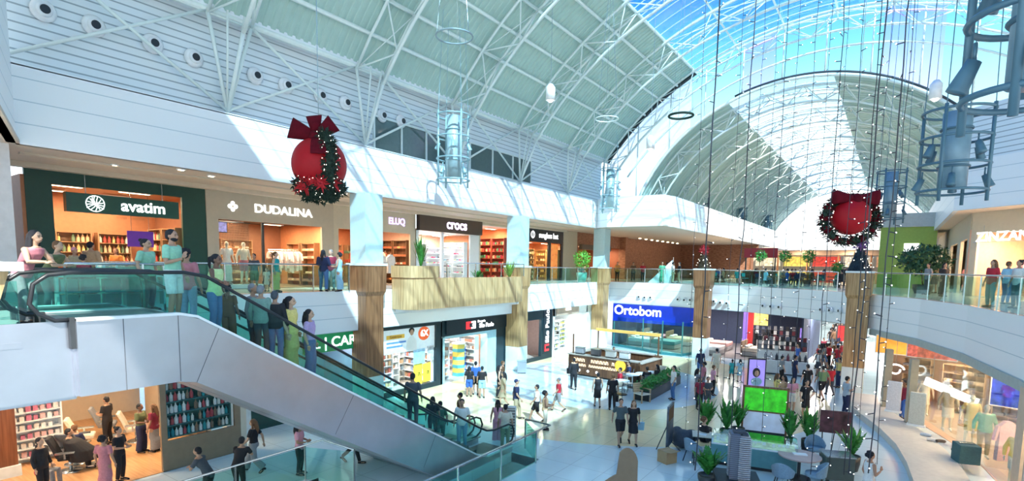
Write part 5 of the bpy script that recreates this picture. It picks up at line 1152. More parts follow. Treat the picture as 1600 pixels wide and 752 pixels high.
def bed(x,y,rz,label,c,grp='beds in the mattress store'):
    p=OX@V(x,y,0); t=thing('bed',label,'bed',p,ang+rz,grp); MB().box(-.8,.8,-1,1,.05,.38).build('base',cmat((.35,.33,.32)),t,bevel=.03); MB().box(-.8,.8,-1,1,.38,.68).build('mattress',cmat(c),t,bevel=.06)
    MB().box(-.85,.85,1,1.1,0,1.15).build('headboard',cmat((.3,.2,.14)),t,bevel=.02)
    for s in(-.4,.4): MB().ball((s,.7,.76),(.3,.2,.09),12,8).build('pillow',cmat((.8,.78,.75)),t,True)
bed(1.8,2.0,PI/2,'bed with teal cover at the left in the mattress store','white' and (.6,.7,.7)); bed(3.9,1.9,PI/2,'bed with a grey-green cover behind the bowed glass',(.12,.28,.28)); bed(4.2,4.6,PI/2,'tan bed deep in the mattress store',(.6,.48,.36)); bed(7.6,1.4,PI/2,'pale grey bed right of the glass front, beside the column',(.72,.68,.66)); bed(7.4,4.2,PI/2,'rose coloured bed behind the pale grey one',(.6,.35,.32)); bed(10.9,2.6,PI/2,'wide beige bed to the right of the red-bow column',(.68,.56,.46)); bed(1.8,5.0,PI/2,'pink bed at the back left of the mattress store',(.65,.3,.38))
# ================= LOWER CORRIDOR =================
cx0,cx1=-5.6,-.2
struct('wall_shop',MB().box(3.2,3.3,36,100,0,SL).box(-22,-5.6,60,60.1,0,SL),mat('dim_plum',(.16,.12,.13),.6))
struct('wall_far_lower',MB().box(-22,4,100,100.1,0,SL),mat('dim_plum2',(.3,.27,.28),.6))
lamps(I4,[(x,y,3.56) for y in (46,52,59,67,76) for x in (-10,-4,.5)],False,'the lower corridor',200,.7)
t=thing('banner_column','slim violet and red lit advertising pillar at the left of the corridor mouth','advertising pillar',at(1172,560,'z',0)*1.0,0)
p=at(1168,520,'y',46); t.location=(p.x,46,0); MB().box(-.35,.0,-.1,.1,.0,3.5).build('violet_panel',mat('violet_panel',(.25,.15,.6),.5,emit=.4),t); MB().box(.0,.4,-.1,.1,0,3.5).build('red_panel',mat('red_panel',(.5,.03,.03),.5,emit=.15),t)
p=at(1183,500,'y',48); t=thing('advertising_screen','yellow lit poster behind the red pillar, top of the corridor mouth','screen',(p.x+.2,48,2.0),0); MB().box(-.7,.7,-.05,.05,0,1.3).build('frame',DARK,t); MB().box(-.64,.64,-.06,-.05,.06,1.24).build('picture',mat('yellow_poster',(.8,.55,.15),.5,emit=.4,var=.8,scale=3),t)
def adstand(px,py,Y,label,c,w=.8,h=1.9,basec=None):
    p=at(px,py,'y',Y) if Y else at(px,py,'z',0); t=thing('advertising_totem',label,'advertising totem',(p.x,p.y,0),YAW*.6); MB().box(-w/2,w/2,-.1,.1,0,h*.45).build('base',cmat(basec or 'brown'),t); MB().box(-w/2,w/2,-.08,.08,h*.45,h).build('frame',DARK,t); MB().box(-w/2+.05,w/2-.05,-.09,-.08,h*.48,h-.06).build('screen',c,t)
adstand(1257,556,None,'brown based totem with a violet screen in the middle of the corridor',mat('violet_screen',(.35,.22,.75),.5,emit=.5,var=.5,scale=4),1.0,2.2)
adstand(1317,556,None,'tall red advertising totem in the corridor, beside the right wood column',mat('red_screen',(.65,.02,.02),.5,emit=.25,var=.4,scale=4),1.1,2.4,'black')
# clothes/cosmetic islands
def island(px,py,w,d,h,label,seed,cols,kind='box',ncol=9,rows=3):
    p=at(px,py,'z',0); X=Matrix.Translation((p.x,p.y,0))@Matrix.Rotation(R(10),4,'Z'); m=mat('island_white',(.70,.70,.70),.4); d_=mat('island_dark',(.06,.06,.07),.4)
    t=thing('display_island',label,'display counter',(p.x,p.y,0),R(10)); MB().box(-w/2,w/2,-d/2,d/2,.1,.9).build('counter',m,t,bevel=.02); MB().box(-w/2+.1,w/2-.1,-d/2+.1,d/2-.1,0,.1).build('plinth',d_,t); 
    for k in range(rows): MB().box(-w/2,w/2,-.15,.15,h*(k+1)/rows+.6,h*(k+1)/rows+.63).build('shelf',d_,t)
    MB().box(-w/2,-w/2+.04,-.15,.15,.9,h+.63).box(w/2-.04,w/2,-.15,.15,.9,h+.63).build('upright',d_,t)
    r=random.Random(seed)
    for k in range(rows+1):
        z=.9 if k==0 else h*k/rows+.63
        for c in range(ncol): goods(kind,X@V(-w/2+w*(c+.5)/ncol,-.02 if k else -d*.25,z),R(10),cols[r.randrange(len(cols))],'small product on '+label,'products on '+label[:24],1.9)
DC=[(.05,.05,.06),(.3,.3,.32),(.7,.7,.7),(.25,.06,.08),(.12,.14,.2)]
island(1220,566,3.2,1.4,.9,'the dark display island before the corridor, nearest',1,DC); island(1200,548,4,1.2,1.1,'the black display island behind the nearest one',2,DC); island(1230,535,5,1.2,1.2,'the farthest dark display island in the corridor',3,DC); island(1225,585,2.6,1.0,.3,'the low white display counter beside the purple screen',4,DC,'bottle',8,1)
for i,(px,py) in enumerate(((1177,548),(1196,549),(1208,545))):
    p=at(px,py,'z',0); person(p,dr('cam'),'black coated mannequin on the corridor floor, %s of three'%('left','middle','right')[i],'mann',('jacket','black'),('long_skirt','black'),None,'black',1.85,cat='mannequin')
# ================= UPPER FAR: FOOD COURT =================
struct('wall_far_upper',MB().box(-13,2,66,66.2,UP,UP+3.2),CREAM)
FX=Matrix.Translation((-13.2,65.8,UP))
lamps(FX,[(2,-6,3.2),(6,-6,3.2),(10,-6,3.2),(4,-13,3.2),(9,-13,3.2)],True,'the upper food court',160)
t=thing('food_court_canopy','long pale brown canopy over the food counters on the far upper floor','canopy',(-5.6,62,UP+2.7),0); MB().box(-7.0,6.6,-1.2,1.6,0,.45).build('fascia_board',mat('tan_board',(.48,.33,.24),.6),t); MB().box(-7.2,6.8,-1.3,1.7,.45,.5).build('roof_edge',WHITE,t)
m_=MB()
for k in range(6): m_.box(-6.8+2.64*k,-6.65+2.64*k,-1.1,-.95,-2.7,0)
m_.build('post',WOODD,t)
FC=[((.75,.7,.5),'cream'),((.7,.55,.12),'yellow'),((.5,.05,.04),'red'),((.65,.6,.5),'pale'),((.45,.25,.15),'brown')]
for i,(c,nm) in enumerate(FC):
    t=thing('food_counter','%s fronted food counter under the canopy on the far upper floor, %s from the left'%(nm,('first','second','third','fourth','fifth')[i]),'counter',(-11+2.7*i,62.6,UP),0); MB().box(-1.2,1.2,0,.7,0,1.1).build('counter',cmat(c),t,bevel=.02); MB().box(-1.2,1.2,.5,.6,1.6,2.6).build('menu_board',mat('menu_%d'%i,c,.5,emit=.5,var=.7,scale=4),t); MB().box(-1.25,1.25,-.05,.75,1.1,1.15).build('worktop',WHITE,t)
t=thing('red_kiosk','dark red kiosk board on the left of the food court','kiosk',(-9.3,50.0,UP),0); MB().box(-1.3,1.3,-.1,.1,2.2,3.0).build('board',cmat((.35,.03,.04)),t); MB().box(-1.2,-1.1,-.05,.05,0,2.2).box(1.1,1.2,-.05,.05,0,2.2).build('post',DARK,t); MB().box(-1.3,1.3,-.4,.4,0,1.1).build('counter',cmat('brown'),t)
def table_set(x,y,z,label,rz,ctop,cchair,grp,seed=0,n=2):
    t=thing('cafe_table','small square '+label,'table',(x,y,z),rz,grp); MB().box(-.36,.36,-.36,.36,.72,.76).build('table_top',cmat(ctop),t,bevel=.01); MB().cyl(0,0,.03,.72,.035,8).build('column',CHROME,t); MB().cyl(0,0,0,.03,.24,14).build('foot',CHROME,t)
    for k in range(n):
        a=rz+k*PI; chair(V(x,y,z)+V(math.cos(a)*.75,math.sin(a)*.75,0),a+PI/2,'%s chair at the %s'%(cchair,label),cchair,grp.replace('tables','chairs'))
_ch={}
def chair(p,rz,label,c,grp=None):
    """faces local +y"""
    if c in _ch:
        o=dup(_ch[c],p,rz,label,grp); return o
    t=thing('cafe_chair',label,'chair',p,rz,grp); m=cmat(c)
    MB().box(-.2,.2,-.2,.2,.43,.47).build('seat',m,t,bevel=.01); MB().loft([[(x,y+q,z) for x,y in((-.19,0),(.19,0),(.19,.025),(-.19,.025))] for q,z in((-.2,.58),(-.26,.88))]).build('backrest',m,t)
    for sx in(-1,1):
        MB().tube((sx*.17,.17,.43),(sx*.19,.20,0),.014,6).build('leg',DARK,t); MB().path([(sx*.19,-.22,0),(sx*.17,-.18,.45),(sx*.18,-.25,.86)],.014,6).build('leg',DARK,t)
    KIDS[t.name]=list(t.children); _ch[c]=t; bpy.context.view_layer.update(); return t
rn=random.Random(21); tops=['white','teal','navy','red','black','grey','maroon','blue','lblue','khaki']
nf=0
for i in range(13):
    px=1118+i*19+rn.uniform(-3,3); Y=rn.uniform(43.5,54); p=at(px,430,'y',Y)
    table_set(p.x,Y,UP,'table in the upper food court behind the glass railing',rn.uniform(0,3),'brown','navy' if i%3 else 'teal','tables in the food court')
    for s in (0,1):
        if rn.random()<.85:
            a=rn.uniform(0,6.28); c=rn.choice(tops); person((p.x+math.cos(a)*.75,Y+math.sin(a)*.75,UP),a+PI/2,'diner sitting in the upper food court behind the far glass railing','sit',('tee',c),('trousers','dgrey'),(rn.choice(['short','long']),'black'),rn.choice('lmtd'),1.7,group='food court diners')
for i,(px,Y,h) in enumerate(((1187,46,2.2),(1225,47,2.4),(1262,46,2.3),(1308,50,2.0))):
    p=at(px,430,'y',Y); bush('potted_tree','slim green indoor tree in the upper food court, %s from the left'%('first','second','third','fourth')[i],'potted tree',(p.x,Y,UP),.5,1.0,260,GREENL,1.3 if i<3 else .5,(.28,.45,DPOT),i+30,.10,'food court trees')
# green wall building on the right of the far floor
gb=at(1418,380,'y',50); t=thing('green_kiosk','lime green box shaped pavilion with a white sign on the far upper right','pavilion',(gb.x+.3,50,UP),0); MB().box(-2.0,1.4,0,4,0,4.5).build('body',mat('lime_wall',(.30,.46,.10),.6),t); MB().box(-2.2,1.6,-.2,4.2,4.5,5.5).build('roof_band',mat('grey_band',(.45,.52,.55),.5),t); MB().box(-.5,.4,-.05,0,2.6,3.3).build('sign_panel',LETW,t)
t_=at(1412,425,'y',33.5); bush('indoor_tree','big dark bushy tree in a planter on the upper floor beside the right wood column','tree',(t_.x+1.0,38.5,UP),1.35,1.9,1300,LEAFD,.4,(.5,.5,DPOT),44,.13)
# ================= RIGHT UPPER: ZINZANE =================
A=V(3.15,36.6,0); B=V(9.5,29.6,0); ang=math.atan2(B.y-A.y,B.x-A.x); ZX=Matrix.Translation((A.x,A.y,UP))@Matrix.Rotation(ang,4,'Z'); ZW=(B-A).length
struct('wall_right',MB(ZX).box(0,.35,0,.15,0,4.3).box(.35,ZW,0,.15,3.2,4.3),CREAMT)
shell(ZX,ZW,3.4,4,mat('peach_shop',(.75,.42,.28),.6),TILE,mat('peach_shop2',(.8,.5,.35),.6)); lamps(ZX,[(1.5,1,3.3),(4,1,3.3),(2.5,2.8,3.3),(6,1.5,3.3)],True,'the upper right peach store',150)
zl=at(1521,372,'y',35); 
s=sign(ZX,.0,3.5,2.82,3.16,.25,None,'ZINZANE',.62,LETW,'white capital letters ZINZANE over the upper right shop opening',0,bold=.015,sx=1.1); m_=MB().tube((-1.1,0,.15),(-1.1,0,.6),.012,5).tube((1.1,0,.15),(1.1,0,.6),.012,5).tube((-1.6,0,-.24),(1.6,0,-.24),.015,5).build('hanger',CHROME,s)
garments(ZX,1.2,4.2,1.6,1.75,12,[(.6,.25,.3),(.7,.4,.4),(.3,.2,.2)],'clothes rail of pink garments in the upper right store','pink garment on the rail in the upper right store','pink garments')
struct('wall_right',MB().box(3.1,3.25,36.7,62,UP+3.0,CEILZ).box(3.1,3.25,36.7,37.6,UP,UP+3).box(3.1,3.25,41,43,UP,UP+3).box(3.1,3.25,48,62,UP,UP+3).box(3.3,8,62,62.1,UP,CEILZ).box(6,6.1,38,62,UP,CEILZ),CREAMT)
lamps(I4,[(4.2,39.5,UP+3.4),(4.2,45.5,UP+3.4)],True,'the small shops on the right side wall',120)
# ================= RIGHT LOWER SHOP =================
rc=[(-.25,33.2),(-.05,31.2),(.65,28.9),(1.45,26.6),(2.0,24.4),(2.3,22.2),(2.5,19.5),(2.6,16.5),(2.6,13)]
struct('trim_6',MB().wallpath(rc,0,.28,-1.5),mat('cream_plinth',(.66,.61,.53),.4))
gc=[(a+.06,b) for a,b in curve[:7]][::-1]
struct('wall_right_lower',MB().wallpath(gc,3.3,3.6,-.12),mat('header_grey_green',(.40,.46,.44),.5))
PINKW=mat('peach_inner',(.62,.42,.30),.6); struct('wall_shop',MB().box(7.2,7.3,12,36,0,SL).box(0,7.3,35.2,35.3,0,SL).box(2,7.3,12,12.1,0,SL),PINKW); struct('floor_shop',MB().prism([(rc[0][0]+.9,rc[0][1])]+[(a+.9,b) for a,b in rc[1:]]+[(7.2,12.1),(7.2,35.2),(.6,35.2)],.0,.02),mat('shop_floor_tan',(.5,.38,.3),.3)); 
struct('ceiling_shop',MB().prism(gc[::-1][::-1]+[(7.2,-.3),(7.2,35.2),(0,35.2)],3.45,3.5),mat('dim_ceiling',(.5,.42,.36),.6))
lamps(I4,[(2.2,31.5,3.4),(3.2,28,3.4),(4.6,31,3.4),(4,25,3.4),(5.6,27,3.4),(4.4,21.5,3.4),(4.4,18,3.4)],True,'the curved shop at the lower right',90)
FRM=mat('champagne_frame',(.38,.36,.28),.4)
def postR(px,w,label):
    best=None
    for a,b in zip(rc,rc[1:]):
        d=ray(px,640); den=d.x*(b[1]-a[1])-d.y*(b[0]-a[0])
        if abs(den)<1e-9: continue
        tt=((a[0])*(b[1]-a[1])-(a[1])*(b[0]-a[0]))/den; q=EYE+d*tt; s_=((q.x-a[0])*(b[0]-a[0])+(q.y-a[1])*(b[1]-a[1]))/((b[0]-a[0])**2+(b[1]-a[1])**2)
        if tt>0 and 0<=s_<=1: best=q
    return V(best.x,best.y,0) if best else V(1,28,0)
for px,w,lab in ((1382,.28,'left'),(1422,.28,'middle'),):
    p=postR(px,w,lab); t=thing('shopfront_post','champagne metal shopfront post, %s one at the curved shop'%lab,'post',p,YAW*.4); MB().box(-w/2,w/2,-.15,.15,.28,3.0).build('post_body',FRM,t,bevel=.01); MB().box(-w/2-.03,w/2+.03,-.18,.18,0,.28).build('foot',FRM,t)
struct('window_14',MB().wallpath([c for c in gc if c[1]<30.6],.28,3.3,-.02),GLASSC)
p=postR(1552,0,''); t=thing('shop_pillar','wide cream pillar in the window of the curved shop','pillar',(p.x+1.1,p.y+.2,0),0); MB().box(-.5,.5,-.5,.5,.28,3.5).build('shaft',mat('peach_pillar',(.66,.50,.36),.6),t); MB().box(-.55,.55,-.55,.55,0,.28).build('foot',MATS['cream_plinth'],t)
def panelR(x,y,z,rz,w,h,label,m,name='picture_panel'):
    t=thing(name,label,'picture',(x,y,z),rz); MB().box(-w/2,w/2,0,.05,-h/2,h/2).build('frame',WHITE,t); MB().box(-w/2+.04,w/2-.04,-.01,0,-h/2+.04,h/2-.04).build('picture',m,t); return t
P_=at(1403,540,'y',33.0); panelR(P_.x,33.0,P_.z,R(-8),1.9,.95,'orange sunset picture with palm silhouettes high in the curved shop',mat('sunset',(.85,.35,.05),.5,emit=.5,var=.5,scale=2))
P_=at(1456,549,'y',31.0); panelR(P_.x,31.0,P_.z,R(-12),1.9,.75,'red and white floral picture high in the curved shop',mat('floral',(.75,.14,.10),.5,emit=.4,var=1.2,scale=5))
P_=at(1586,612,'x',4.3); panelR(P_.x,P_.y,P_.z,R(-15),1.5,1.4,'deep blue lit picture at the right edge of the curved shop',mat('deep_blue_pic',(.02,.04,.4),.5,emit=.4,var=1.0,scale=4))
p=at(1485,612,'y',27.5); t=thing('hanging_sign','long white lit bar sign tilted in the window of the curved shop','sign',p,R(-35)); b=MB(Matrix.Rotation(R(14),4,'Y')); b.box(-1.0,1.0,-.04,.04,-.16,.16); b.build('panel',LETW,t); MB().tube((-.7,0,.2),(-.7,0,1.3),.01,4).tube((.7,0,-.1),(.7,0,1.3),.01,4).build('cord',CHROME,t)
p=at(1399,577,'y',31.2); t=thing('round_sign','round white lit swirl sign hanging at the entrance of the curved shop','sign',p,0); m_=MB(); m_.path([(.34*math.cos(a)*(1-a/14),0,.22*math.sin(a)) for a in [k*.35 for k in range(19)]],.04,6); m_.build('swirl',LETW,t,True); MB().tube((0,0,.2),(0,0,1.4),.01,4).build('cord',CHROME,t)
for i,(px,py,c) in enumerate(((1395,640,(.66,.68,.74)),(1431,662,(.55,.58,.54)))):
    p=at(px,py+4,'z',.28); p=V(p.x,p.y,.28); t=thing('security_panel','%s standing panel beside the entrance posts of the curved shop'%('pale lilac','grey-green')[i],'panel',p,R(-10)); MB().box(-.27,.27,-.08,.08,.08,1.4).build('panel_body',cmat(c),t,bevel=.02); MB().box(-.31,.31,-.12,.12,.0,.08).build('foot',WHITE,t)
for i,(x,y,w) in enumerate(((3.0,32.4,1.6),(4.9,31.8,1.8),(5.8,28.5,1.6),(1.3,33.6,1.2))): shelf(I4@Matrix.Translation((0,0,0)),x,y,R(-20),w,2.3,.4,5,'dark bag shelves in the curved shop, %s'%('centre','right of centre','far right','left, by the entrance')[i],'folded',4,[(.07,.06,.06),(.15,.1,.08),(.5,.4,.3),(.2,.2,.25)],'bag or folded item on the shelves of the curved shop','items in the curved shop',mat('tan_shelf',(.5,.36,.24),.5),seed=120+i,sc_=1.2)
MN=[(1477,684,1.85,('long','khaki'),('dress','cream'),'pale mannequin in a long grey-beige coat, left in the curved shop window'),(1441,668,1.7,('tank','cream'),('dress','cream'),'pale mannequin in a sleeveless top beside the left window post'),(1512,702,1.85,('tee','mustard'),('dress','mustard'),'mannequin in a yellow print dress in the middle of the curved window'),(1533,726,1.85,('jacket','mint'),('trousers','khaki'),'mannequin in a grey-green suit right of the yellow dress'),(1584,762,1.8,('jacket','yellow'),('shorts','white'),'mannequin in a yellow shirt and white shorts at the right edge')]
for px,py,h,tp,bt,lab in MN:
    p=at(px,py,'z',.28); k_=1.0
    gx=lambda y: next((a[0]+(b[0]-a[0])*(y-a[1])/(b[1]-a[1]) for a,b in zip(gc,gc[1:]) if min(a[1],b[1])<=y<=max(a[1],b[1])),3.4)
    while p.x*k_<gx(p.y*k_)+.2 and k_<1.3: k_+=.01
    p=V(p.x*k_,p.y*k_,0); person((p.x,p.y,.28),dr('cam')+R(-25),lab,'mann',tp,bt,None,'cream',h,cat='mannequin',shoes='white')
p=at(1508,722,'z',.28); t=thing('display_cube','dark teal cube on the window plinth between the mannequins','display cube',p,.3); MB().box(-.3,.3,-.3,.3,0,.62).build('cube_body',cmat((.05,.14,.16)),t,bevel=.02); MB().box(-.22,.22,-.05,.05,.62,.66).build('handle',CHROME,t)
for i,(px,py) in enumerate(((1457,690),(1470,692),(1490,704),(1498,712),(1447,682))):
    p=at(px,py,'z',.28); goods('shoe',p,i*.7,[(.7,.7,.7),(.1,.08,.07),(.15,.1,.08),(.1,.1,.1),(.6,.65,.7)][i],'shoe lying on the window plinth of the curved shop','shoes on the window plinth',1.3)
p=at(1566,740,'z',.28); goods('garment',V(p.x,p.y,2.0),.5,(.85,.55,.6),'pink shirt hanging beside the cream pillar in the curved shop',None,(1.3,1.3,1.3)); 
# ================= COFFEE KIOSK =================
KP=at(938,592,'z',0); KX=Matrix.Translation((KP.x+.2,KP.y+1.6,0))@Matrix.Rotation(R(-4),4,'Z')
t=thing('coffee_kiosk','brown island coffee kiosk with lit lettering and a yellow disc','kiosk',KX.translation,R(-4))
KB=woodmat('kiosk_brown',(.10,.04,.02),(.20,.09,.04)); w,d=4.6,3.4
MB().box(-w/2,w/2,-d/2,-d/2+.35,.1,1.25).box(-w/2,-w/2+.35,-d/2,d/2,.1,1.25).box(w/2-.35,w/2,-d/2,d/2,.1,1.1).box(-w/2,w/2,d/2-.35,d/2,.1,1.25).build('counter',KB,t); MB().box(-w/2-.06,w/2+.06,-d/2-.06,-d/2+.42,1.25,1.31).box(-w/2-.06,-w/2+.42,-d/2+.42,d/2,1.25,1.31).box(w/2-.42,w/2+.06,-d/2+.42,d/2,1.1,1.16).box(-w/2+.42,w/2-.42,d/2-.42,d/2,1.25,1.31).build('worktop',mat('kiosk_top',(.45,.38,.32),.3),t); MB().box(-w/2+.1,w/2-.1,-d/2+.1,d/2-.1,0,.1).build('plinth',BLACK,t)
lt=mat('lit_script',(1,.8,.5),.4,emit=1.5,ec=(1,.75,.4))
marks(3.0,.18,15,lt,t,(-.6,-d/2-.02,.98),.02); marks(3.1,.15,18,lt,t,(-.5,-d/2-.02,.68),.017,seed=2)
for q in(-1.5,-.9,-.3): MB().ball((q,-d/2-.01,.35),(.08,.03,.08),10,6).build('round_badge',LETW,t)
m_=MB(); m_.loft([[(1.25+.34*math.cos(2*PI*j/20),y,.95+.34*math.sin(2*PI*j/20)) for j in range(20)] for y in(-d/2-.05,-d/2+.0)]); m_.build('yellow_disc',mat('disc_yellow',(.85,.5,.05),.4,emit=.3),t)
m_=MB()
for sx,sy in((-1,-1),(1,1),(-1,1)): m_.tube((sx*(w/2-.2),sy*(d/2-.2),1.25),(sx*(w/2-.2),sy*(d/2-.2),2.5),.05,8)
m_.build('post',KB,t); MB().box(-w/2+.1,w/2-.1,d/2-.35,d/2-.2,2.45,2.62).build('overhead_sign',mat('amber_bar',(.75,.45,.12),.4,emit=.3),t)
for i,(x,y,nm,c) in enumerate(((-1.6,-1.5,'left',(.3,.3,.32)),(-.5,-1.5,'second from left',(.12,.1,.1)),(.5,-1.5,'middle',(.6,.55,.5)),(1.4,-1.5,'right',(.75,.72,.7)))):
    q=KX@V(x,y,1.31); m=thing('coffee_machine','coffee machine or glass case on the kiosk worktop, '+nm,'machine',q,R(-4)); MB().box(-.3,.3,-.14,.14,.06,.4).build('housing',cmat(c),m,bevel=.03); MB().box(-.32,.32,-.16,.16,.4,.44).build('top',CHROME,m); MB().box(-.28,.28,-.12,.12,0,.06).build('drip_tray',DARK,m)
# cafe tables right of kiosk
for i,(px,py) in enumerate(((972,603),(988,592),(1003,590),(1020,588))):
    p=at(px,py+14,'z',0); t=thing('cafe_table','small white round cafe table beside the coffee kiosk, %s from the left'%('first','second','third','fourth')[i],'table',p,0,'round cafe tables'); MB().cyl(0,0,.72,.75,.38,20).build('table_top',WHITE,t); MB().cyl(0,0,.03,.72,.04,8).build('column',CHROME,t); MB().cyl(0,0,0,.03,.26,16).build('foot',BLACK,t)
for i,(px,py,a) in enumerate(((963,622,30),(1012,596,200),(1032,596,140),(981,612,-60))): chair(at(px,py,'z',0),dr(a),'light cafe chair beside the coffee kiosk, %s'%('at the left table','back left','back right','below the kiosk corner')[i],'cream','cafe chairs by the kiosk')
p=at(1003,628,'z',0); t=thing('lounge_chair','light wooden slatted chair at the left end of the green planter','chair',p,dr(-150)); MB().box(-.3,.3,-.3,.3,.38,.44).build('seat',cmat('cream'),t,bevel=.02); MB().loft([[(x,y+q,z) for x,y in((-.3,0),(.3,0),(.3,.04),(-.3,.04))] for q,z in((-.3,.44),(-.36,.9))]).build('backrest',striped('wood_slats',(.6,.45,.28),(.25,.17,.1),'Z',.1,.02),t)
for sx in(-1,1):
    for sy in(-1,1): MB().box(sx*.27-.025,sx*.27+.025,sy*.27-.025,sy*.27+.025,0,.62 if sy>0 else .38).build('leg',cmat('tan'),t)
    MB().box(sx*.27-.03,sx*.27+.03,-.3,.3,.62,.66).build('armrest',cmat('tan'),t)
# planter box with hedge
a=at(1012,628,'z',0); b=at(1062,600,'z',0); mid=(a+b)/2; L_=(b-a).length; an=math.atan2(b.y-a.y,b.x-a.x)
t=thing('hedge_planter','long low black planter filled with dense green plants between kiosk tables and walkway','planter',mid,an); MB().box(-L_/2,L_/2,-.05,.75,0,.5).build('trough',BLACK,t,bevel=.02)
hb=MB(); r_=random.Random(5)
for k in range(900):
    c=V(r_.uniform(-L_/2,L_/2),r_.uniform(0,.7),.5+r_.random()*.4); q=V(r_.gauss(0,1),r_.gauss(0,1),r_.gauss(0,1)+.6).normalized(); s_=q.orthogonal().normalized(); l=.13; hb.add([c-q*l,c+s_*l*.35,c+q*l,c-s_*l*.35],[(0,1,2,3)])
hb.build('foliage',GREENL,t); MB().box(-L_/2+.03,L_/2-.03,0,.7,.42,.62).build('soil',LEAFD,t)
# ================= CENTRAL SALES STAND =================
p=at(1180,617,'z',0); t=thing('advertising_totem','tall black totem with a purple screen showing a dark haired woman','advertising totem',p,YAW-R(12)); MB().box(-.45,.45,-.06,.06,.05,1.95).build('housing',BLACK,t,bevel=.01); MB().box(-.5,.5,-.25,.25,0,.05).build('foot',BLACK,t); MB().box(-.39,.39,-.068,-.06,.45,1.88).build('screen',mat('lilac_lit',(.30,.24,.70),.5,emit=.55,var=.3,scale=2),t)
MB().ball((0,-.07,1.16),(.12,.012,.17),12,8).build('printed_face',cmat(SK['l'],'skin'),t); MB().ball((-.02,-.068,1.2),(.19,.008,.25),12,8).build('printed_hair',BLACK,t); MB().ball((0,-.068,.72),(.28,.01,.22),12,8).build('printed_shirt',cmat('lblue'),t); marks(.5,.06,8,LETW,t,(0,-.065,.3),.006)
p=at(1190,690,'z',0); p2=at(1193,668,'y',p.y); t=thing('video_wall','wooden framed stand with a bright green leaf screen above a pale landscape panel','screen stand',(p2.x,p.y,0),YAW-R(22)); w=1.6
MB().box(-w/2,-w/2+.07,-.06,.06,0,2.15).box(w/2-.07,w/2,-.06,.06,0,2.15).box(-w/2,w/2,-.06,.06,2.08,2.15).box(-w/2,w/2,-.06,.06,1.15,1.2).box(-w/2,w/2,-.25,.25,0,.06).build('frame',WOODD,t); MB().box(-w/2+.07,w/2-.07,-.03,0,1.2,2.08).build('green_screen',mat('green_leaf_screen',(.04,.50,.02),.5,emit=.4,var=.85,scale=3),t); MB().box(-w/2+.07,w/2-.07,-.03,0,.4,1.15).build('lower_panel',mat('pale_panel',(.5,.6,.75),.5,emit=.2,var=.2,scale=2),t); MB().box(-w/2+.07,w/2-.07,-.03,0,.1,.4).build('kick_panel',DARK,t)
def tallplant(px,py,z0,label,n,h,r_,seed,potr=.25): leafplant('potted_plant',label,'plant',at(px,py,'z',0),h,r_,n,(potr,.55,DPOT),seed=seed,blade=.10)
tallplant(1101,690,0,'broad leafed potted plant left of the sales stand, leftmost',26,1.1,.55,11); tallplant(1134,693,0,'broad leafed potted plant left of the green screen, middle of three',26,1.1,.6,12); tallplant(1152,690,0,'broad leafed potted plant directly left of the green screen frame',22,.95,.38,13)
tallplant(1232,708,0,'dense potted plant right of the green screen, left of the pair',34,1.0,.42,14); tallplant(1262,710,0,'dense potted plant right of the green screen, right of the pair',34,1.0,.45,15)
p=at(1105,757,'z',0); leafplant('potted_plant','dark leafy plant cut off by the bottom edge, left of the model tower','plant',p,.8,.6,40,(.3,.3,DPOT),seed=16,blade=.12); p=at(1330,735,'z',0); leafplant('potted_plant','leafy plant at the bottom right of the sales stand','plant',p,.9,.6,24,(.25,.5,DPOT),seed=17,blade=.08)
# scale model tower on a plinth
p=at(1150,765,'z',0); t=thing('model_tower','dark grey scale model of a slab apartment tower on a low plinth','scale model',p,YAW-R(15)); MB().box(-.55,.55,-.55,.55,0,.5).build('plinth',DARK,t,bevel=.02); tw=MB(); 
MB().box(-.22,.0,-.25,.25,.5,2.2).build('dark_wing',striped('tower_dark',(.18,.20,.26),(.05,.05,.07),'Z',.075,.02),t); MB().box(.0,.24,-.28,.22,.5,2.15).build('pale_wing',striped('tower_pale',(.50,.45,.45),(.12,.10,.11),'Z',.075,.03),t)
t.scale=(1.15,1.15,.80)
bl=MB()
for k in range(21): z=.58+.075*k; bl.box(-.02,.27,-.33,-.28,z,z+.03); bl.box(-.25,-.2,-.15,.1,z,z+.02)
bl.build('balconies',cmat((.55,.55,.6)),t); MB().box(-.15,.15,-.15,.1,2.2,2.28).box(.05,.2,-.2,.0,2.15,2.22).build('roof_block',cmat('dgrey'),t)
p=at(1168,738,'z',0); t=thing('model_table','long glass display table with a lit white and green site model','display table',at(1175,728,'z',0),YAW-R(24)); w,d=2.6,.95
MB().box(-w/2,w/2,-d/2,d/2,.12,.72).build('cabinet',mat('teal_cabinet',(.12,.32,.35),.4),t,bevel=.02); MB().box(-w/2,w/2,-d/2,d/2,.72,.76).build('model_base',WHITE,t); MB().box(-w/2+.05,w/2-.05,-d/2+.05,d/2-.05,.76,.775).build('site_plan',mat('site_plan',(.55,.66,.45),.5,var=.5,scale=4,emit=.15),t); MB().box(-w/2,w/2,-d/2,d/2,1.0,1.01).box(-w/2,w/2,-d/2,-d/2+.01,.76,1.0).box(-w/2,-w/2+.01,-d/2,d/2,.76,1.0).box(w/2-.01,w/2,-d/2,d/2,.76,1.0).build('glass_cover',GLASSC,t)
r_=random.Random(8); mh=MB()
for k in range(22): x,y=r_.uniform(-w/2+.15,w/2-.15),r_.uniform(-d/2+.12,d/2-.12); a=r_.uniform(.03,.08); mh.box(x-a,x+a,y-.04,y+.04,.775,.775+r_.uniform(.04,.14))
mh.build('model_houses',WHITE,t); MB().box(-w/2+.1,w/2-.1,-d/2+.1,d/2-.1,0,.12).build('plinth',BLACK,t)
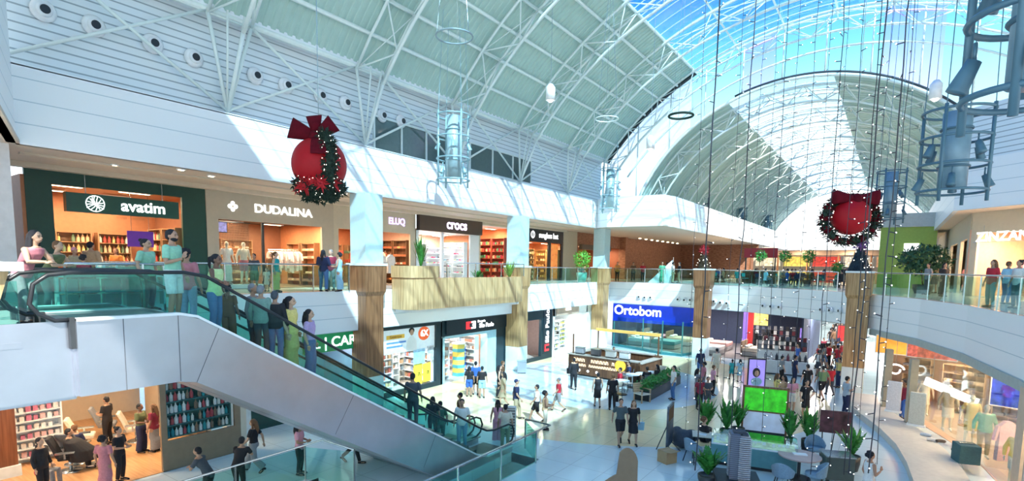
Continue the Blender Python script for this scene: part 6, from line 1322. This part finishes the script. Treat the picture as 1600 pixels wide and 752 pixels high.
p=at(1248,735,'z',0); t=thing('round_table','round pink-topped meeting table with papers on it at the sales stand','table',at(1247,748,'z',0),0); MB().cyl(0,0,.73,.77,.62,28).build('table_top',mat('pink_top',(.55,.40,.37),.4),t); MB().cyl(0,0,.04,.73,.05,10).build('column',DARK,t); MB().cyl(0,0,0,.04,.35,18).build('foot',DARK,t)
q=at(1247,748,'z',0); o=MB().box(-.2,.2,-.1,.1,0,.03).build('brochure_stack',WHITE); o.location=(q.x,q.y+.05,.77); o.rotation_euler=(0,0,YAW-.2); tag(o,'white stack of brochures on the round pink-topped table','brochures')
def tub(p,rz,label,c=(.22,.34,.45)):
    t=thing('tub_chair',label,'chair',p,rz,'blue tub chairs'); m=cmat(c); seat=MB().cyl(0,0,.42,.52,.27,20); seat.build('seat',m,t,True); bk=MB(); 
    a0=PI*1.02; n=14; o=[];i_=[]
    for k in range(n+1):
        a=PI+.1+(PI-.2)*k/n; hgt=.62+.26*math.sin(PI*k/n); o.append((a,hgt))
    rings=[[(.30*math.cos(a),.30*math.sin(a),.45),(.34*math.cos(a),.34*math.sin(a),h_),(.30*math.cos(a),.30*math.sin(a),h_+.01),(.26*math.cos(a),.26*math.sin(a),.45)] for a,h_ in o]; bk.loft(rings).build('backrest',m,t)
    for sx in(-1,1):
        for sy in(-1,1): MB().tube((sx*.16,sy*.16,.42),(sx*.24,sy*.24,0),.018,6).build('leg',BLACK,t)
for i,(px,py,a) in enumerate(((1083,722,-60),(1130,712,120),(1222,765,-40),(1272,765,60),(1272,722,160))): tub(at(px,py,'z',0),dr(a),'blue-grey tub chair at the sales stand, %s'%('leftmost, seen from its side','left of the model tower','in front of the round table on the left','in front of the round table on the right','behind the round table')[i])
p=at(1108,712,'z',0); t=thing('desk','small pale desk between the tub chairs left of the model tower','table',at(1108,712,'z',0),YAW-.3); MB().box(-.6,.6,-.35,.35,.72,.76).build('desk_top',cmat('cream'),t,bevel=.01)
for sx in(-1,1):
    for sy in(-1,1): MB().tube((sx*.52,sy*.28,.72),(sx*.56,sy*.31,0),.02,6).build('leg',BLACK,t)
q=V(*t.location); 
for i,(dx,nm) in enumerate(((-.3,'left'),(.25,'right'))): o=MB().box(-.15,.15,-.1,.1,0,.012).build('paper_sheet',WHITE); o.location=(q.x+dx*.8,q.y+dx*.5,.761); tag(o,'white sheet of paper on the pale desk, %s one'%nm,'paper')
p=at(1041,708,'z',0); t=thing('easel_board','dark upright poster board leaning at the left end of the sales stand','poster board',at(1045,706,'z',0),YAW+R(62)); MB().box(-.45,.45,-.03,.03,.25,1.75).build('board',mat('dark_poster',(.08,.10,.13),.4,var=.8,scale=2.5),t); MB().box(-.4,.4,-.036,-.03,1.2,1.65).build('photo_strip',cmat('brown'),t); MB().tube((-.3,0,.3),(-.3,-.35,0),.02,6).tube((.3,0,.3),(.3,-.35,0),.02,6).tube((0,0,1.2),(0,.45,0),.02,6).build('easel_leg',DARK,t)
p=at(1042,722,'z',0); t=thing('cardboard_box','brown cardboard box on the floor before the poster board','box',p,YAW+.5); MB().box(-.24,.24,-.22,.22,0,.42).build('carton',mat('cardboard',(.42,.28,.15),.8),t,bevel=.005); MB().box(-.2,.2,-.03,.03,.421,.426).build('tape_seam',cmat('tan'),t); MB().add([(-.24,-.22,.42),(.24,-.22,.42),(.22,-.42,.46),(-.22,-.42,.46)],[(0,1,2,3)]).build('flap',MATS['cardboard'],t)
p=at(1300,712,'z',0); t=thing('easel_board','dark poster board standing on the right of the sales stand','poster board',at(1302,716,'z',0),YAW-R(20)); MB().box(-.5,.5,-.03,.03,.9,1.7).build('board',mat('dark_poster_red',(.10,.04,.05),.4,var=.8,scale=3),t); MB().tube((-.4,0,1),(-.4,-.1,0),.02,6).tube((.4,0,1),(.4,-.1,0),.02,6).tube((0,0,1.3),(0,.45,0),.02,6).build('easel_leg',DARK,t)
t=thing('service_cart','dark cart with boxes below the right poster board at the bottom of the picture','cart',at(1306,752,'z',0),YAW-.2); MB().box(-.4,.4,-.3,.3,.12,.85).build('cart_body',mat('cart_dark',(.10,.13,.12),.4,.4),t,bevel=.02); MB().box(-.42,.42,-.32,.32,.85,.89).build('cart_top',CHROME,t)
for sx in(-1,1):
    for sy in(-1,1): MB(Matrix.Translation((sx*.33,sy*.24,.06))@Matrix.Rotation(PI/2,4,'X')).cyl(0,0,-.02,.02,.06,10).build('wheel',BLACK,t)
t=thing('coat_pile','dark bags heaped on a seat behind the poster board','bags',at(1066,700,'z',0),0); b=MB(); b.ball((0,0,.35),(.4,.35,.35),14,10).ball((.3,.1,.5),(.3,.25,.22),12,8).ball((-.25,.1,.55),(.2,.2,.2),12,8); obj('bags_mass',remeshed(b,.03,'bags',3),cmat('dgrey'),t,True)
# plywood cut-out at the bottom edge
t=thing('plywood_cutout','brown rounded plywood cut-out standing at the bottom edge of the picture','cut-out',at(978,770,'z',0),YAW); sh_=[(-.38,0),(.32,0)]+[(.32*math.cos(a)+0,.85+.5*math.sin(a)) for a in [k*PI/12*.9 for k in range(1,11)]]+[(-.30,.55),(-.40,.5),(-.62,.35),(-.66,.1),(-.55,0)]
MB(Matrix.Rotation(PI/2,4,'X')).prism(sh_,-.03,.03).build('panel',mat('plywood_brown',(.30,.20,.12),.6),t); MB().box(-.5,.3,-.2,.2,0,.04).build('foot',WOODD,t)
# display boxes seen behind the upper escalator glass
t=thing('display_bench','low lit bench with a white frame behind the escalator glass on the upper landing','bench',(-14.5,3.9,UP),PI/2); MB().box(0,2.1,0,.4,0,.14).box(0,2.1,0,.4,.46,.48).box(0,2.1,0,.4,.80,.84).box(0,.04,0,.4,0,.84).box(2.06,2.1,0,.4,0,.84).build('frame',WHITE,t)
for r0 in range(2):
    for c in range(5):
        q=Matrix.Translation((-14.5,3.9,UP))@Matrix.Rotation(PI/2,4,'Z')@V(.25+.4*c,.2,.14+.34*r0); o=MB().prism([(-.15,-.12),(.15,-.12),(.17,0),(.15,.12),(-.15,.12),(-.17,0)],0,.28).build('gift_box',mat('gift_white',(.72,.82,.85),.5)); o.location=q; o.rotation_euler=(0,0,PI/2); tag(o,'white box on the %s row of the lit bench, %s from the left'%(('lower','upper')[r0],('first','second','third','fourth','fifth')[c]),'box','white boxes on the lit bench')
# marble counter
t=thing('marble_counter','wooden counter with a thick grey marble top at the left edge of the upper landing','counter',(-11.4,1.35,UP),0); MB().loft([[(x*k,y*k,z) for x,y in((-.75,-1.2),(.62,-1.2),(.62,1.0),(-.75,1.0))] for k,z in((.70,0),(.90,.6),(1,1.0))]).build('wood_body',ow_,t); MB().box(-.8,.75,-1.3,1.15,1.0,1.14).build('marble_top',mat('marble',(.58,.58,.56),.25,var=.35,scale=7),t,bevel=.01)
t=thing('wall_sign','small red emergency sign on the pale near column','sign',(-19.72,2.9,7.6),PI/2); MB().box(-.3,.3,-.02,.02,-.12,.12).build('panel',mat('sign_red',(.6,.02,.05),.5),t); MB().box(-.2,.2,-.03,-.02,-.03,.03).build('stripe',LETW,t)
# ================= PEOPLE PLACED =================
# escalator riders: z follows the steps
def ride(px,head,h,label,face,y=None,x=-11.5,**k):
    p=at(px,head,'x',x); yy=p.y; zs=5.4 if yy<5.3 else max(0,5.4-(yy-5.25)*5.4/9.35)-.12
    return person((x,yy,zs),dr(face) if not isinstance(face,float) else face,label,k.pop('pose','stand'),h=h,**k)
FW=-R(0)
ride(268,376,1.78,'bearded man in mint green T-shirt and white shorts atop the near escalator','right',top=('tee','mint'),bot=('shorts','white'),pose='phone',fine=True,x=-11.4)
ride(291,400,1.6,'woman with a magenta backpack and pale jeans just below the bearded man','away',top=('tee','rose'),bot=('trousers','ljean'),hair=('curly','black'),fem=True,x=-11.9)
ride(333,414,1.66,'woman in a lime blouse stretching her arm along the escalator handrail','right',pose='reach',top=('tank','lime'),bot=('trousers','jean'),hair=('pony','black'),skin='d',fem=True,fine=True,x=-11.3)
ride(355,436,1.35,'child in a dark patterned outfit beside the woman in lime','away',top=('tee','brown'),bot=('wide','brown'),hair=('curly','black'),skin='d',x=-12.0)
ride(395,462,1.7,'grey haired man with a grey-green shirt riding the near escalator','right',top=('long','grey'),bot=('trousers','dgrey'),hair=('short','grey'),x=-12.0)
ride(408,482,1.62,'person with a grey-green backpack behind the handrail of the near escalator','away',top=('jacket',(.22,.34,.30)),bot=('trousers','dgrey'),hair=('short','grey'),x=-11.5)
ride(430,488,1.62,'person with a black backpack and blue jeans on the near escalator','away',top=('jacket','black'),bot=('trousers','jean'),hair=('short','dgrey'),x=-11.3)
ride(453,471,1.70,'woman in a yellow top and long khaki yellow skirt on the near escalator','right',top=('tee','yellow'),bot=('long_skirt','mustard'),hair=('long','black'),skin='t',fem=True,fine=True,x=-11.3,bulk=1.15)
ride(483,491,1.66,'woman in a lilac top and blue jeans just below the woman in yellow','right',top=('tee',(.5,.36,.62)),bot=('wide','jean'),hair=('long','black'),skin='t',fem=True,fine=True,x=-11.3)
ride(645,608,1.65,'dark clothed person low on the near escalator behind the glass','away',top=('tee','dgrey'),bot=('trousers','dgrey'),x=-11.6)
ride(688,629,1.66,'person in a dark green shirt near the foot of the escalator','away',top=('tee',(.05,.16,.12)),bot=('trousers','dgrey'),x=-13.2)
ride(676,632,1.6,'person in black beside the one in dark green near the foot of the escalator','away',top=('tee','black'),bot=('trousers','black'),hair=('long','black'),x=-12.9)
ride(722,640,1.70,'person in a white T-shirt at the foot of the escalator','cam',top=('tee','white'),bot=('trousers','ljean'),x=-11.5)
ride(719,624,1.72,'man in a brown tank top resting his arm at the escalator foot','left',top=('tank','brown'),bot=('shorts','khaki'),pose='akimbo',x=-13.6)
ride(778,630,1.66,'woman with long black hair and a pink outfit stepping off the escalator','away',top=('tank','pink'),bot=('wide','pink'),hair=('long','black'),fem=True,x=-11.9)
ride(790,633,1.70,'person in a cream shirt beside the woman in pink','away',top=('tee','cream'),bot=('trousers','khaki'),x=-11.2)
# upper landing, left
def up(px,head,label,face,h=1.68,Z=UP,x=None,**k):
    if x is not None: p=at(px,head,'x',x); return person((p.x,p.y,Z),dr(face),label,k.pop('pose','stand'),h=h,**k)
    return ph(px,head,label,face,Z,h,**k)
def upd(px,D,label,face,h=1.68,**k):
    """on the upper floor at a given distance along the view"""
    d=ray(px,410); p=EYE+d*D; return person((p.x,p.y,UP),dr(face),label,k.pop('pose','stand'),h=h,**k)
upd(37,9.6,'woman with long black hair leaning on the marble counter at the left edge','right',1.74,pose='rail',top=('tank','rose'),bot=('trousers','grey'),hair=('long','black'),skin='t',fem=True,fine=True)
upd(76,11.5,'person with a tattooed look and bare arms behind the long haired woman','right',1.62,pose='rail',top=('tank','olive'),bot=('trousers','dgrey'),hair=('short','brown'),skin='t')
upd(229,12.8,'woman in a mint green top standing behind the escalator handrail','right',1.68,top=('tee','mint'),bot=('trousers','dgrey'),hair=('bun','black'),skin='t',fem=True,fine=True,bulk=1.15)
upd(117,17,'person with a pink cap near the dark green store entrance','right',1.55,top=('tee','khaki'),bot=('shorts','dgrey'),hair=('cap','pink'))
upd(143,18,'man in a beige shirt seen from behind at the dark green store entrance','away',1.76,top=('long','tan'),bot=('trousers','navy'),hair=('short','black'),bulk=1.15)
upd(182,21,'woman in a peach dress inside the dark green fronted store','cam',1.62,top=('tee','orange'),bot=('dress','orange'),hair=('long','brown'),fem=True)
upd(131,14.5,'child in dark red behind the escalator glass on the upper landing','away',1.3,top=('tee','maroon'),bot=('trousers','black'),hair=('curly','black'))
# upper walkway
upd(397,21,'boy in a dark plaid shirt and shorts in front of the beige fronted store','cam',1.5,top=('tee','dgrey'),bot=('shorts','olive'))
upd(431,21.5,'woman in a teal top and long yellow skirt on the upper walkway','right',1.6,top=('tank','teal'),bot=('long_skirt','yellow'),hair=('pony','brown'),skin='l',fem=True)
upd(416,22,'small child in white beside the woman with the yellow skirt','cam',.95,top=('tee','white'),bot=('dress','white'),hair=('short','brown'),skin='l')
upd(423,25.5,'person in a brown top at the entrance of the beige fronted store','cam',1.65,top=('long','brown'),bot=('trousers','dgrey'),skin='l')
upd(505,22.6,'person in a navy jacket and jeans leaning at the upper railing, seen from behind','away',1.72,top=('long','navy'),bot=('trousers','jean'),hair=('long','black'),bulk=1.1,pose='hold')
upd(517,23.6,'man in a maroon shirt talking beside the navy jacket','cam',1.76,top=('long','maroon'),bot=('trousers','grey'),hair=('short','grey'),skin='l')
upd(530,22.8,'woman in a pale blue patterned dress at the upper railing','left',1.62,top=('tank','lblue'),bot=('long_dress','lblue'),hair=('curly','black'),fem=True,pose='hold')
for px,D,l,tp,bt,fc in ((1035,43.5,'woman in a green dress on the far upper walkway','green',('long_dress','green'),'cam'),(1052,43.8,'person in a white top on the far upper walkway','white',('trousers','khaki'),'right'),(1062,44,'man in a black shirt on the far upper walkway','black',('trousers','tan'),'left'),(1043,46,'person in brown behind the green dressed woman','brown',('trousers','brown'),'right')):
    upd(px,D,l,fc,1.68,top=('tee',tp),bot=bt)
for i,px in enumerate((965,990,1005)): upd(px,46+i,'diner standing inside the brick fronted restaurant, %s'%('left','middle','right')[i],'cam',1.65,top=('tee',['orange','brown','red'][i]),bot=('trousers','black'))
for px,D,l,tp,bt,hr,fc in ((1477,27,'person in a long black dress on the right upper walkway','black',('long_dress','black'),('long','black'),'cam'),(1452,29,'person in grey on the right upper walkway beside the big tree','grey',('trousers','dgrey'),('short','black'),'left'),(1512,33,'person in a pink dress below the white ZINZANE letters','pink',('long_dress','pink'),('short','brown'),'cam'),(1553,19,'woman in a crimson top behind the curved railing','red',('trousers','teal'),('long','brown'),'left'),(1577,21,'person in a pale blue top between the crimson and white ones','lblue',('trousers','jean'),('short','brown'),'right'),(1594,18.5,'person in a white T-shirt at the right edge of the upper walkway','white',('trousers','dgrey'),('bun','black'),'left'),(1463,31,'man in khaki farther along the right upper walkway','khaki',('shorts','dgrey'),('short','black'),'away')):
    upd(px,D,l,fc,1.66,top=('tee',tp),bot=bt,hair=hr)
# lower floor: (px, feet y)
LWR=[
(733,620,'girl with long black hair and blue shorts before the pharmacy entrance','away','stand',('tee','black'),('shorts','blue'),('long','black'),1.55),
(743,617,'man in a bright blue T-shirt before the pharmacy entrance','away','stand',('tee','blue'),('shorts','black'),('short','black'),1.72),
(753,622,'boy in a black T-shirt and blue shorts right of the bright blue shirt','away','stand',('tee','black'),('shorts','lblue'),('short','black'),1.6),
(780,622,'woman in a long black dress right of the pharmacy entrance','right','stand',('tank','black'),('long_dress','black'),('long','black'),1.65),
(786,636,'woman in a patterned grey dress among the group at the escalator foot','left','stroll',('tee','khaki'),('dress','khaki'),('long','black'),1.66),
(785,612,'person in brown behind the woman in the black dress','right','stand',('tee','brown'),('trousers','dgrey'),('short','brown'),1.62),
(806,656,'man in a navy shirt and navy cap walking past the escalator foot','right','stroll',('tee','navy'),('trousers','khaki'),('cap','navy'),1.76),
(838,660,'boy in a white T-shirt and black shorts striding near the glass guard','left','walk',('tee','white'),('shorts','black'),('short','black'),1.62),
(851,672,'woman with black hair behind the corner of the green glass guard','right','hold',('tank','tan'),('trousers','cream'),('curly','black'),1.6),
(872,643,'boy in a red shirt and grey shorts striding across the pale floor','left','walk',('tee','red'),('shorts','grey'),('cap','grey'),1.55),
(896,609,'person in black with a black bag walking by the litter bin','away','stroll',('long','black'),('trousers','black'),('short','black'),1.72),
(933,637,'woman in a short black dress walking away before the coffee kiosk','away','stroll',('tank','black'),('dress','black'),('bun','black'),1.66),
(956,641,'person in black with a round black bag next to the short black dress','away','stand',('tee','black'),('trousers','black'),('short','brown'),1.7),
(968,695,'man in a charcoal T-shirt and black shorts strolling with a woman in the open floor','cam','walk',('tee',(.07,.10,.11)),('shorts','black'),('short','black'),1.74),
(988,695,'woman in a black blouse and black skirt walking beside the man in charcoal','cam','stroll',('tee','black'),('dress','black'),('long','brown'),1.68),
(1051,625,'man in a white T-shirt and jeans reading his phone by the green planter','left','phone',('tee','white'),('trousers','jean'),('short','black'),1.74),
(1093,590,'man in a navy T-shirt at the base of the red-bow column','cam','stand',('tee','navy'),('trousers','jean'),('short','black'),1.76),
(1118,589,'man in pale clothes right of the red-bow column','away','stand',('tee','cream'),('shorts','cream'),('short','black'),1.76),
(1143,594,'child in turquoise walking right of the pale clothed man','away','stroll',('tee',(.05,.45,.45)),('shorts','teal'),('short','black'),1.25),
(1155,597,'girl in white and pale blue beside the turquoise child','away','stand',('tee','lblue'),('dress','lblue'),('long','black'),1.35),
(1113,618,'person in a salmon top in the group left of the strings','right','stand',('tee','pink'),('trousers','black'),('short','brown'),1.6),
(1098,612,'person in a red-brown shirt in the group below the red-bow column','left','stand',('tee','rose'),('trousers','grey'),('curly','black'),1.6),
(1088,626,'woman in a grey shirt in the group below the red-bow column','right','stand',('tee','grey'),('trousers','dgrey'),('long','black'),1.62),
(1104,640,'person in dark patterned clothes nearest in the group below the red-bow column','cam','hold',('tee','dgrey'),('shorts','dgrey'),('short','black'),1.55),
(1092,640,'woman in a dark top nearest left in the group below the red-bow column','cam','stand',('tee','maroon'),('trousers','black'),('long','black'),1.55),
(1212,636,'woman in a pale yellow top beside the black display islands','right','stand',('tee','yellow'),('long_skirt','cream'),('long','brown'),1.64),
(1222,641,'woman with a green skirt in front of the black display island','left','stroll',('tank','tan'),('skirt','green'),('long','black'),1.66),
(1236,645,'woman in a pink patterned top and white shorts','cam','hold',('tee','pink'),('shorts','white'),('long','black'),1.66),
(1257,654,'woman in a loose black dress and black cap in the centre of the crowd','cam','akimbo',('tee','black'),('dress','black'),('short','black'),1.74),
(1240,602,'person in navy behind the pink patterned top','right','stand',('tee','navy'),('trousers','navy'),('short','black'),1.74),
(1259,622,'man in black behind the loose black dress','away','stand',('tee','black'),('shorts','black'),('short','black'),1.76),
(1283,626,'man in an olive green T-shirt and black shorts walking away hand in hand','away','walk',('tee',(.16,.28,.14)),('shorts','black'),('short','black'),1.78),
(1296,618,'person in a red plaid shirt beside the olive green T-shirt','away','stroll',('tee','red'),('trousers','dgrey'),('short','black'),1.6),
(1309,606,'person in a bright yellow top beside the right wood column','left','stand',('crop','yellow'),('trousers','navy'),('short','black'),1.7),
(1320,648,'man in pale blue shirt reading his phone before the right wood column','right','phone',('tee',(.35,.45,.55)),('trousers','navy'),('short','black'),1.78),
(1245,577,'person in blue at the corridor entrance left of the violet screen','left','stand',('tee','blue'),('trousers','grey'),('short','black'),1.7),
(1220,600,'person in a white and black top at the black island','right','stand',('tee','grey'),('trousers','black'),('short','black'),1.65),
(1409,655,'shop assistant in a black top and blue jeans at the curved shop entrance','left','stand',('tee','maroon'),('trousers','blue'),('short','black'),1.75),
(222,707,'woman in an olive top and wide blue trousers at the bottom left shop','right','hold',('tee','olive'),('wide','navy'),('short','black'),1.7),
(243,706,'woman in a dark red top and long grey skirt facing the wide blue trousers','left','stand',('tee','maroon'),('long_skirt','grey'),('long','brown'),1.68),
(170,695,'barber in black standing over the reclined client','left','hold',('tee','black'),('trousers','black'),('short','black'),1.74),
(189,752,'person in black holding a tablet in the barber shop','right','hold',('tee','black'),('trousers','black'),('bun','black'),1.66),
(166,770,'woman in a rose pink dress with black curly hair at the bottom left','away','stand',('tee','rose'),('long_dress','rose'),('curly','black'),1.66),
(68,775,'person in black with a white collar at the bottom left edge','right','stand',('jacket','black'),('trousers','black'),('short','black'),1.66),
(66,762,'person in a red and white shirt sitting near the wooden wall','right','sit',('tee','red'),('trousers','grey'),('short','black'),1.7),
(398,738,'woman in a dark top and wide grey trousers walking past the dark green window','left','walk',('tee','black'),('wide','grey'),('long','brown'),1.7),
]
rn=random.Random(31)
for px,py,lab,fc,pz,tp,bt,hr,h in LWR:
    fem=any(q in lab for q in('woman','girl')); pf(px,py,lab,fc,0,pose=pz,top=tp,bot=bt,hair=hr,h=h,fem=fem,skin=rn.choice('mtmld'))
p=at(120,725,'z',0); person(V(p.x,p.y,0),dr(10),'person in navy sitting with their back to the camera in the barber shop','sit',('tee','navy'),('trousers','navy'),('short','brown'),'m',1.7); salonchair(V(p.x,p.y-.02,0),dr(10),'barber chair under the navy clothed person','grey')
for px,hy,lab,tp,hr,fc in ((322,708,'man in a dark navy shirt leaning on the lower railing, leftmost of three','dgrey','short','left'),(372,697,'man in a black shirt leaning on the lower railing, middle of three','black','short','away'),(468,705,'woman with long dark hair in a pink top at the lower railing','pink','long','right')):
    p=at(px,hy,'x',-14.75); person((-14.75,p.y,0),dr(fc),lab,'rail' if fc!='right' else 'hold',('tee',tp),('trousers','black'),(hr,'black'),'m',1.68,hr=='long')
pf(549,724,'person mostly hidden behind the escalator side, only legs in view below it','right',0,pose='walk',top=('tee','black'),bot=('trousers','black'),h=1.7)
ph(1361,708,'woman in a white tank top with big black hair on the phone, bottom right','right',0,1.66,pose='phone',top=('tank','white'),bot=('trousers','black'),hair=('curly','black'),skin='m',fem=True)
# seated at the kiosk
for px,py,lab,c,fc in ((968,612,'person in red sitting at the coffee kiosk corner','red','left'),(982,600,'person in a dark blue top sitting at the kiosk end','navy','left'),(1010,610,'man in black sitting with his back turned beside the green planter','black','away'),(1025,606,'woman in black sitting beside the man in black','black','left')):
    p=at(px,py,'z',0); person(p,dr(fc),lab,'sit',('tee',c),('trousers','dgrey'),('long' if 'woman' in lab else 'short','black'),'m',1.7); chair(p,dr(fc),'cafe chair under the %s'%lab.replace('sitting ',''),'grey')
p=at(1098,706,'z',0); person(p,dr(-80),'person with brown curly hair sitting at the pale desk of the sales stand','sit',('tee','black'),('trousers','dgrey'),('curly','brown'),'t',1.7)
p=at(945,585,'z',0); person((KP.x,KP.y+1.8,0),dr('cam'),'attendant in a dark apron inside the coffee kiosk','stand',('tee','brown'),('trousers','black'),('bun','black'),'m',1.68)
# distant crowd in the corridor
for i in range(120):
    px=rn.uniform(1190,1325); py=rn.choice([rn.uniform(513,545),rn.uniform(513,592)]); p=at(px,py,'z',0)
    if p.y>95 or p.x>2.6 or (p.x<-5 and p.y>58) or abs(p.x+5)<.6 or (py>526 and px<1276): continue
    c=rn.choice(['black','navy','maroon','red','grey','white','dgrey','blue','black','brown']); person(p,dr(rn.choice(['cam','away','left','right'])),'small distant shopper in the crowd down the lower corridor',rn.choice(['stand','walk','stroll']),('tee',c),(rn.choice(['trousers','shorts']),rn.choice(['black','dgrey','jean'])),(rn.choice(['short','long']),'black'),rn.choice('mtd'),rn.uniform(1.55,1.78),group='distant corridor shoppers')
for i in range(6):
    px=1083+18*i; p=at(px,rn.uniform(548,560),'z',0)
# bags
def bag(px,py,h,label,c):
    p=at(px,py,'z',h); t=thing('shopping_bag',label,'bag',p,YAW); MB().loft([[(x*k,y*k,z) for x,y in((-.13,-.05),(.13,-.05),(.13,.05),(-.13,.05))] for k,z in((.9,0),(1,.3))]).build('bag_body',cmat(c),t); MB().path([(-.06,0,.3),(-.04,0,.42),(.04,0,.42),(.06,0,.3)],.008,5).build('handle',cmat(c),t)
bag(1001,672,.42,'pale blue shopping bag held by the woman in the black blouse','lblue'); bag(889,584,.75,'black handbag held by the person walking by the litter bin','black'); bag(962,628,.35,'round black bag held next to the short black dress','black')
